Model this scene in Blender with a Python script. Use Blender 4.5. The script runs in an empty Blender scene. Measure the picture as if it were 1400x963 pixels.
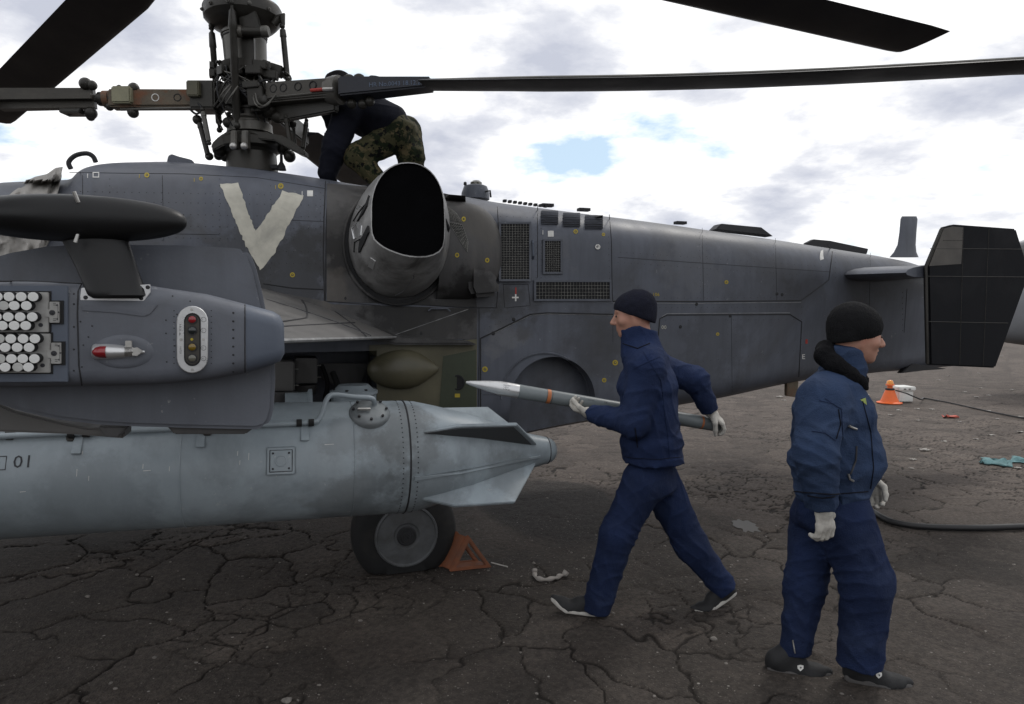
import bpy, bmesh, math, random
import numpy as np
from mathutils import Vector, Matrix, noise
from mathutils.bvhtree import BVHTree
random.seed(7); rng = np.random.default_rng(7)
SC = bpy.context.scene
COL = SC.collection
R = math.radians

# ------------------------------------------------------------------ camera
CAM = Vector((0, 0, 1.65)); F = 933.3; PITCH = math.atan(56.5 / F)
cp, sp = math.cos(PITCH), math.sin(PITCH)
cam_data = bpy.data.cameras.new('camera'); cam = bpy.data.objects.new('camera', cam_data)
COL.objects.link(cam); cam.location = CAM; cam.rotation_euler = (math.pi / 2 - PITCH, 0, 0)
cam_data.sensor_width = 36; cam_data.lens = 24.0; cam_data.clip_start = 0.05; cam_data.clip_end = 6000
SC.camera = cam

# ------------------------------------------------------------------ sky and light
SUN_EL, SUN_AZ = R(52), R(40)          # azimuth measured from +Y towards +X (behind the helicopter, to the right)
world = bpy.data.worlds.new('World'); SC.world = world; world.use_nodes = True
nt = world.node_tree; nt.nodes.clear()
def N(t, kind, **kw):
    n = t.nodes.new(kind)
    for k, v in kw.items():
        if k.startswith('i_'):
            key = k[2:]
            key = int(key) if key.isdigit() else key
            n.inputs[key].default_value = v
        else:
            setattr(n, k, v)
    return n
def L(t, a, b): t.links.new(a, b)
def ramp(t, stops, fac=None, interp='LINEAR'):
    n = t.nodes.new('ShaderNodeValToRGB'); cr = n.color_ramp; cr.interpolation = interp
    while len(cr.elements) < len(stops): cr.elements.new(0.5)
    for e, (p, c) in zip(cr.elements, stops):
        e.position = p
        e.color = (c, c, c, 1) if isinstance(c, (int, float)) else (*c, 1)
    if fac is not None: t.links.new(fac, n.inputs[0])
    return n
def math_n(t, op, a, b=None):
    n = t.nodes.new('ShaderNodeMath'); n.operation = op
    for i, v in enumerate((a, b)):
        if v is None: continue
        if isinstance(v, (int, float)): n.inputs[i].default_value = v
        else: t.links.new(v, n.inputs[i])
    return n.outputs[0]
def mixc(t, fac, a, b, blend='MIX'):
    n = t.nodes.new('ShaderNodeMix'); n.data_type = 'RGBA'; n.blend_type = blend
    if isinstance(fac, (int, float)): n.inputs[0].default_value = fac
    else: t.links.new(fac, n.inputs[0])
    for idx, v in ((6, a), (7, b)):
        if isinstance(v, tuple): n.inputs[idx].default_value = (*v, 1)
        else: t.links.new(v, n.inputs[idx])
    return n.outputs[2]

def build_world():
    t = nt
    sky = N(t, 'ShaderNodeTexSky', sky_type='NISHITA', sun_disc=False, sun_elevation=SUN_EL, sun_rotation=SUN_AZ)
    tc = N(t, 'ShaderNodeTexCoord')
    sep = N(t, 'ShaderNodeSeparateXYZ'); L(t, tc.outputs['Generated'], sep.inputs[0])
    zc = math_n(t, 'ADD', math_n(t, 'MAXIMUM', sep.outputs[2], 0.0), 0.30)
    comb = N(t, 'ShaderNodeCombineXYZ')
    L(t, math_n(t, 'DIVIDE', sep.outputs[0], zc), comb.inputs[0])
    L(t, math_n(t, 'DIVIDE', sep.outputs[1], zc), comb.inputs[1])
    L(t, math_n(t, 'MULTIPLY', sep.outputs[2], 2.2), comb.inputs[2])
    def density(off):
        mp = N(t, 'ShaderNodeMapping'); mp.inputs[1].default_value = tuple(a + b for a, b in zip((3.1, 1.7, 0.4), off)); L(t, comb.outputs[0], mp.inputs[0])
        big = N(t, 'ShaderNodeTexNoise', i_2=2.1, i_3=10.0, i_4=0.56); L(t, mp.outputs[0], big.inputs[0]); big.inputs['Distortion'].default_value = 0.25
        fine = N(t, 'ShaderNodeTexNoise', i_2=5.2, i_3=9.0, i_4=0.60); L(t, mp.outputs[0], fine.inputs[0])
        return math_n(t, 'ADD', math_n(t, 'MULTIPLY', big.outputs[0], 0.74), math_n(t, 'MULTIPLY', fine.outputs[0], 0.26))
    dens = density((0, 0, 0)); above = density((0.03, -0.03, 0.13))
    cover = ramp(t, [(0.365, 0.0), (0.455, 1.0)], dens)
    # sunlit tops against soft grey bases: thick cloud overhead of a point shades it
    thick = math_n(t, 'ADD', math_n(t, 'MULTIPLY', dens, 0.45), math_n(t, 'MULTIPLY', above, 0.55))
    puff = N(t, 'ShaderNodeTexNoise', i_2=3.1, i_3=8.0, i_4=0.56); L(t, comb.outputs[0], puff.inputs[0])
    thick = math_n(t, 'ADD', thick, math_n(t, 'MULTIPLY', math_n(t, 'SUBTRACT', puff.outputs[0], 0.5), 0.34))
    cc = ramp(t, [(0.44, (13.0, 13.0, 13.0)), (0.50, (11.0, 11.0, 11.1)), (0.55, (8.0, 8.2, 8.9)), (0.62, (5.9, 6.2, 7.2))], thick)
    blue = mixc(t, 0.72, sky.outputs[0], (7.0, 9.0, 10.8))
    col = mixc(t, cover.outputs[0], blue, cc.outputs[0])
    # pale air near the horizon
    hz = ramp(t, [(0.0, 1.0), (0.16, 0.0)], math_n(t, 'ABSOLUTE', sep.outputs[2]))
    col = mixc(t, math_n(t, 'MULTIPLY', hz.outputs[0], 0.6), col, (9.6, 9.8, 10.2))
    bg = N(t, 'ShaderNodeBackground'); bg.inputs[1].default_value = 0.1
    L(t, col, bg.inputs[0])
    out = N(t, 'ShaderNodeOutputWorld'); L(t, bg.outputs[0], out.inputs[0])
build_world()
sun_d = bpy.data.lights.new('sun', 'SUN'); sun = bpy.data.objects.new('sun', sun_d); COL.objects.link(sun)
sun_d.energy = 1.1; sun_d.angle = R(10); sun_d.color = (1.0, 0.96, 0.9)
sd = Vector((math.sin(SUN_AZ) * math.cos(SUN_EL), math.cos(SUN_AZ) * math.cos(SUN_EL), math.sin(SUN_EL)))
sun.rotation_euler = sd.to_track_quat('Z', 'Y').to_euler(); sun.location = sd * 40
SC.view_settings.view_transform = 'Standard'; SC.view_settings.look = 'None'
SC.view_settings.gamma = 1; SC.view_settings.use_curve_mapping = False
SC.view_settings.exposure = 0.0

# ------------------------------------------------------------------ measuring: rays through the lens to real planes
def ray(px, py):
    u = (px - 700) / F; v = (481.5 - py) / F
    return Vector((u, cp + v * sp, -sp + v * cp))
def W(px, py, D):
    d = ray(px, py); return CAM + d * (D / d.y)
def gnd(px, py, z=0.0):
    d = ray(px, py); return CAM + d * ((z - CAM.z) / d.z)
def zat(py, D):
    d = ray(700, py); return CAM.z + d.z * D / d.y
PSI = R(18)
EX = Vector((math.cos(PSI), math.sin(PSI), 0)); EN = Vector((math.sin(PSI), -math.cos(PSI), 0)); EZ = Vector((0, 0, 1))
M0 = Vector((-2.033, 5.2, 0))
def H(X, Y, Z): return M0 + EX * X + EN * Y + EZ * Z
def loc(p): q = p - M0; return (q.dot(EX), q.dot(EN), q.z)
def P(px, py, Y):
    d = ray(px, py); return CAM + d * ((Y - (CAM - M0).dot(EN)) / d.dot(EN))
def Xof(px, Y): return loc(P(px, 425, Y))[0]

# ------------------------------------------------------------------ materials
MATS = {}
def mk(name, col, rough=0.6, metal=0.0, var=0.2, scale=3.0, bump=0.08, bscale=60, stain=None, stain_amt=0.5,
       streak=0.0, spec=0.4, scratch=None):
    m = bpy.data.materials.new(name); m.use_nodes = True; MATS[name] = m
    t = m.node_tree; b = t.nodes['Principled BSDF']
    tc = N(t, 'ShaderNodeTexCoord'); O = tc.outputs['Object']
    n1 = N(t, 'ShaderNodeTexNoise', i_2=scale, i_3=7.0, i_4=0.6); L(t, O, n1.inputs[0])
    lo = tuple(c * (1 - var) for c in col); hi = tuple(min(1, c * (1 + var)) for c in col)
    r = ramp(t, [(0.3, lo), (0.7, hi)], n1.outputs[0]); c = r.outputs[0]
    if stain:
        n2 = N(t, 'ShaderNodeTexNoise', i_2=scale * 0.55, i_3=9.0, i_4=0.68); n2.inputs['Distortion'].default_value = 0.6
        mp = N(t, 'ShaderNodeMapping'); mp.inputs[1].default_value = (5, 9, 2); L(t, O, mp.inputs[0]); L(t, mp.outputs[0], n2.inputs[0])
        s = ramp(t, [(0.50, 0.0), (0.66, stain_amt)], n2.outputs[0])
        c = mixc(t, s.outputs[0], c, stain)
    if streak:
        mp = N(t, 'ShaderNodeMapping'); mp.inputs[3].default_value = (16, 16, 1.3); L(t, O, mp.inputs[0])
        n3 = N(t, 'ShaderNodeTexNoise', i_2=1.0, i_3=5.0, i_4=0.6); L(t, mp.outputs[0], n3.inputs[0])
        s = ramp(t, [(0.42, 0.0), (0.75, streak)], n3.outputs[0])
        c = mixc(t, s.outputs[0], c, tuple(x * 0.45 for x in col))
    if scratch:
        n4 = N(t, 'ShaderNodeTexNoise', i_2=26.0, i_3=4.0, i_4=0.7); L(t, O, n4.inputs[0])
        n5 = N(t, 'ShaderNodeTexNoise', i_2=2.3, i_3=2.0); L(t, O, n5.inputs[0])
        s = math_n(t, 'MULTIPLY', ramp(t, [(0.66, 0.0), (0.70, 0.7)], n4.outputs[0]).outputs[0], ramp(t, [(0.5, 0.0), (0.6, 1.0)], n5.outputs[0]).outputs[0])
        c = mixc(t, s, c, scratch)
    L(t, c, b.inputs['Base Color'])
    rr = ramp(t, [(0.3, max(0.05, rough - 0.1)), (0.7, min(1, rough + 0.1))], n1.outputs[0]); L(t, rr.outputs[0], b.inputs['Roughness'])
    b.inputs['Metallic'].default_value = metal
    b.inputs['Specular IOR Level'].default_value = spec
    if bump:
        nb = N(t, 'ShaderNodeTexNoise', i_2=bscale, i_3=4.0); L(t, O, nb.inputs[0])
        nb2 = N(t, 'ShaderNodeTexNoise', i_2=bscale / 12, i_3=3.0); L(t, O, nb2.inputs[0])
        h = math_n(t, 'ADD', nb.outputs[0], math_n(t, 'MULTIPLY', nb2.outputs[0], 2.5))
        bp = N(t, 'ShaderNodeBump', i_0=bump, i_1=0.01); L(t, h, bp.inputs['Height']); L(t, bp.outputs[0], b.inputs['Normal'])
    return m
HULL = mk('hull_paint', (0.089, 0.097, 0.119), 0.48, 0, 0.22, 1.6, 0.05, 40, (0.045, 0.043, 0.042), 0.55, 0.35, scratch=(0.25, 0.25, 0.26))
SOOT = mk('hull_paint_sooty', (0.062, 0.060, 0.060), 0.6, 0, 0.35, 2.6, 0.06, 50, (0.12, 0.11, 0.10), 0.5, 0.4)
PANEL = mk('panel_paint', (0.088, 0.095, 0.114), 0.5, 0, 0.25, 2.2, 0.05, 40, (0.05, 0.05, 0.052), 0.55, 0.3, scratch=(0.26, 0.26, 0.27))
PODP = mk('pod_paint', (0.106, 0.114, 0.134), 0.5, 0, 0.14, 5, 0.05, 90, (0.07, 0.07, 0.075), 0.45, 0.25, scratch=(0.3, 0.3, 0.3))
PODD = mk('pod_cap_paint', (0.085, 0.10, 0.13), 0.5, 0, 0.1, 5, 0.05, 90)
WINGP = mk('wing_paint', (0.10, 0.096, 0.092), 0.55, 0, 0.2, 3, 0.05, 60, (0.09, 0.08, 0.07), 0.6, 0.0, scratch=(0.3, 0.3, 0.3))
BLACKP = mk('black_paint', (0.012, 0.012, 0.014), 0.55, 0, 0.25, 3, 0.05, 60, (0.03, 0.03, 0.032), 0.5)
RADOME = mk('radome_black', (0.0065, 0.0065, 0.007), 0.42, 0, 0.15, 6, 0.03, 90, spec=0.3)
FINP = mk('fin_paint', (0.0085, 0.009, 0.011), 0.7, 0, 0.25, 2.5, 0.05, 40, (0.02, 0.02, 0.022), 0.5, spec=0.12)
BLADE = mk('blade_paint', (0.014, 0.014, 0.016), 0.55, 0, 0.2, 2, 0.04, 60, (0.02, 0.02, 0.02), 0.4, spec=0.2)
CUFFP = mk('cuff_paint', (0.055, 0.050, 0.042), 0.5, 0.2, 0.3, 6, 0.06, 60, (0.04, 0.035, 0.03), 0.6)
RUST = mk('rusty_metal', (0.11, 0.09, 0.065), 0.7, 0.1, 0.35, 9, 0.1, 90, (0.16, 0.06, 0.025), 0.85)
MAST = mk('mast_metal', (0.030, 0.028, 0.024), 0.42, 0.3, 0.35, 8, 0.06, 90, (0.03, 0.027, 0.022), 0.7)
MASTL = mk('mast_metal_light', (0.10, 0.096, 0.086), 0.42, 0.3, 0.25, 8, 0.05, 90, (0.07, 0.06, 0.05), 0.6)
STEEL = mk('bare_steel', (0.45, 0.44, 0.42), 0.38, 0.85, 0.2, 9, 0.04, 90, (0.2, 0.18, 0.16), 0.5)
EXH = mk('exhaust_metal', (0.30, 0.295, 0.29), 0.42, 0.35, 0.3, 5, 0.05, 60, (0.07, 0.065, 0.062), 0.85, 0.3)
EXIN = mk('exhaust_black', (0.0022, 0.0022, 0.0025), 0.95, 0, 0.3, 5, 0.05, 60, spec=0.02)
DARK = mk('dark_recess', (0.012, 0.012, 0.013), 0.8, 0, 0.4, 5, 0.1, 40)
SEAM = mk('seam_sealant', (0.020, 0.020, 0.022), 0.7, 0, 0.3, 9, 0)
EDGE = mk('worn_edge', (0.26, 0.26, 0.26), 0.5, 0.3, 0.4, 20, 0)
WIRE = mk('grille_wire', (0.26, 0.255, 0.235), 0.5, 0.4, 0.3, 20, 0)
WHITEP = mk('stencil_white', (0.62, 0.61, 0.58), 0.7, 0, 0.15, 20, 0.03, 80)
VPAINT = mk('hand_brushed_white', (0.50, 0.48, 0.41), 0.75, 0, 0.16, 9, 0.15, 50, (0.30, 0.29, 0.26), 0.6)
YELL = mk('stencil_yellow', (0.38, 0.29, 0.03), 0.6, 0, 0.2, 20, 0)
REDP = mk('stencil_red', (0.35, 0.04, 0.03), 0.6, 0, 0.2, 20, 0)
INK = mk('stencil_ink', (0.03, 0.03, 0.035), 0.7, 0, 0.2, 20, 0)
OLIVE = mk('olive_primer', (0.088, 0.080, 0.050), 0.5, 0, 0.3, 3, 0.06, 40, (0.045, 0.05, 0.035), 0.75)
OLIVEG = mk('green_primer', (0.040, 0.048, 0.030), 0.6, 0, 0.3, 3, 0.06, 40)
TANKP = mk('tank_paint', (0.265, 0.305, 0.330), 0.40, 0, 0.15, 2.2, 0.05, 50, (0.115, 0.130, 0.138), 0.7, 0.22, scratch=(0.42, 0.43, 0.43))
TANK_SHADE = mk('tank_fin_shade', (0.055, 0.056, 0.058), 0.6, 0, 0.2, 6, 0.04)
RUBBER = mk('tyre_rubber', (0.009, 0.009, 0.0095), 0.8, 0, 0.3, 6, 0.1, 60, (0.035, 0.032, 0.028), 0.5)
RIM = mk('rim_paint', (0.085, 0.088, 0.092), 0.5, 0.1, 0.2, 8, 0.05, 60, (0.04, 0.038, 0.035), 0.6)
CHOCK = mk('chock_orange', (0.20, 0.070, 0.032), 0.65, 0, 0.3, 9, 0.12, 60, (0.12, 0.06, 0.04), 0.7, scratch=(0.45, 0.38, 0.32))
CANVAS = mk('canvas_cloth', (0.30, 0.285, 0.265), 0.9, 0, 0.18, 8, 0.2, 60, (0.2, 0.19, 0.175), 0.7)
ALU = mk('brushed_alu', (0.55, 0.55, 0.55), 0.33, 0.7, 0.12, 12, 0.03, 90)
WHITEC = mk('cap_white', (0.72, 0.72, 0.70), 0.5, 0, 0.1, 30, 0.08, 160, (0.5, 0.5, 0.48), 0.5)
GREYC = mk('cap_grey', (0.42, 0.42, 0.40), 0.5, 0, 0.12, 30, 0.08, 160, (0.3, 0.3, 0.29), 0.5)
PLATE = mk('dispenser_plate', (0.34, 0.335, 0.32), 0.5, 0.25, 0.12, 20, 0.05, 90, (0.2, 0.19, 0.18), 0.5)
def glassy(name, col, rough=0.12):
    m = mk(name, col, rough, 0, 0.15, 20, 0); b = m.node_tree.nodes['Principled BSDF']
    b.inputs['Coat Weight'].default_value = 0.6; b.inputs['Coat Roughness'].default_value = 0.08; return m
REDG = glassy('red_lens', (0.22, 0.008, 0.012)); YELG = glassy('amber_lens', (0.16, 0.10, 0.008)); DRKG = glassy('dark_lens', (0.012, 0.016, 0.016)); CLRG = glassy('pale_lens', (0.10, 0.095, 0.075))
NAVY = mk('navy_cloth', (0.015, 0.025, 0.066), 0.9, 0, 0.28, 4, 0.5, 200, (0.022, 0.034, 0.078), 0.6, spec=0.15)
NAVY2 = mk('navy_jacket_cloth', (0.026, 0.043, 0.088), 0.88, 0, 0.22, 5, 0.5, 200, (0.05, 0.075, 0.135), 0.6, spec=0.15)
NAVYT = mk('navy_trouser_cloth', (0.0125, 0.021, 0.056), 0.88, 0, 0.3, 4, 0.5, 190, (0.026, 0.038, 0.080), 0.7, spec=0.15)
NAVYD = mk('dark_navy_cloth', (0.008, 0.009, 0.015), 0.9, 0, 0.25, 5, 0.2, 200, spec=0.15)
KNIT = mk('black_knit', (0.009, 0.009, 0.010), 0.95, 0, 0.25, 30, 0.5, 260, spec=0.15)
KNITN = mk('navy_knit', (0.012, 0.013, 0.022), 0.95, 0, 0.25, 30, 0.5, 260, spec=0.15)
FUR = mk('black_fleece', (0.007, 0.007, 0.008), 1.0, 0, 0.4, 40, 0.8, 150, spec=0.1)
SKIN = mk('skin', (0.37, 0.195, 0.14), 0.55, 0, 0.16, 16, 0.05, 120, (0.46, 0.17, 0.12), 0.4)
GLOVE = mk('white_cotton_glove', (0.45, 0.43, 0.39), 0.95, 0, 0.12, 20, 0.3, 260, (0.27, 0.25, 0.23), 0.55, spec=0.15)
SHOE = mk('black_shoe', (0.012, 0.012, 0.013), 0.7, 0, 0.3, 20, 0.2, 160)
SOLEW = mk('pale_sole', (0.42, 0.40, 0.37), 0.7, 0, 0.15, 20, 0.1, 90, (0.22, 0.2, 0.18), 0.5)
SOLEG = mk('grey_sole', (0.085, 0.08, 0.078), 0.75, 0, 0.15, 20, 0.1, 90, (0.05, 0.05, 0.05), 0.5)
CAMO = mk('camouflage_cloth', (0.050, 0.045, 0.024), 0.9, 0, 0.45, 11, 0.25, 200, (0.006, 0.0075, 0.005), 1.0, spec=0.15)
def camo_pattern(m):
    t = m.node_tree; b = t.nodes['Principled BSDF']; tc = N(t, 'ShaderNodeTexCoord'); c = (0.050, 0.047, 0.024)
    for i, (sc_, th, col) in enumerate(((11.0, .50, (0.012, 0.017, 0.008)), (16.0, .57, (0.085, 0.068, 0.036)), (20.0, .58, (0.004, 0.0045, 0.004)))):
        mp = N(t, 'ShaderNodeMapping'); mp.inputs[1].default_value = (i * 7.3, i * 3.1, i * 5.7); L(t, tc.outputs['Object'], mp.inputs[0])
        n = N(t, 'ShaderNodeTexNoise', i_2=sc_, i_3=3.0, i_4=0.6); L(t, mp.outputs[0], n.inputs[0]); c = mixc(t, ramp(t, [(th, 0.0), (th + .015, 1.0)], n.outputs[0]).outputs[0], c, col)
    L(t, c, b.inputs['Base Color'])
camo_pattern(CAMO)
ORANGE = mk('cone_orange', (0.75, 0.14, 0.03), 0.5, 0, 0.1, 6, 0.03)
AMBER = glassy('amber_beacon', (0.75, 0.26, 0.02), 0.2)
BOXW = mk('white_plastic', (0.66, 0.66, 0.63), 0.55, 0, 0.08, 8, 0.03, 60, (0.45, 0.44, 0.41), 0.5)
HOSE = mk('black_hose', (0.010, 0.010, 0.011), 0.5, 0, 0.3, 8, 0.05)
RAG = mk('blue_green_rag', (0.13, 0.24, 0.25), 0.9, 0, 0.3, 20, 0.3, 80)
SCRAPR = mk('red_scrap', (0.45, 0.10, 0.07), 0.7, 0, 0.2, 20, 0.1)
PAPER = mk('pale_scrap', (0.36, 0.34, 0.31), 0.8, 0, 0.25, 30, 0.2)
STONE = mk('pale_stone', (0.16, 0.145, 0.13), 0.85, 0, 0.45, 30, 0.2)
BONE = mk('old_white_plastic', (0.30, 0.275, 0.25), 0.6, 0, 0.2, 20, 0.1, 60, (0.3, 0.26, 0.23), 0.5)
ROCKG = mk('rocket_grey', (0.155, 0.175, 0.18), 0.4, 0, 0.1, 5, 0.02, 60, (0.12, 0.13, 0.135), 0.5)
ROCKO = mk('rocket_band', (0.42, 0.14, 0.05), 0.5, 0, 0.1, 8, 0)
EYE = mk('eye_dark', (0.02, 0.015, 0.012), 0.3, 0, 0.1, 20, 0)

# ------------------------------------------------------------------ mesh collector
def frame(d, up=Vector((0, 0, 1))):
    d = Vector(d).normalized(); up = Vector(up)
    if abs(d.dot(up)) > 0.97: up = Vector((0, 1, 0)) if abs(d.y) < 0.9 else Vector((1, 0, 0))
    s = d.cross(up).normalized(); return d, s, s.cross(d)
class G:
    def __init__(self): self.v = []; self.f = []
    def add(self, vs, fs):
        o = len(self.v); self.v += [Vector(p) for p in vs]; self.f += [tuple(i + o for i in f) for f in fs]; return self
    def rings(self, rings, closed=True, cap0=True, cap1=True):
        n = len(rings[0]); vs = [p for r in rings for p in r]; fs = []
        for i in range(len(rings) - 1):
            for j in range(n if closed else n - 1):
                a, b = i * n + j, i * n + (j + 1) % n
                fs.append((a, b, b + n, a + n))
        if closed and cap0: fs.append(tuple(range(n))[::-1])
        if closed and cap1: fs.append(tuple(range((len(rings) - 1) * n, len(rings) * n)))
        return self.add(vs, fs)
    def lathe(self, a, d, prof, n=24, up=Vector((0, 0, 1)), cap=True):
        """prof: (distance along d, radius)"""
        d, s, u = frame(d, up); a = Vector(a); rings = []
        for h, r in prof:
            r = max(r, 1e-4)
            rings.append([a + d * h + (s * math.cos(2 * math.pi * k / n) + u * math.sin(2 * math.pi * k / n)) * r for k in range(n)])
        return self.rings(rings, True, cap, cap)
    def tube(self, pts, r, n=8):
        pts = [Vector(p) for p in pts]; m = len(pts); rs = r if isinstance(r, (list, tuple)) else [r] * m
        rings = []; pu = None
        for i in range(m):
            d = (pts[min(i + 1, m - 1)] - pts[max(i - 1, 0)])
            if d.length < 1e-9: d = Vector((0, 0, 1))
            d.normalize()
            if pu is None or abs(d.dot(pu)) > 0.999: _, s, u = frame(d)
            else:
                s = d.cross(pu); s.normalize(); u = s.cross(d)
            pu = u
            rings.append([pts[i] + (s * math.cos(2 * math.pi * k / n) + u * math.sin(2 * math.pi * k / n)) * rs[i] for k in range(n)])
        return self.rings(rings)
    def box(self, c, ex, ey, ez):
        """c centre, ex.. half-extent vectors"""
        c = Vector(c); ex, ey, ez = Vector(ex), Vector(ey), Vector(ez)
        vs = [c + ex * i + ey * j + ez * k for i in (-1, 1) for j in (-1, 1) for k in (-1, 1)]
        return self.add(vs, [(0, 1, 3, 2), (4, 6, 7, 5), (0, 4, 5, 1), (2, 3, 7, 6), (0, 2, 6, 4), (1, 5, 7, 3)])
    def prism(self, pts, d):
        pts = [Vector(p) for p in pts]; d = Vector(d); n = len(pts)
        vs = pts + [p + d for p in pts]
        return self.add(vs, [tuple(range(n))[::-1], tuple(range(n, 2 * n))] + [(i, (i + 1) % n, (i + 1) % n + n, i + n) for i in range(n)])
    def ball(self, c, rx, ry=None, rz=None, axes=None, n=16, m=10):
        ry = ry or rx; rz = rz or rx; ax = axes or (Vector((1, 0, 0)), Vector((0, 1, 0)), Vector((0, 0, 1))); c = Vector(c); rings = []
        for i in range(m + 1):
            t = math.pi * i / m; st, ct = max(math.sin(t), 1e-3), math.cos(t)
            rings.append([c + ax[0] * rx * st * math.cos(2 * math.pi * k / n) + ax[1] * ry * st * math.sin(2 * math.pi * k / n) + ax[2] * rz * ct for k in range(n)])
        return self.rings(rings)
    def grid(self, rows):
        n = len(rows[0]); return self.rings(rows, False)
    def obj(self, name, mat, parent=None, smooth=40, bevel=0, kind=None, **props):
        me = bpy.data.meshes.new(name); inv = parent.matrix_world.inverted() if parent is not None else None
        off = Vector((0, 0, 0))
        if parent is None and self.v and props.get('label'):
            c = sum(self.v, Vector()) / len(self.v); zmin = min(p.z for p in self.v); off = Vector((c.x, c.y, zmin))
        vs = [(inv @ p) if inv else (p - off) for p in self.v]
        me.from_pydata([tuple(p) for p in vs], [], self.f); me.validate()
        bm = bmesh.new(); bm.from_mesh(me)
        bmesh.ops.recalc_face_normals(bm, faces=bm.faces)
        if bevel: bmesh.ops.bevel(bm, geom=[e for e in bm.edges if e.calc_face_angle(0) > 0.6], offset=bevel, segments=4 if bevel > .03 else 2, affect='EDGES', clamp_overlap=True)
        bm.to_mesh(me); bm.free()
        if smooth:
            me.polygons.foreach_set('use_smooth', [True] * len(me.polygons)); me.set_sharp_from_angle(angle=R(smooth))
        me.materials.append(mat if not isinstance(mat, str) else MATS[mat])
        o = bpy.data.objects.new(name, me); COL.objects.link(o); o.location = off
        if parent is not None:
            o.parent = parent; WM[o.name] = None
            o.location = (0, 0, 0)
            bpy_world(o)
        if kind: o['kind'] = kind
        for k, v in props.items(): o[k] = v
        return o
WM = {}
def bpy_world(o):       # keep matrix_world right without a depsgraph update: children sit at identity under their thing
    o.matrix_world = o.parent.matrix_world.copy()
    o.matrix_parent_inverse = Matrix.Identity(4); o.matrix_basis = Matrix.Identity(4)
def thing(name, loc_, label, cat, rotz=0, group=None):
    o = bpy.data.objects.new(name, None); COL.objects.link(o); o.empty_display_size = 0.2
    o.location = loc_; o.rotation_euler = (0, 0, rotz)
    o.matrix_world = Matrix.Translation(loc_) @ Matrix.Rotation(rotz, 4, 'Z')
    o['label'] = label; o['category'] = cat
    if group: o['group'] = group
    return o
def text_mesh(s, size):
    cu = bpy.data.curves.new('lettering', 'FONT'); cu.body = s; cu.size = size; cu.resolution_u = 2
    o = bpy.data.objects.new('lettering', cu); COL.objects.link(o); bpy.context.view_layer.update()
    me = o.to_mesh(); vs = [v.co.copy() for v in me.vertices]; fs = [tuple(p.vertices) for p in me.polygons]
    o.to_mesh_clear(); bpy.data.objects.remove(o); return vs, fs
def smoothed(pts, k=6, closed=False):
    pts = [Vector(p) for p in pts]; out = []; n = len(pts)
    for i in range(n if closed else n - 1):
        p0, p1, p2, p3 = (pts[(i + j - 1) % n] if closed else pts[min(max(i + j - 1, 0), n - 1)] for j in range(4))
        for s in range(k):
            t = s / k
            out.append(0.5 * ((2 * p1) + (p2 - p0) * t + (2 * p0 - 5 * p1 + 4 * p2 - p3) * t * t + (3 * p1 - p0 - 3 * p2 + p3) * t ** 3))
    if not closed: out.append(pts[-1])
    return out
# ------------------------------------------------------------------ ground: one cracked sheet, fine near the camera, out to the horizon
def vhash(ix, iy, s):
    h = np.sin(ix * 127.1 + iy * 311.7 + s * 74.7) * 43758.5453
    return h - np.floor(h)
def vnoise(x, y, s=0):
    ix, iy = np.floor(x), np.floor(y); fx, fy = x - ix, y - iy
    fx = fx * fx * (3 - 2 * fx); fy = fy * fy * (3 - 2 * fy)
    a, b, c, d = vhash(ix, iy, s), vhash(ix + 1, iy, s), vhash(ix, iy + 1, s), vhash(ix + 1, iy + 1, s)
    return a + (b - a) * fx + (c - a) * fy + (a - b - c + d) * fx * fy
def fbm(x, y, o=4, s=0):
    t = 0; a = 0.5
    for i in range(o):
        t = t + a * vnoise(x, y, s + i); x = x * 2.03 + 5.1; y = y * 2.03 + 1.7; a *= 0.5
    return t
def edge_dist(x, y, s=0):
    """distance to the nearest border between cells"""
    ix, iy = np.floor(x), np.floor(y); best = np.full(x.shape, 9.0); tone = np.zeros_like(x); cx = np.zeros_like(x); cy = np.zeros_like(x)
    cand = []
    for i in range(-2, 3):
        for j in range(-2, 3):
            gx, gy = ix + i, iy + j
            qx = gx + 0.1 + 0.8 * vhash(gx, gy, s) - x; qy = gy + 0.1 + 0.8 * vhash(gx, gy, s + 17) - y
            d = qx * qx + qy * qy; cand.append((qx, qy))
            m = d < best; tone = np.where(m, vhash(gx, gy, s + 31), tone); best = np.where(m, d, best); cx = np.where(m, qx, cx); cy = np.where(m, qy, cy)
    e = np.full(x.shape, 9.0)
    for qx, qy in cand:
        dx, dy = qx - cx, qy - cy; l = np.sqrt(dx * dx + dy * dy); ok = l > 1e-5; l = np.maximum(l, 1e-5)
        d = 0.5 * (cx + qx) * dx / l + 0.5 * (cy + qy) * dy / l
        e = np.where(ok & (d < e), d, e)
    return e, tone
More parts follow.
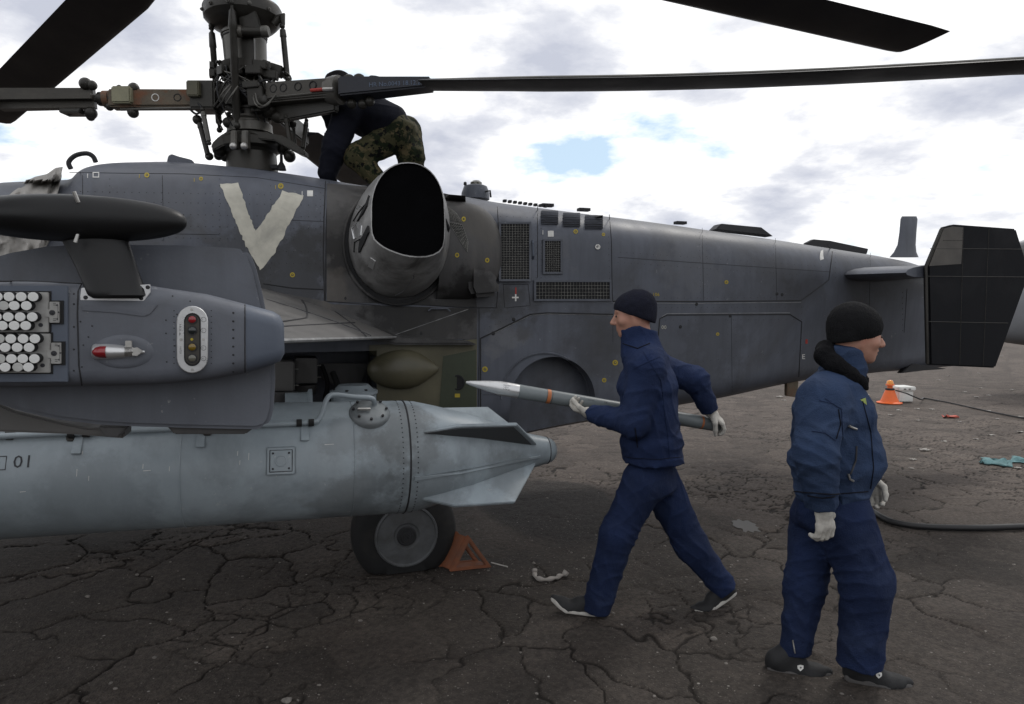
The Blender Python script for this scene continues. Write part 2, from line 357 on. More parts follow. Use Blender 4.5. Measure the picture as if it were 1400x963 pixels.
def ground_height(x, y):
    wx = x + 0.34 * (fbm(x * 1.6, y * 1.6, 4, 3) - .5) * 2 + 0.13 * (fbm(x * 7, y * 7, 3, 5) - .5); wy = y + 0.34 * (fbm(x * 1.6, y * 1.6, 4, 11) - .5) * 2 + 0.13 * (fbm(x * 7, y * 7, 3, 13) - .5)
    e1, t1 = edge_dist(wx * 2.15, wy * 1.95, 1); e1 = e1 / 2.05
    e2, t2 = edge_dist(wx * 5.6 + 3, wy * 5.0, 2); e2 = e2 / 5.3
    patch_ = np.clip(1.25 - ((x - PCX) / .62) ** 2 - ((y - PCY + .25 * (x - PCX)) / .95) ** 2 + 1.0 * (fbm(x * 3, y * 3, 3, 81) - .5), 0, .35) / .35   # a worn patch of loose stone without cracks
    net = np.clip((fbm(x * 0.8 + 9, y * 0.8, 3, 21) - 0.42) * 7, 0, 1)          # where the fine net of cracks has opened
    w1 = 0.0055 + 0.012 * fbm(x * 3, y * 3, 3, 31) ** 1.5 * 1.3
    w2 = (0.0055 + 0.008 * fbm(x * 4, y * 4, 3, 41)) * net
    c1 = np.clip(1 - e1 / w1, 0, 1) * np.clip((fbm(x * 1.3, y * 1.3, 3, 61) - 0.30) * 5, 0.08, 1)
    c2 = np.clip(1 - e2 / np.maximum(w2, 1e-4), 0, 1) * net
    crack = np.maximum(c1, c2 * 0.8) * (1 - patch_)
    fade = np.clip((18 - y) / 9, 0, 1)
    lump = 0.022 * (fbm(x * 0.9, y * 0.9, 4, 51) - .5) + 0.006 * (fbm(x * 9, y * 9, 3, 71) - .5)
    edge = np.clip(1 - e1 / 0.07, 0, 1) * -0.004                                 # slabs crumble down to the crack
    h = (lump + edge - 0.013 * crack) * fade
    h = h + patch_ * 0.010 * (fbm(x * 26, y * 26, 3, 91) - .5) * fade
    return h, crack * fade, t1 * .65 + t2 * .35 * net, patch_
_pc = gnd(752, 690); PCX, PCY = _pc.x, _pc.y
def make_ground():
    rows = [0.9]
    while rows[-1] < 16: rows.append(rows[-1] * 1.0040)
    while rows[-1] < 3500: rows.append(rows[-1] * 1.06)
    ys = np.array(rows); us = np.linspace(-1.25, 1.25, 1150)
    Y, U = np.meshgrid(ys, us, indexing='ij'); X = (Y + 1.1) * U
    Z, Ck, Tn, Pt = ground_height(X, Y); Z = Z - 0.006
    nr, nc = Y.shape
    co = np.stack([X, Y, Z], -1).reshape(-1, 3).astype(np.float32)
    i = np.arange(nr - 1)[:, None] * nc + np.arange(nc - 1)[None]
    q = np.stack([i, i + 1, i + nc + 1, i + nc], -1).reshape(-1, 4)
    me = bpy.data.meshes.new('ground'); me.vertices.add(len(co)); me.vertices.foreach_set('co', co.ravel())
    me.loops.add(q.size); me.loops.foreach_set('vertex_index', q.ravel().astype(np.int32))
    me.polygons.add(len(q)); me.polygons.foreach_set('loop_start', np.arange(0, q.size, 4, dtype=np.int32)); me.polygons.foreach_set('loop_total', np.full(len(q), 4, dtype=np.int32))
    me.update(); me.validate(); me.polygons.foreach_set('use_smooth', np.ones(len(q), dtype=bool))
    at = me.attributes.new('dirt_in_cracks', 'FLOAT', 'POINT'); at.data.foreach_set('value', Ck.ravel().astype(np.float32))
    for nm_, ar in (('slab_tone', Tn), ('loose_patch', Pt)):
        at = me.attributes.new(nm_, 'FLOAT', 'POINT'); at.data.foreach_set('value', ar.ravel().astype(np.float32))
    m = bpy.data.materials.new('cracked_asphalt'); m.use_nodes = True; t = m.node_tree; b = t.nodes['Principled BSDF']
    tc = N(t, 'ShaderNodeTexCoord'); O = tc.outputs['Object']
    n1 = N(t, 'ShaderNodeTexNoise', i_2=0.75, i_3=8.0, i_4=0.62); L(t, O, n1.inputs[0])
    n2 = N(t, 'ShaderNodeTexNoise', i_2=2.7, i_3=8.0, i_4=0.65); L(t, O, n2.inputs[0])
    base = ramp(t, [(0.3, (0.029, 0.0240, 0.0205)), (0.5, (0.053, 0.0440, 0.0375)), (0.72, (0.090, 0.075, 0.064))], n1.outputs[0])
    pat = ramp(t, [(0.42, 0.0), (0.68, 0.8)], n2.outputs[0])
    c = mixc(t, pat.outputs[0], base.outputs[0], (0.041, 0.0345, 0.0295))
    rd = N(t, 'ShaderNodeTexNoise', i_2=0.9, i_3=5.0); mp = N(t, 'ShaderNodeMapping'); mp.inputs[1].default_value = (4, 7, 0); L(t, O, mp.inputs[0]); L(t, mp.outputs[0], rd.inputs[0])
    c = mixc(t, ramp(t, [(0.52, 0.0), (0.72, 0.55)], rd.outputs[0]).outputs[0], c, (0.050, 0.037, 0.030))
    far = ramp(t, [(0.0, 0.0), (1.0, 0.80)], math_n(t, 'MULTIPLY', math_n(t, 'SUBTRACT', N_sep_y(t, O), 4.4), 0.5))   # paler, tanner apron with distance
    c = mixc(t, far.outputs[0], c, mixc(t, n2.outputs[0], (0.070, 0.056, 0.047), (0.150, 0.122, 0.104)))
    st = N(t, 'ShaderNodeAttribute', attribute_name='slab_tone'); c = mixc(t, 1.0, c, ramp(t, [(0.0, 0.70), (1.0, 1.26)], st.outputs['Fac']).outputs[0], 'MULTIPLY')
    pt = N(t, 'ShaderNodeAttribute', attribute_name='loose_patch'); c = mixc(t, math_n(t, 'MULTIPLY', pt.outputs['Fac'], .75), c, (0.022, 0.0195, 0.018))
    g1 = N(t, 'ShaderNodeTexNoise', i_2=34.0, i_3=6.0, i_4=0.75); L(t, O, g1.inputs[0]); c = mixc(t, 1.0, c, ramp(t, [(0.32, 0.55), (0.5, 1.0), (0.68, 1.55)], g1.outputs[0]).outputs[0], 'MULTIPLY')
    mg = N(t, 'ShaderNodeMapping'); mg.inputs[3].default_value = (3.2, 5.5, 1); L(t, O, mg.inputs[0])
    g2 = N(t, 'ShaderNodeTexNoise', i_2=1.0, i_3=9.0, i_4=0.72); g2.inputs['Distortion'].default_value = 0.8; L(t, mg.outputs[0], g2.inputs[0])
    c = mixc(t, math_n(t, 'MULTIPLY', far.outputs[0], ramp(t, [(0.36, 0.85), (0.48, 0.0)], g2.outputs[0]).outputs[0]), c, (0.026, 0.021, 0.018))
    gr = N(t, 'ShaderNodeTexVoronoi', i_2=95.0); L(t, O, gr.inputs[0])            # aggregate in the binder
    sp = N(t, 'ShaderNodeSeparateColor'); L(t, gr.outputs['Color'], sp.inputs[0])
    ag = math_n(t, 'MULTIPLY', ramp(t, [(0.15, 1.0), (0.35, 0.0)], gr.outputs['Distance']).outputs[0], ramp(t, [(0.55, 0.0), (0.95, 0.75)], sp.outputs[0]).outputs[0])
    c = mixc(t, ag, c, (0.12, 0.105, 0.095))
    w = N(t, 'ShaderNodeTexVoronoi', i_2=24.0); L(t, O, w.inputs[0]); ws = N(t, 'ShaderNodeSeparateColor'); L(t, w.outputs['Color'], ws.inputs[0])
    spk = math_n(t, 'MULTIPLY', ramp(t, [(0.10, 1.0), (0.2, 0.0)], w.outputs['Distance']).outputs[0], ramp(t, [(0.975, 0.0), (0.985, 0.7)], ws.outputs[0]).outputs[0])
    c = mixc(t, spk, c, (0.36, 0.34, 0.31))
    ca = N(t, 'ShaderNodeAttribute', attribute_name='dirt_in_cracks')
    c = mixc(t, ramp(t, [(0.05, 0.0), (0.5, 0.9)], ca.outputs['Fac']).outputs[0], c, (0.0125, 0.0098, 0.0080))
    # thin far-off cracks where the mesh gets coarse
    L(t, c, b.inputs['Base Color']); b.inputs['Roughness'].default_value = 0.85; b.inputs['Specular IOR Level'].default_value = 0.25
    nb = N(t, 'ShaderNodeTexNoise', i_2=55.0, i_3=5.0, i_4=0.7); L(t, O, nb.inputs[0])
    nb2 = N(t, 'ShaderNodeTexNoise', i_2=6.0, i_3=6.0, i_4=0.65); L(t, O, nb2.inputs[0])
    h = math_n(t, 'ADD', math_n(t, 'MULTIPLY', nb.outputs[0], math_n(t, 'ADD', math_n(t, 'MULTIPLY', pt.outputs['Fac'], 1.1), 0.45)), math_n(t, 'MULTIPLY', nb2.outputs[0], .7))
    h = math_n(t, 'SUBTRACT', h, math_n(t, 'MULTIPLY', gr.outputs['Distance'], 0.25))
    bp = N(t, 'ShaderNodeBump', i_0=0.65, i_1=0.02); L(t, h, bp.inputs['Height']); L(t, bp.outputs[0], b.inputs['Normal'])
    me.materials.append(m); o = bpy.data.objects.new('ground', me); COL.objects.link(o); o['kind'] = 'structure'
    s = G().add([(-3500, -3500, -.12), (3500, -3500, -.12), (3500, 3500, -.12), (-3500, 3500, -.12)], [(0, 1, 2, 3)]).obj('terrain', m, None, 0); s['kind'] = 'structure'
def N_sep_y(t, O):
    s = N(t, 'ShaderNodeSeparateXYZ'); L(t, O, s.inputs[0]); return s.outputs[1]
make_ground()
def gz(x, y): return float(ground_height(np.array([x * 1.0]), np.array([y * 1.0]))[0][0]) - 0.006

# loose chippings: nobody could count them
def make_gravel():
    g = G(); base = bmesh.new(); bmesh.ops.create_icosphere(base, subdivisions=1, radius=1); bv = [v.co.copy() for v in base.verts]; bf = [tuple(v.index for v in f.verts) for f in base.faces]; base.free()
    n = 4200
    ys = 1.7 * np.exp(rng.random(n) * math.log(13 / 1.7)); xs = ys * (rng.random(n) * 2.2 - 1.1)
    dense = rng.random(900); yg = 3.9 + rng.random(900) * 1.6; xg = 0.35 + (dense - .5) * 2.2
    xs = np.concatenate([xs, xg]); ys = np.concatenate([ys, yg])
    zs = ground_height(xs, ys)[0] - 0.006
    for x, y, z in zip(xs, ys, zs):
        r = random.uniform(0.0018, 0.0050) * (1 + (random.random() < 0.04) * 1.6) * (0.8 + y * 0.06)
        a = random.random() * 6.28; ca, sa = math.cos(a), math.sin(a); sx, sy, sz = random.uniform(.7, 1.4), random.uniform(.6, 1.2), random.uniform(.4, .8)
        g.add([Vector((x + r * (p.x * sx * ca - p.y * sy * sa), y + r * (p.x * sx * sa + p.y * sy * ca), z + r * p.z * sz)) for p in bv], bf)
    g.obj('gravel', STONE, None, 0, kind='stuff', label='scattered pale chippings lying loose over the cracked asphalt', category='gravel')
make_gravel()
# ------------------------------------------------------------------ the helicopter
def smudges(m, spots):
    t = m.node_tree; b = t.nodes['Principled BSDF']; src = b.inputs['Base Color'].links[0].from_socket; c = src
    tc = N(t, 'ShaderNodeTexCoord'); nn = N(t, 'ShaderNodeTexNoise', i_2=4.5, i_3=8.0, i_4=0.68); L(t, tc.outputs['Object'], nn.inputs[0])
    for (X, Y, Z), r, col, amt in spots:
        v = N(t, 'ShaderNodeVectorMath', operation='DISTANCE'); L(t, tc.outputs['Object'], v.inputs[0]); v.inputs[1].default_value = (X, -Y, Z)
        k = math_n(t, 'ADD', math_n(t, 'SUBTRACT', 1.0, math_n(t, 'DIVIDE', v.outputs['Value'], r)), math_n(t, 'MULTIPLY', math_n(t, 'SUBTRACT', nn.outputs[0], 0.5), 2.6))
        c = mixc(t, ramp(t, [(0.12, 0.0), (0.45, amt)], k).outputs[0], c, col)
    L(t, c, b.inputs['Base Color'])
GR, LT = (.030, .030, .031), (.15, .15, .155)
smudges(HULL, [(loc(P(x, y, .77)), r, c_, a_) for x, y, r, c_, a_ in ((400, 385, .38, GR, .75), (300, 380, .45, GR, .6), (435, 345, .2, GR, .5), (160, 330, .3, GR, .35), (690, 460, .22, LT, .45), (700, 425, .25, GR, .5), (880, 430, .25, GR, .4), (765, 350, .2, LT, .25), (830, 470, .4, GR, .35), (1000, 470, .5, GR, .3), (960, 360, .4, LT, .22), (1120, 400, .3, GR, .4), (660, 400, .3, GR, .7), (780, 580, .4, GR, .5), (220, 270, .5, LT, .25))])
smudges(SOOT, [(loc(P(x, y, .77)), r, c_, a_) for x, y, r, c_, a_ in ((475, 330, .26, (.016, .015, .015), .9), (545, 412, .3, (.012, .0115, .0115), .9), (640, 400, .26, (.014, .013, .013), .9), (520, 250, .25, (.02, .019, .018), .7), (600, 440, .3, (.022, .021, .02), .7), (455, 400, .16, (.12, .105, .09), .4), (455, 280, .2, (.10, .095, .09), .35), (650, 310, .2, (.09, .082, .07), .5))])
HELI = thing('attack_helicopter', M0, 'dark grey helicopter with twin stacked rotors, a hand-painted white V and a black tail fin', 'helicopter', PSI)
# stations: px of the side, top edge py, half width, side start py, side end py, lower half width, bottom py
ST = [(-560, 430, .25, 455, 520, .25, 560), (-430, 350, .70, 430, 570, .65, 640), (-260, 285, .86, 390, 570, .80, 690), (-60, 252, .88, 375, 570, .82, 700), (62, 246, .87, 360, 570, .8, 700),
      (84, 241, .85, 330, 565, .8, 698), (100, 230, .83, 306, 565, .79, 696), (130, 224, .82, 300, 565, .78, 694), (180, 222, .81, 297, 565, .77, 690), (240, 222, .80, 295, 565, .76, 682), (300, 227, .79, 295, 565, .75, 672),
      (345, 231, .78, 296, 565, .75, 664), (400, 238, .77, 302, 562, .74, 655), (450, 245, .76, 310, 560, .73, 645), (500, 253, .755, 318, 558, .72, 636), (560, 260, .75, 322, 555, .71, 624),
      (640, 267, .74, 326, 552, .70, 608), (700, 277, .73, 330, 548, .69, 598), (765, 285, .72, 337, 542, .675, 585), (830, 293, .71, 345, 535, .66, 574), (890, 300, .685, 352, 527, .63, 564),
      (950, 308, .655, 359, 519, .60, 553), (1020, 318, .61, 365, 510, .55, 541), (1090, 328, .565, 372, 500, .50, 526), (1140, 336, .52, 376, 495, .44, 517),
      (1190, 344, .47, 381, 490, .38, 512), (1240, 353, .41, 388, 486, .32, 506), (1270, 361, .35, 392, 482, .27, 503), (1310, 380, .26, 405, 474, .2, 498), (1350, 405, .14, 420, 464, .1, 490), (1375, 425, .04, 435, 452, .03, 470)]
def station(px, ty, w, s1, s2, wb, by):
    X = Xof(px, w)
    def zz(py, Y): q = H(X, Y, 0); return zat(py, q.y)
    zs1, zs2 = zz(s1, w), zz(s2, wb)
    nt_, nb_ = 2.5, 2.6; fy = 0.42
    zt = zs1 + (zz(ty, fy * w) - zs1) / (1 - fy ** nt_) ** (1 / nt_)
    fb = 0.72; zb = zs2 - (zs2 - zz(by, fb * wb)) / (1 - fb ** nb_) ** (1 / nb_)
    return [X, zt, w, zs1, zs2, wb, zb]
STA = np.array([station(*s) for s in ST])
def section(row, nt_=2.5, nb_=2.6):
    X, zt, w, zs1, zs2, wb, zb = row; half = []
    for k in range(15):
        a = math.pi / 2 * (1 - k / 14); half.append((w * max(math.cos(a), 0) ** (2 / nt_), zs1 + (zt - zs1) * max(math.sin(a), 0) ** (2 / nt_)))
    for k in range(1, 9):
        f = k / 9; half.append((w + (wb - w) * f, zs1 + (zs2 - zs1) * f))
    for k in range(0, 13):
        a = math.pi / 2 * k / 12; half.append((wb * max(math.cos(a), 0) ** (2 / nb_), zs2 + (zb - zs2) * max(math.sin(a), 0) ** (2 / nb_)))
    pts = [H(X, y, z) for y, z in half] + [H(X, -y, z) for y, z in half[-2:0:-1]]
    return pts
def resample(k=5):
    rows = []; n = len(STA)
    for i in range(n - 1):
        p0, p1, p2, p3 = STA[max(i - 1, 0)], STA[i], STA[i + 1], STA[min(i + 2, n - 1)]
        for s in range(k):
            t = s / k
            h = (p2 - p1)
            m1 = (p2 - p0) / max(p2[0] - p0[0], 1e-6) * h[0]; m2 = (p3 - p1) / max(p3[0] - p1[0], 1e-6) * h[0]
            rows.append((2 * t**3 - 3 * t * t + 1) * p1 + (t**3 - 2 * t * t + t) * m1 + (-2 * t**3 + 3 * t * t) * p2 + (t**3 - t * t) * m2)
    rows.append(STA[-1]); return rows
hull_g = G().rings([section(r) for r in resample()])
HULLO = hull_g.obj('fuselage', HULL, HELI, 35)
def cutter(g):
    c = g.obj('cutter', DARK, HELI, 0); return c
def ring_px(pts, Y): return [P(x, y, Y) for x, y in pts]
cuts = []
# wheel recess in the lower side, and the open bay under the wing
arch = [(745 + 56 * math.cos(a), 545 - 58 * math.sin(a)) for a in np.linspace(-0.5, math.pi + 0.5, 30)] + [(690, 640), (800, 640)]
arch = [(x, y) for x, y in arch]
arch = [(745 + 57 * math.cos(a), 543 - 57 * math.sin(a)) for a in np.linspace(0, math.pi, 26)] + [(686, 580), (684, 640), (806, 640), (803, 580)]
cuts.append(G().prism(ring_px(arch, 0.50), EN * 0.8))
cuts.append(G().prism(ring_px([(300, 478), (503, 474), (503, 640), (300, 640)], 0.15), EN * 0.9))
def boolean(o, cs):
    for c in cs:
        md = o.modifiers.new('cut', 'BOOLEAN'); md.operation = 'DIFFERENCE'; md.solver = 'EXACT'; md.object = c
    bpy.context.view_layer.update(); dg = bpy.context.evaluated_depsgraph_get()
    me = bpy.data.meshes.new_from_object(o.evaluated_get(dg)); old = o.data; o.modifiers.clear(); o.data = me; bpy.data.meshes.remove(old)
    for c in cs: bpy.data.objects.remove(c)
    me.polygons.foreach_set('use_smooth', [True] * len(me.polygons)); me.set_sharp_from_angle(angle=R(35))
boolean(HULLO, [cutter(c) for c in cuts])
bmh = bmesh.new(); bmh.from_mesh(HULLO.data); bmh.transform(HELI.matrix_world); BV = BVHTree.FromBMesh(bmh); bmh.free()
def hit(px, py, fall=0.74):
    d = ray(px, py).normalized(); l, n, i, s = BV.ray_cast(CAM, d)
    if l is None: return P(px, py, fall), EN.copy()
    if n.dot(d) > 0: n = -n
    return l, n
def on(px, py, off=0.003): l, n = hit(px, py); return l + n * off
def densify(pts, step=5, closed=False):
    out = []; pts = list(pts) + ([pts[0]] if closed else [])
    for (x0, y0), (x1, y1) in zip(pts, pts[1:]):
        n = max(1, int(math.hypot(x1 - x0, y1 - y0) / step))
        out += [(x0 + (x1 - x0) * k / n, y0 + (y1 - y0) * k / n) for k in range(n)]
    out.append(pts[-1]); return out
def seam(pts, r=0.0035, name='panel_seam', mat=None, off=0.0005, closed=False):
    return G().tube([on(x, y, off) for x, y in densify(pts, 5, closed)], r, 5).obj(name, mat or SEAM, HELI, 60)
def patch(pts, nx=1, ny=1, off=0.004, jag=0):
    """quad of four pixels laid on the skin: grid of points following its curve"""
    (ax, ay), (bx, by), (cx, cy), (dx, dy) = pts; rows = []
    for j in range(ny + 1):
        v = j / ny; row = []
        for i in range(nx + 1):
            u = i / nx
            x = (ax * (1 - u) + bx * u) * (1 - v) + (dx * (1 - u) + cx * u) * v; y = (ay * (1 - u) + by * u) * (1 - v) + (dy * (1 - u) + cy * u) * v
            if jag and (i in (0, nx) or j in (0, ny)): x += random.uniform(-jag, jag); y += random.uniform(-jag, jag)
            row.append(on(x, y, off))
        rows.append(row)
    return rows
def mark(name, quads, mat, off=0.003, jag=0, label=None):
    g = G()
    for k, q in enumerate(quads):
        if len(q) == 4:
            n1 = max(1, int(math.dist(q[0], q[1]) / 4)); n2 = max(1, int(math.dist(q[0], q[3]) / 4)); g.grid(patch(q, n1, n2, off + 0.0004 * k, jag))
    o = g.obj(name, mat, HELI, 0)
    if label: o['label'] = label
    return o
def rect(x0, y0, x1, y1): return [(x0, y0), (x1, y0), (x1, y1), (x0, y1)]
def lettering(name, s, px, py, hpx, mat, tilt=0.0, off=0.003, parent=None):
    """flat print lying on the skin at a pixel, hpx pixels tall"""
    vs, fs = text_mesh(s, 1.0); l, n = hit(px, py)
    g = G(); k = hpx / 0.70; c, s_ = math.cos(tilt), math.sin(tilt)
    g.add([on(px + (v.x * c + v.y * s_) * k, py + (v.x * s_ - v.y * c) * k, off) for v in vs], fs)
    return g.obj(name, mat, parent or HELI, 0)
# ---- the V and the stencils
mark('painted_letter_V', [[(301, 253), (326, 251), (352, 325), (337, 338)], [(387, 262), (416, 268), (374, 350), (348, 320)], [(337, 337), (352, 320), (374, 348), (356, 370)]], VPAINT, 0.003, 1.1)
def stencil(px, py, k=1.0):
    g = G(); pts = []
    for a in np.linspace(0, 2 * math.pi, 11)[:-1]:
        pts.append((px + 3.9 * k * math.cos(a), py + 3.9 * k * math.sin(a)))
    for i in range(10):
        p, q = pts[i], pts[(i + 1) % 10]
        g.grid([[on(*p), on(*q)], [on(px + (p[0] - px) * .52, py + (p[1] - py) * .52), on(px + (q[0] - px) * .52, py + (q[1] - py) * .52)]])
    g.add([on(px - 1.2 * k, py - 1.0 * k, .0035), on(px + 1.2 * k, py - 1.0 * k, .0035), on(px, py + 1.2 * k, .0035)], [(0, 1, 2)])
    g.obj('yellow_stencil', YELL, HELI, 0)
for x, y, k in [(201, 240, .9), (384, 255, 1), (787, 317, .8), (825, 321, .6), (400, 376, .9), (841, 496, 1.0), (826, 520, .8), (663, 505, 1.0), (993, 386, .7), (981, 457, .6), (275, 245, .7)]:
    stencil(x, y, k)
for x, y in [(120, 240), (413, 264), (742, 317)]: lettering('white_stencil', '1', x - 2, y + 4, 6, WHITEP)
for x, y in [(191, 242), (377, 257), (266, 247)]: lettering('yellow_figure', '1', x - 2, y + 2, 5, YELL)
mark('white_square', [rect(420, 261, 428, 269)], WHITEP); mark('white_square', [rect(749, 316, 757, 324)], WHITEP)
g = G()
for q in (rect(127, 236, 136, 237.3), rect(127, 242.2, 136, 243.5), rect(127, 236, 128.3, 243.5), rect(134.7, 236, 136, 243.5)): g.grid(patch(q, 2, 2, .003))
g.obj('white_outline_square', WHITEP, HELI, 0)
mark('paint_chip', [[(1121, 344), (1124, 343), (1127, 355), (1122, 357)]], WHITEP, .003, 1.2)
mark('paint_chip', [[(872, 441), (876, 440), (875, 446), (873, 446)]], WHITEP, .003, .8)
lettering('white_letter', 'E', 1096, 491, 6.5, WHITEP)
mark('red_arrow', [rect(704.5, 393, 706, 404)], REDP); mark('white_cross', [rect(700, 406, 709, 408), rect(704, 402.5, 706, 412)], WHITEP)
mark('red_tab', [rect(1101, 464, 1104, 470)], REDP)
lettering('yellow_number', '106', 892, 405, 4.5, YELL); lettering('white_number', '00', 904, 450, 5, VPAINT)
# ---- seams, doors and rivets
seam([(445, 248), (443, 300), (442, 350), (444, 415)], .004); seam([(450, 249), (446, 300), (445, 412), (520, 418)], .003)
seam([(80, 250), (74, 262), (70, 290), (70, 330)], .004); seam([(95, 236), (160, 237), (250, 238), (350, 243), (444, 258)], .002, 'rivet_seam')
seam([(360, 388), (400, 394), (442, 396)], .004); seam([(680, 283), (681, 300), (681, 395), (679, 420)], .003)
seam([(833, 294), (836, 330), (837, 400), (838, 412)], .003); seam([(735, 281), (735, 300), (735, 380)], .003)
seam([(838, 412), (950, 412.5), (1095, 411), (1133, 383), (1138, 345), (1132, 335)], .005, 'cowl_edge')
seam([(838, 414.5), (950, 415), (1095, 413.5)], .002, 'worn_seam', EDGE)
seam([(657, 560), (657, 463), (676, 454), (725, 430), (748, 428), (838, 430)], .006, 'door_edge'); seam([(676, 455.5), (725, 431.5), (748, 429.5), (838, 431.5)], .0022, 'worn_seam', EDGE)
seam([(900, 460), (902, 436), (912, 431), (1080, 430), (1096, 440), (1092, 515)], .005, 'door_edge')
seam([(905, 433), (912, 429), (1080, 428)], .002, 'worn_seam', EDGE)
seam([(538, 415), (640, 421), (680, 421)], .003); seam([(655, 420), (655, 470), (654, 560)], .003)
seam([(745, 329), (769, 329), (769, 375), (742, 375), (742, 329)], .002); seam([(540, 458), (640, 423)], .005, 'worn_seam', EDGE)
seam([(688, 389), (722, 389), (725, 418), (690, 421), (688, 389)], .002, 'hatch_seam'); seam([(1240, 395), (1236, 455)], .002, 'rivet_seam')
for q in ([(113, 240), (113, 330)], [(222, 240), (224, 330)], [(110, 318), (300, 321)], [(366, 300), (442, 303)], [(452, 300), (470, 300)], [(845, 352), (1136, 372)], [(960, 312), (962, 411)], [(1060, 326), (1062, 411)], [(660, 540), (690, 540)], [(1000, 432), (1001, 540)], [(1190, 346), (1187, 508)], [(838, 432), (838, 468)]): seam(q, .0016, 'skin_joint')
rivets_more = [([(848, 345), (1132, 365)], 9), ([(845, 359), (1134, 379)], 9), ([(956, 318), (958, 408)], 8), ([(966, 318), (967, 408)], 8), ([(1057, 330), (1058, 408)], 8), ([(995, 438), (996, 535)], 9), ([(1006, 438), (1007, 535)], 9), ([(1186, 350), (1183, 505)], 8), ([(1150, 350), (1235, 362)], 8), ([(1150, 440), (1150, 515)], 9), ([(658, 470), (658, 555)], 8), ([(650, 285), (676, 300)], 6), ([(1100, 505), (1180, 505)], 9), ([(910, 500), (1085, 480)], 10)]
seam([(745 + 60 * math.cos(a), 543 - 60 * math.sin(a)) for a in np.linspace(-.05, math.pi + .05, 30)], .010, 'arch_lip', PANEL)
rv = G()
def rivets(pts, step=7, r=0.0032):
    for x, y in densify(pts, step):
        l, n = hit(x, y); ax = frame(n); rv.ball(l, r, r, r * .6, (ax[1], ax[2], ax[0]), 5, 3)
for y in (262, 275, 291, 307, 323, 339, 355): rivets([(110, y), (442, y + 6)], 10, .0034)
for x in (113, 150, 222, 300, 370, 438): rivets([(x, 245), (x, 385)], 9, .0034)
rivets([(684, 296), (830, 302)], 9); rivets([(740, 296), (740, 380)], 8); rivets([(831, 300), (834, 405)], 8); rivets([(733, 290), (733, 380)], 8)
rivets([(845, 408), (1090, 407)], 9); rivets([(845, 421), (1098, 420)], 8); rivets([(676, 425), (720, 418)], 8); rivets([(662, 450), (722, 424)], 8)
rivets([(1096, 420), (1096, 480)], 8); rivets([(1142, 345), (1142, 380)], 7); rivets([(455, 262), (450, 405)], 8); rivets([(460, 408), (640, 414)], 8)
rivets([(910, 438), (1085, 437)], 10); rivets([(1234, 400), (1234, 452)], 7, .005); rivets([(700, 287), (1190, 356)], 12, .0024)
for q_, st_ in rivets_more: rivets(q_, st_, .0028)
rv.obj('rivet_rows', SEAM, HELI, 0, kind='stuff')
# ---- grilles
def grille(x0, y0, x1, y1, nx, ny, deep=0.05, rim=3.0, name='air_grille'):
    q = rect(x0, y0, x1, y1); l, n = hit((x0 + x1) / 2, (y0 + y1) / 2); c = [on(*p, 0.0) for p in q]
    def bi0(u, v): return (c[0] * (1 - u) + c[1] * u) * (1 - v) + (c[3] * (1 - u) + c[2] * u) * v
    sag = max((on(x0 + (x1 - x0) * u, y0 + (y1 - y0) * v, 0) - bi0(u, v)).dot(n) for u in (0, .25, .5, .75, 1) for v in (0, .2, .4, .6, .8, 1))
    def bi(u, v, off): return n * (sag + .006) + (c[0] * (1 - u) + c[1] * u) * (1 - v) + (c[3] * (1 - u) + c[2] * u) * v + n * off
    fr = G(); k = rim / (x1 - x0); kv = rim / (y1 - y0)
    for a, b, d, e in ((-k, -kv, 1 + k, 0), (-k, 1, 1 + k, 1 + kv), (-k, 0, 0, 1), (1, 0, 1 + k, 1)):
        fr.prism([bi(a, b, -.01), bi(d, b, -.01), bi(d, e, -.01), bi(a, e, -.01)], n * 0.020)
    o = fr.obj(name, PANEL, HELI, 0, bevel=0.002)
    G().prism([bi(0, 0, -.01), bi(1, 0, -.01), bi(1, 1, -.01), bi(0, 1, -.01)], n * 0.0115).obj('grille_backing', DARK, o, 0)
    w = G()
    for i in range(1, nx): w.tube([bi(i / nx, 0, .006), bi(i / nx, 1, .006)], .0011, 4)
    for j in range(1, ny): w.tube([bi(0, j / ny, .0075), bi(1, j / ny, .0075)], .0011, 4)
    w.obj('wire_mesh', WIRE, o, 0); return o
grille(685, 307, 723, 382, 10, 22); grille(745, 330, 766, 372, 7, 14); grille(733, 386, 833, 409, 24, 5)
for x0, x1, dy in ((740, 763, 0), (770, 793, 3), (800, 824, 6)):
    q = rect(x0, 289 + dy, x1, 308 + dy); l, n = hit((x0 + x1) / 2, 298 + dy)
    b = G(); b.grid(patch(q, 2, 5, .006)); fr = b.obj('louvre', DARK, HELI, 0)
    for j in range(6):
        y = 290.5 + dy + j * 3.1
        a, c_, d_, e_ = on(x0, y, .007), on(x1, y, .007), on(x1, y + 1.3, .020), on(x0, y + 1.3, .020)
        G().add([a, c_, d_, e_, on(x0, y + 1.9, .007), on(x1, y + 1.9, .007)], [(0, 1, 2, 3), (3, 2, 5, 4)]).obj('slat', PANEL, fr, 0)
# handles and small fittings on the skin
G().tube([on(728, 330, 0), on(728.5, 333, .03), on(729, 350, .03), on(729, 354, 0)], .008).obj('door_handle', PODD, HELI)
l, n = hit(817, 338); G().lathe(l, n, [(0, .02), (.012, .02), (.012, .012), (-.01, .012)], 16).obj('drain_port', STEEL, HELI)
l, n = hit(1103, 467); 
for x, y in ((702, 437), (634, 467), (952, 416), (1062, 402), (1069, 403), (930, 447), (998, 432), (674, 456), (471, 408), (575, 456)):
    l, n = hit(x, y); G().lathe(l - n * .002, n, [(0, .016), (.006, .014), (.008, .004)], 10).obj('fastener', SEAM, HELI)
seam([(586, 425), (590, 422), (612, 422), (616, 426)], .006, 'grab_handle', PANEL, .025)
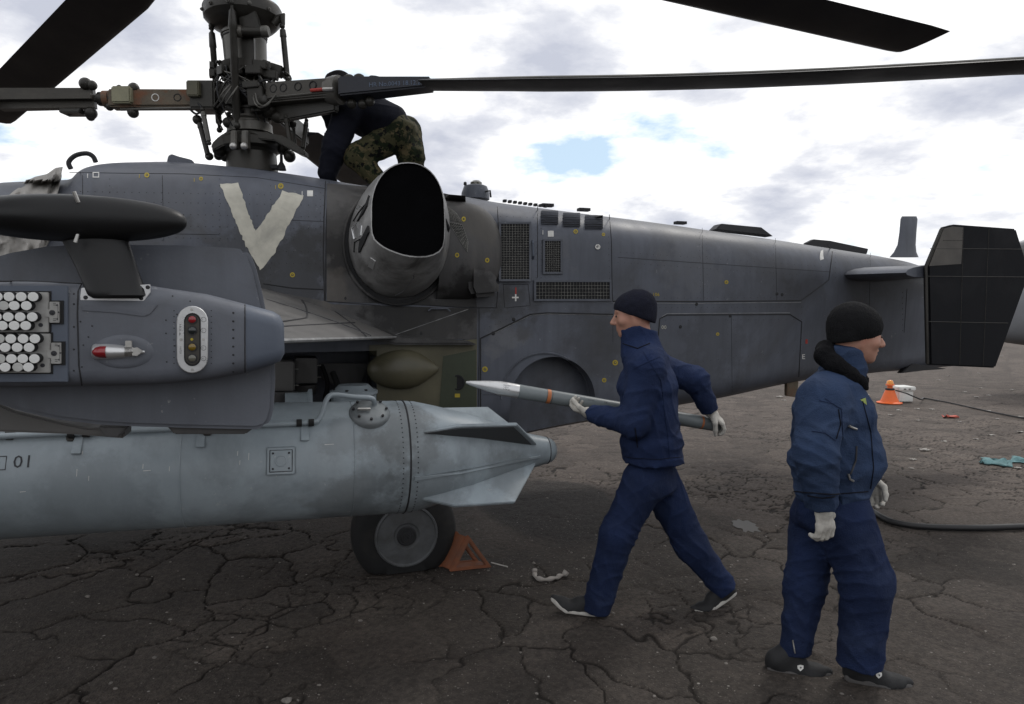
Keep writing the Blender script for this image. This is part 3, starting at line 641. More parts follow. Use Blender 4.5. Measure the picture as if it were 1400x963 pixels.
# ---- sooty exhaust surround and olive bay door, each laid on the skin
def skin_panel(name, q, mat, thick, nx=14, ny=12, base=-.004):
    rows = patch(q, nx, ny, thick); back = patch(q, nx, ny, base); g = G(); g.grid(rows); m = len(rows[0])
    edge = [(0, i) for i in range(m)] + [(j, m - 1) for j in range(1, len(rows))] + [(len(rows) - 1, i) for i in range(m - 2, -1, -1)] + [(j, 0) for j in range(len(rows) - 2, 0, -1)]
    g.grid([[rows[j][i] for j, i in edge + edge[:1]], [back[j][i] for j, i in edge + edge[:1]]])
    return g.obj(name, mat, HELI, 30)
skin_panel('exhaust_surround_panel', [(447, 252), (636, 268), (652, 420), (447, 412)], SOOT, .006, 26, 20)
skin_panel('wing_root_panel', [(445, 416), (652, 422), (652, 464), (541, 463)], SOOT, .004, 20, 6)
OL = skin_panel('olive_bay_door', [(505, 472), (652, 464), (652, 566), (505, 566)], OLIVE, .010, 14, 12)
skin_panel('green_bay_panel', [(606, 487), (651, 478), (651, 566), (600, 566)], OLIVEG, .013, 6, 10)
c, n = hit(552, 505); ax = frame(n); e = G()
e.ball(c - n * .01, .26, .145, .135, (EX, EZ, n), 28, 16)
for p in e.v:
    dx = (p - c).dot(EX) / .26
    if dx > 0: zz = (p - c).dot(EZ); p -= EZ * zz * .55 * dx ** 2; p -= n * (p - c).dot(n) * .5 * dx ** 2
e.obj('door_blister', OLIVE, OL)
l, n = hit(625, 523); G().lathe(l, n, [(.012, .058), (.018, .054), (.018, .045), (.0135, .045)], 16).obj('drain_hole', DARK, HELI)
mark('yellow_tab', [rect(622, 538, 629, 543)], YELL, .016); c, n = hit(545, 500)
g = G(); p0 = P(545, 500, loc(c)[1] + .10)
for a, b, d_, e_ in ((-9, -3.5, 9, -2.6), (-4, -3.5, 4, 0), (-1.5, 0, 1.5, 4)): g.add([P(545 + a, 500 + b, loc(c)[1] + .100), P(545 + d_, 500 + b, loc(c)[1] + .100), P(545 + d_, 500 + e_, loc(c)[1] + .100), P(545 + a, 500 + e_, loc(c)[1] + .100)], [(0, 1, 2, 3)])
g.obj('yellow_stencil', YELL, HELI, 0)
# ---- exhaust duct
A = [P(543 + 68 * math.cos(a), 334 - 76 * math.sin(a), .70) for a in np.linspace(0, 2 * math.pi, 41)[:-1]]
def opening(k):
    # outline in pixels starting at the right (angle 0), anticlockwise, with its own reach from the hull
    a = 2 * math.pi * k / 40
    if math.sin(a) >= 0:
        x = 557.5 + 50.5 * math.copysign(abs(math.cos(a)) ** .9, math.cos(a)); y = 285 - 63 * math.sin(a)
    else:                       # straight sides, then a slanted lower lip
        cl = [(608, 285), (608.5, 300), (608.5, 315), (608, 328), (606, 338), (601, 345), (593, 349.5), (583, 352), (571, 352.5), (560, 351.5), (550, 349.5), (541, 346.5), (532, 343), (524, 339), (517, 334), (511, 328), (508, 320), (507, 310), (507, 300), (507, 292)]
        x, y = cl[39 - k] if 0 <= 39 - k < 20 else (507, 285)
    t = (y - 222) / 130
    return P(x, y, .98 + .34 * t)
B = [opening(k) for k in range(40)]
def lerp_ring(a, b, f, bulge=0):
    c0 = sum(a, Vector()) / len(a); c1 = sum(b, Vector()) / len(b); out = []
    for p, q in zip(a, b):
        m = p.lerp(q, f); c = c0.lerp(c1, f); out.append(c + (m - c) * (1 + bulge))
    return out
g = G(); g.rings([[p - EN * .15 for p in A]] + [lerp_ring(A, B, f, .10 * math.sin(math.pi * f)) for f in (0, .12, .25, .4, .55, .7, .85, 1)], True, False, False)
EXO = g.obj('exhaust_duct', EXH, HELI, 50)
cB = sum(B, Vector()) / 40
lip = [cB + (p - cB) * .975 for p in B]
g = G(); g.rings([B, [p + EN * .004 for p in lip]], True, False, False); g.obj('duct_lip', EXH, EXO, 50)
g = G(); g.rings([[p + EN * .003 for p in lip], [cB + (p - cB) * .968 - EN * .012 for p in B]], True, False, False); n_ = len(g.v); g.add([cB - EN * .035] + g.v[40:80], [(0, 1 + i, 1 + (i + 1) % 40) for i in range(40)]); g.obj('duct_black_cap', EXIN, EXO, 50)  # flat black surface closing the opening just inside the lip
sR = [sum(A, Vector()) / 40 + (p - sum(A, Vector()) / 40) * 1.09 for p in A]
G().rings([[p + EN * .075 for p in sR], [p + EN * .075 for p in A], [p + EN * .02 for p in A]], True, False, False).obj('duct_seat_ring', DARK, HELI, 40)
G().tube([p + EN * .07 for p in sR + sR[:1]], .010, 8).obj('seat_flange', SOOT, HELI)
_b = bmesh.new(); _b.from_mesh(EXO.data); _b.transform(HELI.matrix_world); BVX = BVHTree.FromBMesh(_b); _b.free()
def onx(px, py, off=.004):
    d = ray(px, py).normalized(); l, n, i, s_ = BVX.ray_cast(CAM, d)
    if l is None: return P(px, py, .9)
    return l + (-n if n.dot(d) > 0 else n) * off
def on_duct(name, q, mat, off):
    top_ = [onx(x, y, off) for x, y in q]; low_ = [onx(x, y, -.01) for x, y in q]; n = len(q)
    return G().add(top_ + low_, [tuple(range(n))] + [(i, (i + 1) % n, (i + 1) % n + n, i + n) for i in range(n)]).obj(name, mat, EXO, 0)
for q in ([(484, 303), (492, 290), (502, 279), (506, 268), (503, 282), (498, 292), (490, 303)], [(485, 345), (486, 331), (496, 326), (505, 309), (506, 318), (499, 333), (493, 345)]): on_duct('duct_bracket', q, DARK, .012)
for q in ([(482, 312), (490, 304), (495, 309), (494, 322), (485, 327)], [(507, 352), (514, 357), (511, 368), (504, 364)], [(488, 287), (494, 281), (497, 284), (491, 291)]): on_duct('duct_plate', q, ALU, .006)
G().tube([P(608, 300, 1.14), P(613, 312, 1.10), P(612, 316, 1.02)], .012).obj('duct_clip', DARK, EXO)
G().tube([P(x, y, 1.15) for x, y in ((564, 372), (566, 380), (552, 398), (540, 405))], .0025).obj('duct_weld', SEAM, EXO)
# rounded fairing behind the duct
fc = P(633, 345, .66); rows = []
for i in range(17):
    t = i / 16; cx = -.22 + .52 * t; k = math.sqrt(max(0, 1 - max(0, (t - .35) / .65) ** 2.6)); rows.append([fc + EX * cx + EZ * (.36 * k * math.cos(a)) + EN * (.22 * k * math.sin(a) ** .8 if math.sin(a) > 0 else 0) for a in np.linspace(0.0, math.pi, 22)])
G().grid(rows).obj('exhaust_fairing', SOOT, HELI, 50)
FRO = [o for o in HELI.children if o.name.startswith('exhaust_fairing')][0]
_b = bmesh.new(); _b.from_mesh(FRO.data); _b.transform(HELI.matrix_world); BVF = BVHTree.FromBMesh(_b); _b.free()
def onf(px, py, off=.003):
    d = ray(px, py).normalized(); l, n, i, s = BVF.ray_cast(CAM, d)
    if l is None: return on(px, py, off)
    return l + (-n if n.dot(d) > 0 else n) * off
def quadf(q, nx, ny, off): return [[onf((q[0][0] * (1 - u) + q[1][0] * u) * (1 - v) + (q[3][0] * (1 - u) + q[2][0] * u) * v, (q[0][1] * (1 - u) + q[1][1] * u) * (1 - v) + (q[3][1] * (1 - u) + q[2][1] * u) * v, off) for u in np.linspace(0, 1, nx + 1)] for v in np.linspace(0, 1, ny + 1)]
for q in ([(613, 284), (624, 292), (631, 304), (613, 300)], [(613, 304), (632, 308), (640, 330), (639, 345), (622, 332)][:4]):
    FP = G().grid(quadf(q, 6, 6, .003)).obj('fairing_mesh_panel', DARK, FRO, 0)
    rows_ = quadf(q, 7, 8, .006); w = G()
    for r_ in rows_: w.tube(r_, .0013, 4)
    for k in range(len(rows_[0])): w.tube([r_[k] for r_ in rows_], .0013, 4)
    w.obj('fairing_wire', WIRE, FP, 0)
for x, y in ((625, 349), (666, 356), (634, 300)):
    g = G()
    for k in range(8):
        a0, a1 = 2 * math.pi * k / 8, 2 * math.pi * (k + 1) / 8; p0, p1 = (math.cos(a0), math.sin(a0)), (math.cos(a1), math.sin(a1)); g.grid([[onf(x + 3 * p0[0], y + 3.5 * p0[1]), onf(x + 3 * p1[0], y + 3.5 * p1[1])], [onf(x + 1.3 * p0[0], y + 1.5 * p0[1]), onf(x + 1.3 * p1[0], y + 1.5 * p1[1])]])
    g.obj('yellow_stencil', YELL, FRO, 0)
skb = [(634, 362), (660, 368), (675, 385), (674, 405), (640, 408), (634, 395)]
G().prism([P(x, y, .70) for x, y in skb], EN * .17).obj('fairing_step', SOOT, HELI, 0, bevel=.03)
# ---- spine fittings
def spine(px, py, Y=.1): return P(px, py, Y)
c = spine(650, 268); G().lathe(c - EZ * .03, EZ, [(0, .115), (.05, .115), (.105, .095), (.115, .07)], 20).obj('beacon_base', HULL, HELI)
G().lathe(spine(651, 255), EZ, [(0, .05), (.03, .048), (.045, .03), (.05, .008)], 16).obj('beacon_lens', CLRG, HELI)
G().lathe(spine(636, 258), EZ, [(0, .008), (.03, .008), (.03, .014), (.05, .012), (.055, .003)], 10).obj('spine_probe', SEAM, HELI)
G().tube([spine(664, 262, .2), spine(670, 261, .22), spine(671, 270, .22)], .008).obj('beacon_pipe', SEAM, HELI)
G().prism([P(968, 316, .05), P(976, 308, .05), P(1030, 313, .05), P(1046, 325, .05)], EN * .12).obj('spine_blade_fairing', BLACKP, HELI, 0, bevel=.006)
G().prism([P(1098, 333, .08), P(1108, 328, .08), P(1130, 330, .08), P(1182, 341, .08), P(1180, 348, .08), P(1098, 336, .08)], EN * .05).obj('spine_strip', BLACKP, HELI, 0, bevel=.004)
for x, y in ((748, 281), (798, 287), (930, 305)): G().box(P(x, y, .22), EX * .05, EN * .03, EZ * .012).obj('spine_hinge', SEAM, HELI, 0)
for k in range(9): G().box(P(690 + k * 7, 275 + k * .9, .25), EX * .012, EN * .02, EZ * .010).obj('spine_clip', SEAM, HELI, 0)
G().tube(smoothed([P(97, 231, .1), P(94, 222, .1), P(103, 213, .1), P(118, 210, .1), P(127, 214, .1), P(131, 222, .1)], 5), .016).obj('grab_rail', SEAM, HELI)
G().prism(smoothed([P(233, 230, .25), P(237, 218, .25), P(250, 221, .25), P(268, 226, .25), P(266, 232, .25)], 3), EN * .16).obj('intake_scoop', HULL, HELI, 30, bevel=.008)
G().lathe(P(222, 228, .28) - EZ * .02, EZ, [(0, .085), (.03, .08), (.035, .06)], 16).obj('filler_recess', DARK, HELI)
# ---- tail: aerial, tailplane, fin
AER = [(1220, 350), (1228, 335), (1233, 297), (1243, 294), (1255, 299), (1252, 340), (1253, 354)]
g = G(); rows = []
for y, xl, xr, th in ((352, 1216, 1256, .03), (345, 1222, 1253, .024), (335, 1227, 1252, .018), (318, 1229.5, 1253, .016), (300, 1231, 1254.5, .014), (296, 1233, 1253, .006)):
    a, b = P(xl, y, 0), P(xr, y, 0); c = (a + b) / 2; h = (b - a) / 2; rows.append([c + h * math.cos(t) + EN * th * math.sin(t) for t in np.linspace(0, 2 * math.pi, 17)[:-1]])
g.rings(rows).obj('blade_aerial', HULL, HELI, 50)
def wing_plate(root, tip, thick, n=10):
    rings = []
    for (le, te), th in zip((root, tip), thick):
        c = te - le; r = []
        for k in range(2 * n):
            a = 2 * math.pi * k / (2 * n); f = .5 - .5 * math.cos(a); t = th * math.sin(a) * (1.35 - .9 * f); r.append(le + c * f + EZ * t)
        rings.append(r)
    return G().rings(rings)
FY = 1.30
wing_plate((P(1146, 376, .42), P(1285, 374, .35)), (P(1238, 373, FY - .02), P(1345, 366, FY - .02)), (.07, .05)).obj('tailplane', HULL, HELI, 40)
far_le = H(loc(P(1146, 376, .42))[0] + .35, -FY, loc(P(1146, 376, .42))[2]); wing_plate((P(1146, 376, -.3), P(1285, 374, -.3)), (far_le, far_le + EX * .75), (.07, .05)).obj('tailplane', HULL, HELI, 40)
FIN = [(1288, 311), (1301, 307.5), (1385, 313.5), (1400, 362), (1402, 378), (1357, 503), (1268, 499), (1265, 366)]
def fin(Yc, name):
    fpts = [P(x, y, FY) for x, y in FIN]; sh = EN * (Yc - FY)
    return G().prism([p + sh - EN * .03 for p in fpts], EN * .06).obj(name, FINP, HELI, 0, bevel=.012)
FN = fin(FY, 'tail_fin'); fin(-FY, 'tail_fin')
WORN = mk('fin_worn_paint', (0.085, 0.078, 0.07), 0.7, 0, 0.3, 5, .1, 60, (0.018, 0.018, 0.02), 0.95)
G().prism([P(x, y, FY + .030) for x, y in ((1290, 313), (1302, 310), (1317, 311), (1314, 361), (1270, 364))], EN * .0015).obj('worn_patch', WORN, FN, 0)
for q in ([(1266, 378), (1400, 379)], [(1317, 311), (1312, 499)], [(1352, 312), (1344, 501)], [(1272, 340), (1396, 341)], [(1268, 440), (1378, 442)]):
    G().tube([P(x, y, FY + .0302) for x, y in q], .0028, 5).obj('fin_joint', EDGE if q[0][1] == 378 and False else MAST, FN, 60)
G().tube([P(x, y, FY + .022) for x, y in ((1288, 312), (1266, 366), (1268, 498))], .012, 6).obj('fin_leading_edge', MAST, FN, 60)
frv = G()
for k in range(14): frv.ball(P(1290 + k * 1.9, 329, FY + .032), .0035, n=5, m=3); frv.ball(P(1316, 315 + k * 3.4, FY + .032), .0035, n=5, m=3)
frv.obj('fin_rivets', SEAM, FN, 0, kind='stuff')
G().prism([P(1240, 496, .2), P(1288, 504, .2), P(1258, 506, .2), P(1225, 510, .2)], EN * .06).obj('tail_bumper', BLACKP, HELI, 0, bevel=.006)
G().prism([P(1072, 524, .3), P(1088, 520, .3), P(1086, 543, .3), P(1072, 541, .3)], EN * .04).obj('tail_skid_tab', RUST, HELI, 0, bevel=.004)
# ------------------------------------------------------------------ stub wing
wr = [(P(300, 398, .74), P(541, 462, .74)), (P(200, 412, 3.42), P(376, 466, 3.40))]
# planform: leading and trailing edges at root and tip
le0, te0 = H(Xof(300, .74), .70, 1.80), P(543, 462, .72)
le1, te1 = P(60, 440, 3.38), P(379, 468, 3.36)
WING = wing_plate((le0, te0), (le1, te1), (.085, .05), 12).obj('stub_wing', WINGP, HELI, 40)
def onwing(a, b, off=.006):   # a along chord 0..1, b along span 0..1 on the upper face
    le, te = le0.lerp(le1, b), te0.lerp(te1, b); th = .085 + (.05 - .085) * b; f = a
    s = math.sqrt(max(0, 1 - (1 - 2 * f) ** 2)); return le.lerp(te, f) + EZ * (th * s * (1.35 - .9 * f) + off)
for pts in ([(.45, .02), (.70, .5), (.75, .9)], [(.62, 0), (.985, .42)], [(.80, .15), (.80, .9)], [(.40, .35), (.98, .35)]):
    G().tube([onwing(a0 + (a1 - a0) * k / 8, b0 + (b1 - b0) * k / 8, 0) for (a0, b0), (a1, b1) in zip(pts, pts[1:]) for k in range(9)], .006, 5).obj('wing_seam', SEAM, WING, 60)
G().tube([te0 + EZ * .004, te1 + EZ * .004], .008, 6).obj('trailing_edge_strip', EDGE, WING)
rt = [P(x, y, .80) for x, y in ((360, 396), (445, 412), (541, 458), (640, 466), (655, 472), (541, 472), (360, 440))]
G().prism(rt, -EN * .25).obj('wing_root_fairing', SOOT, HELI, 0, bevel=.02)

# ------------------------------------------------------------------ wing-tip pod and end plate
PY0 = 3.40
plate = [(-90, 390), (-40, 362), (10, 346), (60, 337), (110, 334), (250, 335), (320, 339), (334, 341), (343, 349), (350, 368), (358, 400), (366, 440), (374, 470), (376, 520), (374, 560), (370, 575), (363, 584), (350, 588), (250, 586), (180, 584), (130, 581), (80, 575), (30, 564), (-20, 548), (-90, 520)]
EP = G().prism([P(x, y, PY0) for x, y in plate], -EN * .05).obj('wing_end_plate', PODP, HELI, 0, bevel=.012)
low = [(-90, 515), (20, 562), (80, 577), (120, 585), (170, 586), (170, 600), (95, 594), (-90, 588)]
G().prism([P(x, y, PY0 - .06) for x, y in low], -EN * .10).obj('pylon_fairing', WINGP, HELI, 0, bevel=.006)
for x0, x1, y1 in ((133, 176, 598), (228, 350, 594)): G().prism([P(x0, 583, PY0 - .03), P(x1, 583, PY0 - .03), P(x1 - 14, y1, PY0 - .03), P(x0 + 10, y1, PY0 - .03)], -EN * .05).obj('plate_foot', SOOT, HELI, 0, bevel=.004)
pod_st = [(-150, 392, 528), (-60, 386, 531), (20, 384, 531), (105, 386, 529), (205, 391, 527), (280, 402, 520), (335, 416, 510)]
def pod_section(px, y0, y1, outer, r=.045, inner=PY0 - .01):
    x, zt, zb = Xof(px, outer), None, None
    q = H(x, outer - .02, 0); zt, zb = zat(y0, q.y), zat(y1, q.y); pts = []
    for cy, cz, a0 in ((outer - r, zt - r, 0), (inner + r * .5, zt - r * .5, 90), (inner + r * .5, zb + r * .5, 180), (outer - r, zb + r, 270)):
        rr = r if cy > inner + r else r * .5
        for k in range(6): a = R(a0 + 90 * k / 5); pts.append(H(x, cy + rr * math.cos(a), cz + rr * math.sin(a)))
    return pts
POD = G().rings([pod_section(*s, PY0 + .17 - max(0, s[0] - 205) * .0002) for s in pod_st]).obj('wing_tip_pod', PODP, HELI, 35)
G().rings([pod_section(335, 416, 510, PY0 + .142), pod_section(372, 426, 499, PY0 + .128, .04), pod_section(382, 432, 494, PY0 + .118, .035), pod_section(387.5, 444, 484, PY0 + .095, .03)]).obj('pod_end_cap', PODD, POD, 40)
PF = PY0 + .17
bmp = bmesh.new(); bmp.from_mesh(POD.data); bmp.transform(HELI.matrix_world); BVP = BVHTree.FromBMesh(bmp); bmp.free()
def onp(px, py, off=.0):
    d = ray(px, py).normalized(); l, n, i, s = BVP.ray_cast(CAM, d)
    if l is None: return P(px, py, PF) + EN * off
    if n.dot(d) > 0: n = -n
    return l + n * off
def nrm(px, py):
    d = ray(px, py).normalized(); l, n, i, s = BVP.ray_cast(CAM, d)
    if l is None: return EN
    return -n if n.dot(d) > 0 else n
# flat dispenser bay panel, blocks and cartridges
def face(x, y, o=0.0): return P(x, y, PF + o)
G().prism([face(*p) for p in ((-90, 391), (94, 391), (94, 522), (-90, 523))], EN * .004).obj('dispenser_bay', PODD, POD, 0, bevel=.0015)
Q = lambda zx, zy: (zx / 3.5, 240 + zy / 3.5)
cart_mesh = {}
def cart(zx, zy, grey, blk):
    x, y = Q(zx, zy); a = face(x, y, .010)
    key = grey
    if key not in cart_mesh:
        o = G().lathe(a, EN, [(0, .0122), (.026, .0122), (.0265, .0114), (.0255, .0114)], 18).obj('cartridge_body', DARK, blk, 40)
        c = G().lathe(a + EN * .0256, EN, [(0, .0113), (.0022, .0113), (.003, .0106)], 18).obj('cartridge_cap', GREYC if grey else WHITEC, blk, 30)
        cart_mesh[key] = (a, o, c); return
    a0, o0, c0 = cart_mesh[key]; dl = blk.matrix_world.to_3x3().inverted() @ (a - a0)
    for s in (o0, c0):
        n = s.copy(); COL.objects.link(n); n.parent = blk; n.location = dl
for blk_i, (y0, y1, xr, rows) in enumerate([
    (560, 750, 240, [(582, [-107, -50, 8, 64, 121, 177], []), (624, [-76, -19, 88, 145], [38]), (677, [-110, -53, 4, 60, 116, 173], []), (718, [-80, -24, 32, 88, 142], [])]),
    (757, 943, 248, [(780, [-97, -40, 72, 130, 185], [18]), (821, [-68, 45, 102, 158], [-11]), (874, [-92, -35, 75, 128, 183], [22]), (914, [-69, -12, 45, 155], [105])])]):
    B_ = G().prism([face(*Q(*p)) for p in ((-320, y0), (xr, y0), (xr, y1), (-320, y1))], EN * .012).obj('dispenser_block', PLATE, POD, 0, bevel=.0015)
    G().prism([face(*Q(*p)) for p in ((-330, y0 - 6), (xr + 9, y0 - 6), (xr + 9, y1 + 6), (-330, y1 + 6))], EN * .006).obj('block_gasket', DARK, POD, 0)
    for (yy, xs, gx) in rows:
        for x in xs: cart(x, yy, False, B_)
        for x in gx: cart(x, yy, True, B_)
    lx = xr + 2; ly = (y0 + y1) / 2
    G().prism([face(*Q(*p)) for p in ((lx, ly - 56), (lx + 66, ly - 56), (lx + 66, ly + 56), (lx, ly + 56))], EN * .008).obj('latch_gasket', DARK, POD, 0)
    LP = G().prism([face(*Q(*p)) for p in ((lx + 2, ly - 50), (lx + 50, ly - 50), (lx + 50, ly + 50), (lx + 2, ly + 50), (lx + 2, ly + 24), (lx - 18, ly + 24), (lx - 18, ly - 14), (lx + 2, ly - 14))], EN * .014).obj('latch_plate', PLATE, POD, 0, bevel=.001)
    c = face(*Q(lx + 8, ly + 2), .014); G().lathe(c, EN, [(0, .0068), (.002, .0062), (.002, .003), (.0035, .002)], 14).obj('latch_screw', INK, LP)
    for dx, dy in ((30, -34), (32, 32), (38, 0)): G().lathe(face(*Q(lx + dx, ly + dy), .0138), EN, [(0, .0022), (.001, .0018)], 8).obj('latch_rivet', INK, LP)
    g = G()
    for dy in (-44, -36, 30, 38):
        g.add([face(*Q(lx + 12, ly + dy), .0146), face(*Q(lx + 26, ly + dy), .0146), face(*Q(lx + 26, ly + dy + 2.5), .0146), face(*Q(lx + 12, ly + dy + 2.5), .0146)], [(0, 1, 2, 3)])
    g.add([face(*Q(lx + 34, ly - 40), .0146), face(*Q(lx + 35.5, ly - 40), .0146), face(*Q(lx + 35.5, ly + 40), .0146), face(*Q(lx + 34, ly + 40), .0146)], [(0, 1, 2, 3)])
    g.obj('latch_print', INK, LP, 0)
    G().lathe(face(*Q(196 if blk_i == 0 else 205, y1 - 34), .010), EN, [(0, .006), (.003, .005)], 10).obj('block_bolt', INK, B_)
# seams and rivets of the pod
def pseam(pts, r=.0016, name='pod_seam', mat=None): return G().tube([onp(x, y, .0002) for x, y in densify(pts, 4)], r, 5).obj(name, mat or SEAM, POD, 60)
pseam([(112, 388), (107, 398), (106, 430), (108, 500), (112, 527)], .002); pseam([(335, 417), (335, 509)], .0018)
pseam([(-40, 384.8), (40, 385), (112, 388)], .002)
pr = G()
def privet(x, y, r=.0028): l = onp(x, y); n = nrm(x, y); a = frame(n); pr.ball(l, r, r, r * .5, (a[1], a[2], a[0]), 8, 3)
for y in (402, 416, 447, 478, 507): privet(101, y)
for x, y in ((117, 422), (141, 423), (167, 423), (191, 423), (110, 440), (126, 446), (114, 472), (112, 502), (121, 461), (236, 405), (260, 412), (242, 430), (227, 438), (227, 456), (228, 495), (239, 473)): privet(x, y, .0024)
for k in range(8): privet(319, 428 + k * 11.5, .0034)
for k in range(10): privet(238, 425 + k * 8, .0018); privet(289, 425 + k * 8, .0018)
for k in range(16):
    a = 2 * math.pi * k / 16; privet(168 + 40 * math.cos(a), 481 + 20 * math.sin(a), .0019)
pr.obj('pod_rivets', SEAM, POD, 30, kind='stuff')
# raised doubler under the mast foot
G().prism([onp(x, y, -.001) for x, y in ((112, 417), (150, 418), (216, 417), (205, 430), (196, 433), (158, 428), (112, 425))], EN * .004).obj('doubler_strip', PODP, POD, 0, bevel=.001)
# navigation light
seat = [onp(168 + 44 * math.cos(a), 481 + 24 * math.sin(a), -.002) for a in np.linspace(0, 2 * math.pi, 33)[:-1]]
g = G(); c0 = onp(168, 481); g.rings([seat, [c0 + (p - c0) * .90 + EN * .005 for p in seat], [c0 + (p - c0) * .7 + EN * .006 for p in seat]]); g.obj('light_seat', PODP, POD, 50)
def lamp_ring(px, h, rz, w=.024):
    c = P(px, 481, PF - .006); up = zat(481 - h, c.y) - c.z
    return [c + EZ * up * math.sin(a) + EN * w * max(0, math.cos(a)) for a in np.linspace(-math.pi / 2, math.pi / 2, 14)]
NL = G().rings([lamp_ring(128, 9.5, 0), lamp_ring(131, 11, 0, .03), lamp_ring(150, 11.5, 0, .032), lamp_ring(170, 9.5, 0, .028), lamp_ring(186, 6.5, 0, .02), lamp_ring(199, 2.5, 0, .012)]).obj('navigation_light', ALU, POD, 50)
G().rings([lamp_ring(129, 1.5, 0, .020), lamp_ring(130.5, 6, 0, .032), lamp_ring(134, 8.8, 0, .036), lamp_ring(140, 9.8, 0, .038), lamp_ring(148.5, 10.2, 0, .037)]).obj('red_lens', REDG, NL, 60)
for k in range(6): G().tube([P(171 + k * 2, 481 - 6, PF + .018), P(171 + k * 2, 481, PF + .025), P(171 + k * 2, 481 + 6, PF + .018)], .0012, 5).obj('light_rib', STEEL, NL)
G().prism([P(x, y, PF + .016) for x, y in ((172, 466), (181, 466), (181, 475), (172, 475))], EN * .008).obj('light_clip', STEEL, NL, 0, bevel=.001)
G().prism([P(x, y, PF + .018) for x, y in ((181, 476), (188, 475), (196, 480), (188, 487), (181, 486))], EN * .006).obj('light_tail', STEEL, NL, 0, bevel=.001)
# signal unit: oval plate with four lenses
def oval(cx, cy, hw, hh, off):
    pts = [(cx + hw * math.cos(a), cy - (hh - hw) - hw * math.sin(a)) for a in np.linspace(0, math.pi, 13)] + [(cx + hw * math.cos(a), cy + (hh - hw) - hw * math.sin(a)) for a in np.linspace(math.pi, 2 * math.pi, 13)]
    return [P(x, y, PF + off) for x, y in pts]
SY0 = 0.001
SU = G().rings([oval(263, 464.5, 21.5, 46, -.012), oval(263, 464.5, 21.5, 46, SY0), oval(263, 464.5, 20.5, 45, SY0 + .002), oval(263, 464.5, 12, 37, SY0 + .002)]).obj('signal_unit', ALU, POD, 30)
G().rings([oval(263, 464.5, 11.5, 36.5, SY0 + .002), oval(263, 464.5, 11.5, 36.5, SY0 + .0035), oval(263, 464.5, 10, 35, SY0 + .0036)]).obj('lens_gasket', DARK, SU, 30)
G().rings([oval(263, 464.5, 9.6, 34, SY0 + .0036), oval(263, 464.5, 9.6, 34, SY0 + .0048)]).obj('lens_panel', CUFFP, SU, 30)
for (zy, m) in ((690, REDG), (742, DRKG), (822, YELG), (875, CLRG)):
    x, y = Q(920, zy); c = P(x, y, PF + SY0 + .0045)
    s = G().lathe(c, EN, [(0, .0125), (.004, .0118), (.004, .0108)], 20).obj('lens_ring', SEAM, SU); G().lathe(c, EN, [(.001, .0108), (.004, .0095), (.006, .006), (.0066, .002)], 20).obj('signal_lens', m, s, 60)
x, y = Q(918, 785); G().lathe(P(x, y, PF + SY0 + .0045), EN, [(0, .004), (.002, .003)], 12).obj('centre_bolt', YELL, SU)
for zx, zy in ((917, 642), (920, 930), (866, 785), (973, 785)):
    x, y = Q(zx, zy); G().lathe(P(x, y, PF + SY0 + .0018), EN, [(0, .004), (.0018, .0034)], 12).obj('unit_screw', STEEL, SU)
def pod_print(s, zx, zy, h, rot, off=SY0 + .0024):
    x, y = Q(zx, zy); vs, fs = text_mesh(s, 1.0); k = h / .7; c, s_ = math.cos(rot), math.sin(rot)
    G().add([P(x + (v.x * c + v.y * s_) * k, y + (v.x * s_ - v.y * c) * k, PF + off) for v in vs], fs).obj('unit_print', INK, SU, 0)
pod_print('МСК-46', 856, 712, 3.0, math.pi / 2); pod_print('110Л25', 860, 815, 2.4, math.pi / 2)
for i, zy in enumerate((690, 742, 826, 876)):
    x, y = Q(974, zy); c = P(x, y, PF + SY0 + .0022); G().tube([c + EX * .0062 * math.cos(a) + EZ * .0062 * math.sin(a) for a in np.linspace(0, 2 * math.pi, 17)], .0005, 4).obj('unit_ring_print', INK, SU); pod_print(str(i + 1), 967, zy + 5, 2.6, 0)
# black pod on a raked mast
AP = G(); c = P(108, 299, PF - .06)
prof = []
for k in range(25):
    t = k / 24; a = math.pi * t; prof.append((-.262 * math.cos(a), .0615 * math.sin(a) ** .82))
AP.lathe(c + EX * -.005, EX, prof, 32)
APO = AP.obj('antenna_pod', RADOME, HELI, 60)
rg = []
for (xl, xr, y, th, yy) in ((77, 172, 312, .028, PF - .06), (85, 176, 330, .028, PF - .06), (103, 188, 366, .027, PF - .035), (116, 199, 396, .026, PF - .006), (120, 199, 404, .024, PF + .001), (127, 192, 408, .014, PF + .006)):
    a, b = P(xl, y, yy), P(xr, y, yy); cc = (a + b) / 2; h = (b - a) / 2
    rg.append([cc + h * (abs(math.cos(t)) ** .9 * (1 if math.cos(t) > 0 else -1)) + EN * th * math.sin(t) for t in np.linspace(0, 2 * math.pi, 25)[:-1]])
G().rings(rg).obj('antenna_mast', RADOME, APO, 50)
ft = [(111, 396), (114, 391), (200, 388), (205, 389), (204, 402), (196, 411), (111, 410)]
MF = G().prism([P(x, y, PF - .006) for x, y in ((110, 411), (197, 412), (206, 400), (206, 389), (112, 394))], EN * .006).obj('mast_foot', ALU, APO, 0, bevel=.001)
G().prism([P(x, y, PF - .10) for x, y in ((112, 396), (200, 394), (204, 398), (204, 405), (110, 404))], EN * .09).obj('mast_socket', PODP, APO, 0, bevel=.004)
for x, y in ((117, 407), (193, 408), (202, 393)): G().lathe(P(x, y, PF + .0), EN, [(0, .0055), (.002, .005), (.003, .002)], 10).obj('foot_screw', SEAM, MF)
G().tube([P(107, 277, PF - .012), P(101, 262, PF - .006)], .005, 8).obj('pod_pin', STEEL, APO)
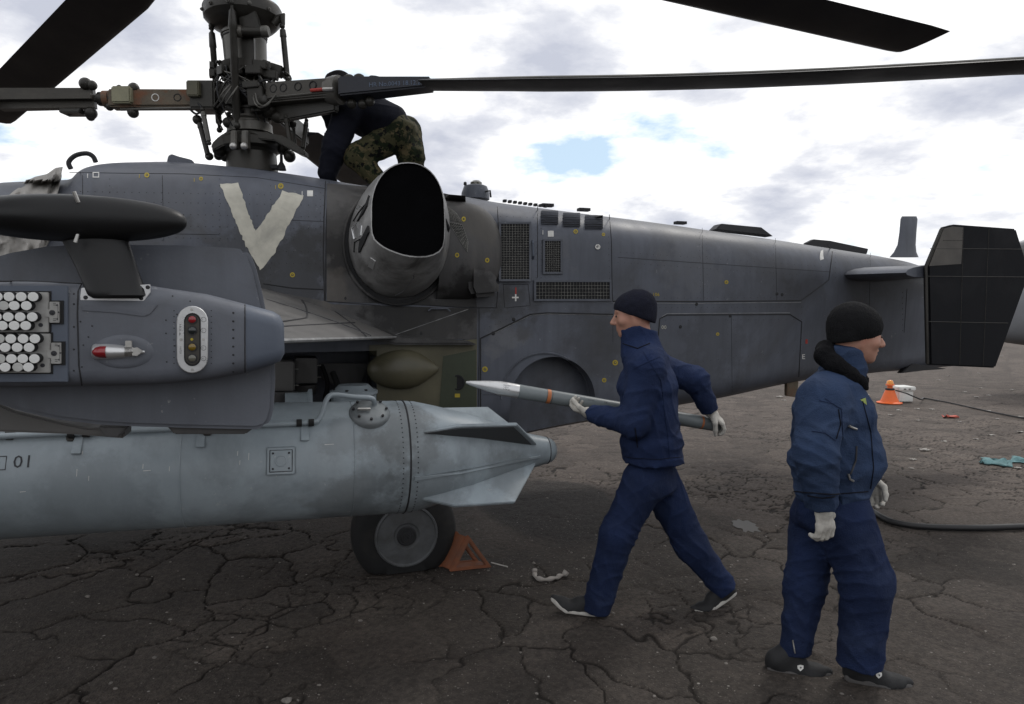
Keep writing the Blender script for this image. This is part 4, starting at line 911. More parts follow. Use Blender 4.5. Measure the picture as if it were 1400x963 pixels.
G().prism([P(x, y, PF + .002) for x, y in ((100, 331), (104, 320), (108, 320), (105, 332))], -EN * .01).obj('pod_tag', STEEL, APO, 0, bevel=.001)

# ------------------------------------------------------------------ drop tank slung under the wing
TKY = 2.12
ta, tb = P(0, 646, TKY), P(545, 624, TKY)
tz = (zat(646, ta.y), zat(624, tb.y))
TAX = (tb - ta).normalized()
TR = 0.283
TANK = thing('drop_tank', Vector((P(270, 640, TKY).x, P(270, 640, TKY).y, tz[0] - TR)), 'long pale blue-grey fuel tank with four tail fins slung under the wing', 'fuel tank', PSI)
TP = lambda px: (P(px, 640, TKY) - ta).dot(TAX)
def tk(h, r, ang):
    """ang 0 faces the camera side, 90 up"""
    d, s, u = frame(TAX); s = -s if s.dot(EN) < 0 else s
    return ta + TAX * h + (s * math.cos(R(ang)) + u * math.sin(R(ang))) * r
h548, hT = TP(549), TP(760)
body = [(TP(-700), .02), (TP(-640), .12), (TP(-560), .20), (TP(-430), .262), (TP(-300), TR), (TP(-100), TR), (h548 - .02, TR), (h548, TR)]
_ti = TANK.matrix_world.inverted()
def _tl(x, y): q = _ti @ P(x, y, TKY + .2); return (q.x, -q.y, q.z)
smudges(TANKP, [(_tl(x, y), r, c_, a_ * .7) for x, y, r, c_, a_ in ((485, 690, .26, (.07, .078, .08), .7), (515, 640, .22, (.10, .112, .118), .6), (560, 600, .2, (.085, .09, .09), .65), (590, 650, .24, (.10, .11, .115), .55), (450, 640, .22, (.28, .30, .31), .35), (540, 575, .2, (.07, .075, .075), .6), (470, 600, .18, (.12, .13, .135), .6), (130, 690, .35, (.12, .135, .145), .5), (300, 640, .3, (.26, .29, .305), .3), (700, 640, .2, (.11, .115, .115), .55), (30, 640, .4, (.15, .17, .18), .4))])
TB = G().lathe(ta, TAX, body, 56).obj('tank_shell', TANKP, TANK, 40)
tail = [(h548, TR), (h548 + .06, TR * .985), (h548 + (hT - h548) * .2, TR * .90), (h548 + (hT - h548) * .4, TR * .745), (h548 + (hT - h548) * .6, TR * .54), (h548 + (hT - h548) * .8, TR * .345), (h548 + (hT - h548) * .93, TR * .255)]
def interp_t(h): return TR * (1 - .015 * (h - h548) / .06)
TC = G().lathe(ta, TAX, tail, 48).obj('tail_cone', TANKP, TANK, 40)
G().lathe(ta, TAX, [(tail[-1][0], tail[-1][1]), (hT - .035, TR * .225), (hT - .018, TR * .175), (hT - .006, TR * .10), (hT, .006)], 32).obj('cone_tip', TANKP, TANK, 50)
for h, r in ((h548, .0045), (TP(258), .003), (TP(478), .003), (TP(-120), .003)):
    rr = TR if h <= h548 else 0; G().tube([tk(h, TR, a) for a in range(0, 361, 6)], r, 6).obj('tank_weld', SEAM if r > .004 else TANKP, TB)
for h in (h548 - .035, h548 + .035):
    rvg = G()
    for a in range(-100, 100, 5): p_ = tk(h, TR if h < h548 else interp_t(h), a); nr = (p_ - (ta + TAX * h)).normalized(); fx = frame(nr); rvg.ball(p_, .004, .004, .0025, (fx[1], fx[2], fx[0]), 6, 3)
    rvg.obj('tank_rivets', SEAM, TB, 30, kind='stuff')
G().tube([tk(tail[-1][0], tail[-1][1], a) for a in range(0, 361, 10)], .003, 5).obj('tip_joint', SEAM, TC)
def interp_tail(h):
    for (h0, r0), (h1, r1) in zip(tail, tail[1:]):
        if h <= h1: return r0 + (r1 - r0) * (h - h0) / (h1 - h0)
    return tail[-1][1]
Lc = hT - h548
def finny(ang, name='tail_fin'):
    hs = [h548 + .03, h548 + Lc * .26, h548 + Lc * .60, h548 + Lc * .80]
    sp = [.0, .125, .245, .0]
    root0, root1 = h548 + .02, h548 + Lc * .84
    poly = [(root0, interp_tail(root0) - .02), (h548 + Lc * .26, TR * 1.17), (h548 + Lc * .62, TR * 1.17), (root1, interp_tail(root1) - .012), (h548 + Lc * .5, interp_tail(h548 + Lc * .5) - .05)]
    d, s, u = frame(TAX); s = -s if s.dot(EN) < 0 else s
    tang = -s * math.sin(R(ang)) + u * math.cos(R(ang))
    return G().prism([tk(h, r, ang) - tang * .009 for h, r in poly], tang * .018).obj(name, TANKP, TANK, 0, bevel=.003)
for a in (36, 142, -38, 218): FN_ = finny(a)
def fin_shade(ang):  # dark plate that paints shade onto the fin's lower face
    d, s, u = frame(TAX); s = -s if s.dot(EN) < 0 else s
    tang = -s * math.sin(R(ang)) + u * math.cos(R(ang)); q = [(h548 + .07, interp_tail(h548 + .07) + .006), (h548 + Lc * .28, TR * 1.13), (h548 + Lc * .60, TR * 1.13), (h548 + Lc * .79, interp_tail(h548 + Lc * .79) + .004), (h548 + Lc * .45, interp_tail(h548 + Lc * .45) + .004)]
    return G().prism([tk(h, r, ang) - tang * .0095 for h, r in q], -tang * .003).obj('fin_underside_shade', TANK_SHADE, [o for o in TANK.children if o.name.startswith('tail_fin')][0], 0)
fin_shade(36)
G().prism([tk(h548 + Lc * f, interp_tail(h548 + Lc * f) + .012, -8 + f * 4) for f in (.02, .3, .6, .85)] + [tk(h548 + Lc * f, interp_tail(h548 + Lc * f) + .012, -12 + f * 2) for f in (.85, .6, .3, .02)], EN * -.02).obj('cone_rib', TANKP, TC, 0)
# filler cap
hc = TP(500); cc = tk(hc, TR, 60); nn = (cc - (ta + TAX * hc)).normalized()
FC = G().lathe(cc - nn * .02, nn, [(0, .098), (.022, .098), (.038, .086), (.046, .06), (.048, .02)], 32, TAX).obj('filler_cap', ALU, TANK, 40)
FC.data.materials.clear(); FC.data.materials.append(mk('cap_worn_metal', (.15, .165, .17), .45, .3, .2, 10, .05, 60, (.16, .165, .17), .6))
dd, s_, u_ = frame(nn, TAX)
G().box(cc + nn * .04 - TAX * .03 + (TAX.cross(nn)) * .02, TAX * .03, TAX.cross(nn) * .006, nn * .006).obj('cap_lever', STEEL, FC, 0, bevel=.002)
for k in range(8):
    a = 2 * math.pi * k / 8; G().lathe(cc + (TAX * math.cos(a) + TAX.cross(nn) * math.sin(a)) * .078 + nn * .024, nn, [(0, .007), (.008, .006)], 8).obj('cap_screw', SEAM, FC)
# square access plate
ha = TP(385); ca = tk(ha, TR, 12); na = (ca - (ta + TAX * ha)).normalized(); ta2 = na.cross(TAX)
AC = G().box(ca, TAX * .062, ta2 * .062, na * .004).obj('access_frame', TANKP, TANK, 0, bevel=.004); G().box(ca + na * .004, TAX * .046, ta2 * .046, na * .004).obj('access_plate', TANKP, AC, 0, bevel=.003)
G().tube([ca + na * .004 + TAX * .0475 * a + ta2 * .0475 * b for a, b in ((-1, -1), (1, -1), (1, 1), (-1, 1), (-1, -1))], .002, 5).obj('plate_joint', SEAM, AC)
G().lathe(ca + na * .007, na, [(0, .026), (.003, .026), (.004, .022), (.002, .021)], 20).obj('access_port', TANKP, AC)
for a in (-1, 1):
    for b in (-1, 1): G().lathe(ca + TAX * .034 * a + ta2 * .034 * b + na * .007, na, [(0, .0055), (.004, .004)], 8).obj('plate_screw', INK, AC)
# fuel pipe along the tank and its clips
pp = [P(x, y, TKY + .245) for x, y in ((-120, 600), (0, 596), (90, 593), (200, 590), (300, 588), (415, 587))]
pipe = smoothed([tk(TP(x), TR + .018, a) for x, a in ((-200, 38), (0, 40), (150, 42), (300, 44), (415, 46), (432, 49))] + [tk(TP(438), TR + .04, 55), tk(TP(443), TR + .075, 62), tk(TP(452), TR + .085, 66), tk(TP(480), TR + .072, 66), tk(TP(500), TR + .066, 66), tk(TP(506), TR + .045, 66), tk(TP(507), TR - .01, 66)], 5)
PIPE = G().tube(pipe, .0125, 10).obj('fuel_pipe', TANKP, TANK, 60)
for x, a in ((415, 46), (283, 43), (128, 41)):
    b = tk(TP(x), TR, a - 3); nb_ = (b - (ta + TAX * TP(x))).normalized(); tb_ = nb_.cross(TAX)
    G().box(b - tb_ * .03 * (1 if tb_.z > 0 else -1), TAX * .018, tb_ * .04, nb_ * .004).obj('pipe_bracket', TANKP, PIPE, 0, bevel=.002)
    for dx in (-.025, .028): G().lathe(tk(TP(x) + dx, TR + .018, a), TAX, [(-.012, .017), (.012, .017)], 12).obj('pipe_sleeve', RUBBER, PIPE)
def tank_print(s, px, ang, h):
    vs, fs = text_mesh(s, 1.0); k = h / .7; h0 = TP(px)
    return G().add([tk(h0 + v.x * k, TR + .0015, ang + math.degrees(v.y * k / TR)) for v in vs], fs).obj('tank_number', INK, TANK, 0)
tank_print('01', 50, 15, .05)
g = G(); h0, h1 = TP(-20), TP(42)
for (a0, a1, b0, b1) in ((h0, h1, 13.5, 14.2), (h0, h1, 24.3, 25), (h1 - .003, h1, 13.5, 25), (h0, h0 + .003, 13.5, 25)):
    g.add([tk(a0, TR + .0015, b0), tk(a1, TR + .0015, b0), tk(a1, TR + .0015, b1), tk(a0, TR + .0015, b1)], [(0, 1, 2, 3)])
g.obj('stencil_frame', INK, TANK, 0)
sc = G()
for x, a, l, v in ((130, 6, .03, 1), (145, 2, .02, 1), (213, 8, .028, 0), (212, 10, .02, 1), (245, 7, .02, 1), (330, 18, .02, 1), (344, 14, .03, 1), (333, 10, .02, 1), (60, -5, .02, 0), (440, 25, .04, 0), (135, 24, .015, 1)):
    h = TP(x); w = .0018
    if v: sc.add([tk(h, TR + .001, a), tk(h + w, TR + .001, a), tk(h + w * 1.4, TR + .001, a + math.degrees(l / TR)), tk(h + w * .4, TR + .001, a + math.degrees(l / TR))], [(0, 1, 2, 3)])
    else: sc.add([tk(h, TR + .001, a), tk(h + l, TR + .001, a + .3), tk(h + l, TR + .001, a + .7), tk(h, TR + .001, a + .5)], [(0, 1, 2, 3)])
sc.obj('paint_scratches', WHITEP, TANK, 0, kind='stuff')
# pylon between wing and tank
pyl = [P(x, y, TKY) for x, y in ((-40, 470), (330, 470), (350, 500), (340, 575), (-40, 585))]
G().prism([p - EN * .06 for p in pyl], EN * .12).obj('wing_pylon', PODP, HELI, 0, bevel=.01)
for x, y in ((96, 600), (283, 592), (12, 598)):
    G().prism([P(x - 6, y - 18, TKY + .2), P(x + 6, y - 18, TKY + .2), P(x + 6, y + 4, TKY + .235), P(x - 6, y + 4, TKY + .235)], -EN * .04).obj('sway_brace', MAST, HELI, 0, bevel=.004)
G().prism([P(x, 575, TKY + .1) for x in (131, 175)] + [P(165, 600, TKY + .1), P(140, 600, TKY + .1)], -EN * .1).obj('pylon_hook', SOOT, HELI, 0, bevel=.004)
# fittings inside the open bay, behind the tank
def bay_box(x0, y0, x1, y1, Y, d, mat, nm='bay_box'):
    o = G().prism([P(x, y, Y) for x, y in rect(x0, y0, x1, y1)], -EN * d).obj(nm, mat, HELI, 0, bevel=.008)
    G().prism([P(x, y, Y + .004) for x, y in rect(x0 + 3, y0 + 5, x1 - 2, y1 - 3)], -EN * .006).obj('box_lid', mat, o, 0, bevel=.002)
    G().tube([P(x1, y0 + 10, Y - .02), P(x1 + 5, y0 + 10, Y - .02)], .004, 6).obj('box_pin', STEEL, o); G().tube([P(x1, y1 - 8, Y - .02), P(x1 + 5, y1 - 8, Y - .02)], .004, 6).obj('box_pin', STEEL, o); return o
bay_box(372, 495, 403, 535, .86, .25, WINGP); bay_box(403, 490, 434, 524, .62, .3, WINGP)
G().lathe(P(388, 535, .80), -EZ, [(0, .09), (.05, .085), (.08, .07), (.12, .07)], 18).obj('bay_cylinder', SOOT, HELI)
G().lathe(P(418, 526, .55), -EZ, [(0, .08), (.06, .07), (.1, .03)], 18).obj('bay_cylinder', SOOT, HELI)
G().lathe(P(390, 556, .90), EX, [(0, .09), (.14, .09), (.15, .11), (.17, .11)], 22).obj('bay_drum', TANKP, HELI)
BD = G().lathe(P(484, 560, .85), EZ, [(-.05, .15), (.10, .15), (.11, .16), (.13, .16), (.14, .13), (.17, .10)], 26).obj('bay_canister', TANKP, HELI)
G().lathe(P(486, 556, 1.0), EN, [(0, .03), (.01, .03), (.012, .015)], 14).obj('canister_port', INK, BD)
for a in range(5): G().lathe(P(484, 560, .85) + EZ * .135 + EX * .13 * math.cos(a) + EN * .13 * math.sin(a), EZ, [(0, .012), (.012, .01)], 8).obj('canister_bolt', SEAM, BD)
G().tube(smoothed([P(455, 510, .6), P(462, 530, .7), P(456, 545, .8), P(462, 560, .8)], 5), .022).obj('bay_hose', RUBBER, HELI)
G().tube(smoothed([P(440, 500, .5), P(448, 525, .6), P(444, 548, .7), P(448, 565, .7)], 5), .016).obj('bay_hose', RUBBER, HELI)
G().prism([P(x, y, .45) for x, y in ((436, 497), (505, 497), (488, 536), (440, 520))], -EN * .03).obj('bay_shield', SOOT, HELI, 0, bevel=.004)

# ------------------------------------------------------------------ main wheel
wc = gnd(557, 784); WYc = loc(wc)[1]; cW = P(556, 733, WYc)
wr_ = .335
whg = G().lathe(cW - EN * .24, EN, [(0, wr_ * .72), (.008, wr_ * .80), (.03, wr_ * .93), (.07, wr_ * .99), (.12, wr_), (.17, wr_ * .99), (.21, wr_ * .93), (.232, wr_ * .80), (.235, wr_ * .60)], 56)
for p_ in whg.v: p_.z = max(p_.z, .003 + .0 * p_.z)
WH = whg.obj('main_wheel', RUBBER, HELI, 40)
RM = G().lathe(cW, EN, [(-.01, wr_ * .60), (.008, wr_ * .585), (.010, wr_ * .56), (.000, wr_ * .535), (.000, wr_ * .50), (.007, wr_ * .36), (.006, wr_ * .25), (-.001, wr_ * .22), (-.001, wr_ * .10)], 40).obj('wheel_rim', RIM, WH, 30)
G().lathe(cW, EN, [(-.01, .062), (.004, .062), (.010, .055), (.010, .04), (.022, .036), (.022, .022), (.032, .02), (.032, .010), (.024, .008)], 24).obj('wheel_hub', SEAM, WH)
for k in range(0):
    a = 2 * math.pi * k / 10; G().lathe(cW + (EX * math.cos(a) + EZ * math.sin(a)) * wr_ * .43 + EN * .004, EN, [(0, .008), (.007, .007)], 8).obj('rim_bolt', MAST, WH)
for k in (.955, .985): pass
G().tube([cW + EZ * .0 - EN * .28, cW - EN * .36 + EZ * .1, H(loc(cW)[0] - .1, .62, .95)], .06, 12).obj('gear_leg', MAST, HELI)
cF = H(loc(cW)[0], -WYc, cW.z)
G().lathe(cF + EN * .24, -EN, [(0, wr_ * .6), (.008, wr_ * .80), (.03, wr_ * .93), (.12, wr_), (.21, wr_ * .93), (.235, wr_ * .60)], 40).obj('main_wheel', RUBBER, HELI, 40)
G().tube([cF + EN * .28, H(loc(cW)[0] - .1, -.62, .95)], .06, 12).obj('gear_leg', MAST, HELI)
nw = H(-4.2, 0, .26); G().lathe(nw - EN * .1, EN, [(0, .18), (.03, .25), (.1, .262), (.17, .25), (.2, .18)], 36).obj('nose_wheel', RUBBER, HELI); G().tube([nw, H(-4.2, 0, .9)], .05).obj('nose_gear_leg', MAST, HELI)

# ------------------------------------------------------------------ rotor mast
KM = 5.2 / F
def mp_(px, py, d=0.0): return W(px, py, 5.2 - d)          # point at the mast's distance, d towards the camera
AX0 = mp_(338, 228); 
def mz(py): return zat(py, 5.2)
XM = 337.5
MA0, MA1 = mp_(344, 215), mp_(334, 50); MD = (MA1 - MA0).normalized()
def mlathe(name, prof, mat, parent=None, n=32, px=XM):
    return G().lathe(MA0 - MD * (MA0.z / MD.z), MD, [(mz(y) / MD.z, r * KM) for y, r in prof], n).obj(name, mat, parent or HELI, 35)
MB = mlathe('mast_base', [(238, 33), (212, 32), (209, 35), (206, 34), (204, 30)], MAST)
SW = mlathe('lower_swashplate', [(209, 34), (205, 42), (195, 43), (190, 38), (184, 26)], MAST, n=40)
mlathe('swash_ring', [(184, 30), (180, 29), (172, 29), (170, 25), (168, 25), (166, 28), (163, 27), (162, 22)], MASTL)
MS = mlathe('mast_sleeve', [(176, 19), (154, 19), (153, 21), (150, 21), (149, 17)], MASTL)
HB = mlathe('lower_hub', [(149, 18), (147, 26), (140, 31), (128, 33), (118, 30), (112, 24), (106, 22)], MAST)
mlathe('hub_collar', [(113, 18), (111, 24), (107, 24), (105, 20)], MASTL)
CL = mlathe('collector', [(108, 20), (104, 30), (97, 33), (92, 34), (90, 30)], MAST)
DR = mlathe('mast_drum', [(92, 26.5), (52, 28), (51, 29.5), (48, 29.5), (46, 27)], MASTL)
mlathe('drum_band', [(55.5, 28.6), (54, 28.8)], SEAM)
US = mlathe('upper_swashplate', [(50, 24), (44, 26), (38, 40), (34, 44), (28, 49), (15, 50), (11, 48), (9, 40), (6, 20)], MAST, n=48)
mlathe('mast_shaft', [(20, 15), (-130, 15), (-140, 20), (-165, 20)], MAST)
UH = mlathe('upper_hub', [(-130, 18), (-134, 32), (-144, 38), (-159, 38), (-168, 32), (-172, 15)], MAST)
G().ball(mp_(349, 0, .12), .05).obj('upper_accumulator', SEAM, US)
def mbox(name, px, py, hw, hh, d, dd, mat=None, parent=None, rot=0):
    c = mp_(px, py, d); u = (Vector((1, 0, 0)) * math.cos(rot) + EZ * math.sin(rot)); v = EZ * math.cos(rot) - Vector((1, 0, 0)) * math.sin(rot)
    return G().box(c, u * hw * KM, v * hh * KM, Vector((0, dd, 0))).obj(name, mat or MAST, parent or HELI, 0, bevel=.004)
mbox('drum_rib', 340, 74, 8, 20, .155, .02, MAST, DR); mbox('drum_box', 337, 88, 9, 7, .17, .02, MAST, DR); mbox('drum_label', 339, 91, 4, 1.6, .192, .002, STEEL, DR)
for x, y, w, h, d, r in ((357, 90, 9, 5, .15, -.12), (378, 97, 8, 7, .05, -.3), (310, 95, 8, 3, .1, -.5), (325, 97, 8, 6, .16, .1), (365, 102, 14, 5, .12, -.15), (348, 97, 10, 5, .18, 0), (392, 106, 5, 3, 0, -.4)): mbox('collector_box', x, y, w, h, d, .035, MAST, CL, r)
# scissor link
SL = G().prism([mp_(x, y, .20) for x, y in ((322, -6), (343, -6), (359, 48), (330, 50))], Vector((0, .05, 0))).obj('scissor_link', MAST, US, 0, bevel=.006)
G().tube([mp_(325, 43, .22), mp_(366, 44, .22)], .032, 14).obj('link_pivot', MAST, US); 
for x in (327, 363): G().lathe(mp_(x, 43.5, .22) - Vector((.025, 0, 0)), Vector((1, 0, 0)), [(0, .038), (.012, .040), (.04, .040), (.05, .032)], 16).obj('pivot_washer', MASTL, US)
def rod(name, pts, r, mat=MAST, parent=None, d=0.0, thick=True):
    P_ = [mp_(x, y, dd) for x, y, dd in pts]
    if thick:
        a, b = P_[0], P_[-1]; l = [a, a.lerp(b, .05), a.lerp(b, .07), a.lerp(b, .2), a.lerp(b, .21), a.lerp(b, .93), a.lerp(b, .95), b]
        rs = [r * .45, r * .5, r * 1.0, r * 1.2, r, r, r * .5, r * .45]; o = G().tube(l, rs, 12).obj(name, mat, parent or HELI, 40)
    else: o = G().tube(P_, r, 10).obj(name, mat, parent or HELI, 40)
    for e in (P_[0], P_[-1]): G().ball(e, r * .95, n=10, m=8).obj('rod_end', MAST, o)
    return o
rod('pitch_rod', [(289, 36, .05), (300, 178, .05)], .022); rod('pitch_rod', [(317, 4, .26), (324, 172, .26)], .026); rod('pitch_rod', [(386, 36, .05), (393, 108, .03)], .021)
G().tube([mp_(374, 34, .05), mp_(380, 26, .05), mp_(386, 22, .05), mp_(387, 34, .05)], [.03, .032, .028, .015], 10).obj('swash_arm', MAST, US); G().tube([mp_(300, 12, 0), mp_(293, 8, 0), mp_(291, -6, 0)], .018).obj('swash_arm', MAST, US)
G().tube([mp_(290, 28, .03), mp_(289, 40, .05)], .02).obj('swash_arm', MAST, US)
# lower swashplate arms and short links
def arm(pts, r, nm='swash_arm', mat=MAST):
    return G().tube(smoothed([mp_(*p) for p in pts], 5), r, 10).obj(nm, mat, SW, 50)
G().prism([mp_(x, y, .2) for x, y in ((288, 203), (289, 196), (297, 188), (309, 180), (322, 178), (338, 178), (360, 181), (385, 185), (398, 192), (412, 203), (418, 208), (416, 213), (408, 210), (395, 203), (375, 192), (345, 190), (318, 194), (303, 200), (293, 205))], Vector((0, .10, 0))).obj('swash_yoke', MAST, SW, 0, bevel=.008)
for x in (319, 334): G().prism([mp_(x - 4, 178, .28), mp_(x + 4, 178, .28), mp_(x + 4.5, 203, .28), mp_(x - 4.5, 203, .28)], Vector((0, .06, 0))).obj('yoke_lug', MASTL, SW, 0, bevel=.006); G().ball(mp_(x, 200, .29), .026).obj('lug_ball', STEEL, SW)
rod('short_link', [(272, 165, .1), (285, 215, .12)], .019); rod('short_link', [(277, 150, .2), (286, 196, .2)], .017, MASTL); rod('short_link', [(419, 165, .0), (414, 206, .1)], .016)
rod('short_link', [(391, 160, .15), (397, 200, .15)], .018); rod('short_link', [(401, 170, -.05), (404, 205, -.05)], .012)
for x, y, r, d in ((270, 164, .035, .1), (286, 214, .03, .1), (400, 170, .03, 0), (396, 214, .045, .05), (300, 205, .05, .1), (308, 214, .04, .05), (312, 168, .04, .1), (299, 213, .035, .05), (388, 203, .05, 0), (380, 160, .05, .1), (368, 150, .06, .1), (360, 140, .06, .18), (310, 135, .06, .15), (375, 150, .05, .05), (392, 158, .035, .1)):
    G().ball(mp_(x, y, d), r, n=12, m=8).obj('mast_fitting', MAST, SW)
G().lathe(mp_(385, 233, .05), EZ, [(0, .035), (.03, .028), (.06, .012), (.13, .010)], 12).obj('mast_drain', SEAM, MB); G().box(mp_(370, 229, .05), Vector((.06, 0, 0)), Vector((0, .03, 0)), EZ * .015).obj('base_bracket', SEAM, MB, 0, bevel=.003)
for k in range(14):
    a = 2 * math.pi * k / 14; c = mp_(344, 206); G().lathe(c + Vector((math.cos(a), math.sin(a), 0)) * 33 * KM, EZ, [(-.0, .010), (.02, .010)], 6).obj('base_bolt', STEEL, MB)
for pts in ([(318, 117, .25), (310, 128, .28), (303, 140, .25), (297, 147, .2)], [(315, 116, .25), (306, 125, .28), (298, 138, .25), (292, 146, .2)], [(346, 131, .25), (349, 142, .3), (356, 147, .3), (366, 143, .3), (374, 135, .25)], [(349, 128, .25), (352, 140, .3), (360, 145, .3), (370, 138, .28), (377, 130, .25)], [(312, 118, .2), (308, 108, .2), (313, 105, .2), (318, 110, .2)], [(352, 115, .2), (362, 110, .2), (372, 113, .2)], [(390, 112, .05), (397, 108, .05), (396, 103, .05), (390, 98, .05)], [(325, 118, .27), (317, 130, .3), (309, 142, .27)]):
    G().tube(smoothed([mp_(*p) for p in pts], 5), .006, 6).obj('hub_wire', SEAM if pts[0][0] in (312, 352) else MASTL, HB, 60)
for x, y, w, h, d in ((302, 128, 10, 10, .1), (320, 132, 8, 12, .18), (352, 134, 10, 12, .18), (366, 130, 9, 11, .1), (320, 148, 8, 5, .12), (356, 149, 9, 5, .12), (302, 142, 8, 7, .05), (384, 143, 18, 6, .05), (345, 118, 10, 4, .2)):
    mbox('hub_block', x, y, w, h, d, .05, MAST, HB, random.uniform(-.1, .1))

rs_ = random.Random(21)
for k in range(46):         # the small couplings, brackets and bolts that crowd the hub
    a = rs_.uniform(-.4, math.pi + .4); rr = rs_.uniform(24, 44) * KM; y = rs_.choice((rs_.uniform(92, 112), rs_.uniform(114, 152), rs_.uniform(150, 196)))
    if y > 150: rr = rs_.uniform(20, 34) * KM
    c = mp_(344 - (215 - y) * .061, y); c = Vector((c.x + rr * math.cos(a), c.y - rr * math.sin(a), c.z)); o_ = Vector((math.cos(a), -math.sin(a), rs_.uniform(-.4, .4))).normalized(); s = rs_.uniform(.010, .028)
    g = G()
    if rs_.random() < .5: g.box(c, o_ * s, o_.cross(EZ).normalized() * s * rs_.uniform(.6, 2), EZ * s * rs_.uniform(.5, 1.4))
    else: g.lathe(c - o_ * s, o_, [(0, s), (s * 1.2, s), (s * 1.25, s * .6), (s * 2, s * .6)], 8)
    g.obj('hub_fitting', rs_.choice((MAST, MAST, MASTL, SEAM)), HB, 0)
for k in range(16):
    a0, a1 = rs_.uniform(0, math.pi), rs_.uniform(0, math.pi); y0, y1 = rs_.uniform(95, 125), rs_.uniform(128, 185); q = []
    for t_ in np.linspace(0, 1, 5):
        a = a0 + (a1 - a0) * t_; rr = (30 + 14 * math.sin(math.pi * t_)) * KM; c = mp_(XM, y0 + (y1 - y0) * t_); q.append(Vector((c.x + rr * math.cos(a), c.y - rr * math.sin(a), c.z)))
    G().tube(smoothed(q, 4), .0055, 6).obj('hub_hose', rs_.choice((SEAM, MAST, MASTL)), HB, 60)
for k in range(12):
    a = 2 * math.pi * k / 12; c = mp_(332.5, 24); G().lathe(c + Vector((math.cos(a), math.sin(a), 0)) * 49 * KM, Vector((math.cos(a), math.sin(a), 0)), [(0, .014), (.012, .014), (.013, .008), (.02, .008)], 8).obj('swash_bolt', MASTL, US)
# ------------------------------------------------------------------ blades
def airfoil(c, ch, nv, chord, th):
    pts = []
    for k in range(18):
        a = 2 * math.pi * k / 18; f = .5 - .5 * math.cos(a); t = chord * th * math.sin(a) * (1.3 - 1.05 * f) * .75; pts.append(c + ch * chord * (f - .35) + nv * t)
    return pts
def blade(path, tilt, chord=.53, tipcut=True, side=1, th0=.12, name='rotor_blade', root_chord=None):
    """path: points from the cuff to the tip. tilt: pitch about the span"""
    rings = []; n = len(path); L_ = [0]
    for a, b in zip(path, path[1:]): L_.append(L_[-1] + (b - a).length)
    for i, p in enumerate(path):
        d = (path[min(i + 1, n - 1)] - path[max(i - 1, 0)]).normalized(); s = d.cross(EZ).normalized() * side; u = s.cross(d) * side
        u = u if u.z > 0 else -u
        ch = s * math.cos(tilt) + u * math.sin(tilt); nv = u * math.cos(tilt) - s * math.sin(tilt)
        f = L_[i] / L_[-1]; c = chord
        if root_chord and f < .16: c = root_chord + (chord - root_chord) * (f / .16) ** 1.5
        rings.append(airfoil(p, ch, nv, c, th0 if f > .1 else th0 * (chord / c) ** .6))
    if tipcut:
        d = (path[-1] - path[-2]).normalized(); r = rings[-1]; c = path[-1]; ch = (r[9] - r[0])
        rings.append([p + d * (.10 + .16 * ((p - r[0]).dot(ch) / ch.length_squared)) for p in [c + (q - c) * .95 for q in r]])
    return G().rings(rings).obj(name, BLADE, HELI, 50)
def curve_path(a, b, n=16, sag=0.0):
    return [a.lerp(b, i / n) - EZ * (4 * sag * (i / n) * (1 - i / n)) for i in range(n + 1)]
hubL = mp_(XM, 130)
# --- right arm of the lower rotor
ra0, ra1 = mp_(372, 131, .12), mp_(458, 124, .28)
def boxbeam(name, a, b, hh0, hh1, hd0, hd1, mat, parent=None, bev=.012):
    d = (b - a).normalized(); s = d.cross(EZ).normalized(); u = s.cross(d); u = u if u.z > 0 else -u; rings = []
    for p, hh, hd in ((a, hh0, hd0), (b, hh1, hd1)): rings.append([p + s * hd + u * hh, p - s * hd + u * hh, p - s * hd - u * hh, p + s * hd - u * hh])
    return G().rings(rings).obj(name, mat, parent or HELI, 40 if bev > .03 else 0, bevel=bev), d, s, u
AR, dR, sR_, uR = boxbeam('blade_arm', ra0, ra1, .072, .066, .085, .08, CUFFP)
sR_ = sR_ if sR_.y < 0 else -sR_
for f in (.14, .30, .53, .76):
    c = ra0.lerp(ra1, f) + sR_ * .082 + uR * .02; G().lathe(c, sR_, [(-.01, .030), (.004, .030), (.0045, .024), (-.004, .023)], 16, uR).obj('arm_hole', DARK, AR)
G().tube([ra0 + sR_ * .09 - uR * .045, ra1 + sR_ * .085 - uR * .035], .008, 6).obj('arm_rib', MASTL, AR)
G().prism([ra0 - uR * .06, ra1 - uR * .05, ra1 - uR * .14, ra0 - uR * .19], -sR_ * .06).obj('arm_damper', MAST, AR, 0, bevel=.01)
G().lathe(ra1 - dR * .05, dR, [(0, .09), (.05, .10), (.09, .10), (.10, .07)], 20).obj('arm_socket', MASTL, AR)
G().tube([ra1 + sR_ * .1 - dR * .13 - uR * .02, ra1 + sR_ * .1 - dR * .03 - uR * .02], .012, 8).obj('red_plug', REDP, AR); G().tube([ra1 + sR_ * .1 - dR * .03 - uR * .02, ra1 + sR_ * .1 + dR * .05 - uR * .025], .014, 8).obj('steel_plug', STEEL, AR)
ra2 = W(592, 116, 4.83)
CR, d2, s2, u2 = boxbeam('blade_cuff', ra1 + dR * .06, ra2, .066, .034, .095, .075, mk('cuff_black', (.020, .022, .030), .5, 0, .2, 5, .04))
s2 = s2 if s2.y < 0 else -s2
for k, f in enumerate((.08, .19)): G().lathe((ra1 + dR * .06).lerp(ra2, f) + u2 * .07, u2, [(0, .035), (.02, .035), (.03, .02)], 12).obj('cuff_bolt', MAST, CR)
for f, h in ((.10, .07), (.22, .09), (.3, .05)): G().ball((ra1 + dR * .06).lerp(ra2, f) - u2 * (.07 + h * .4), .035, n=10, m=8).obj('cuff_fitting', MAST, CR)
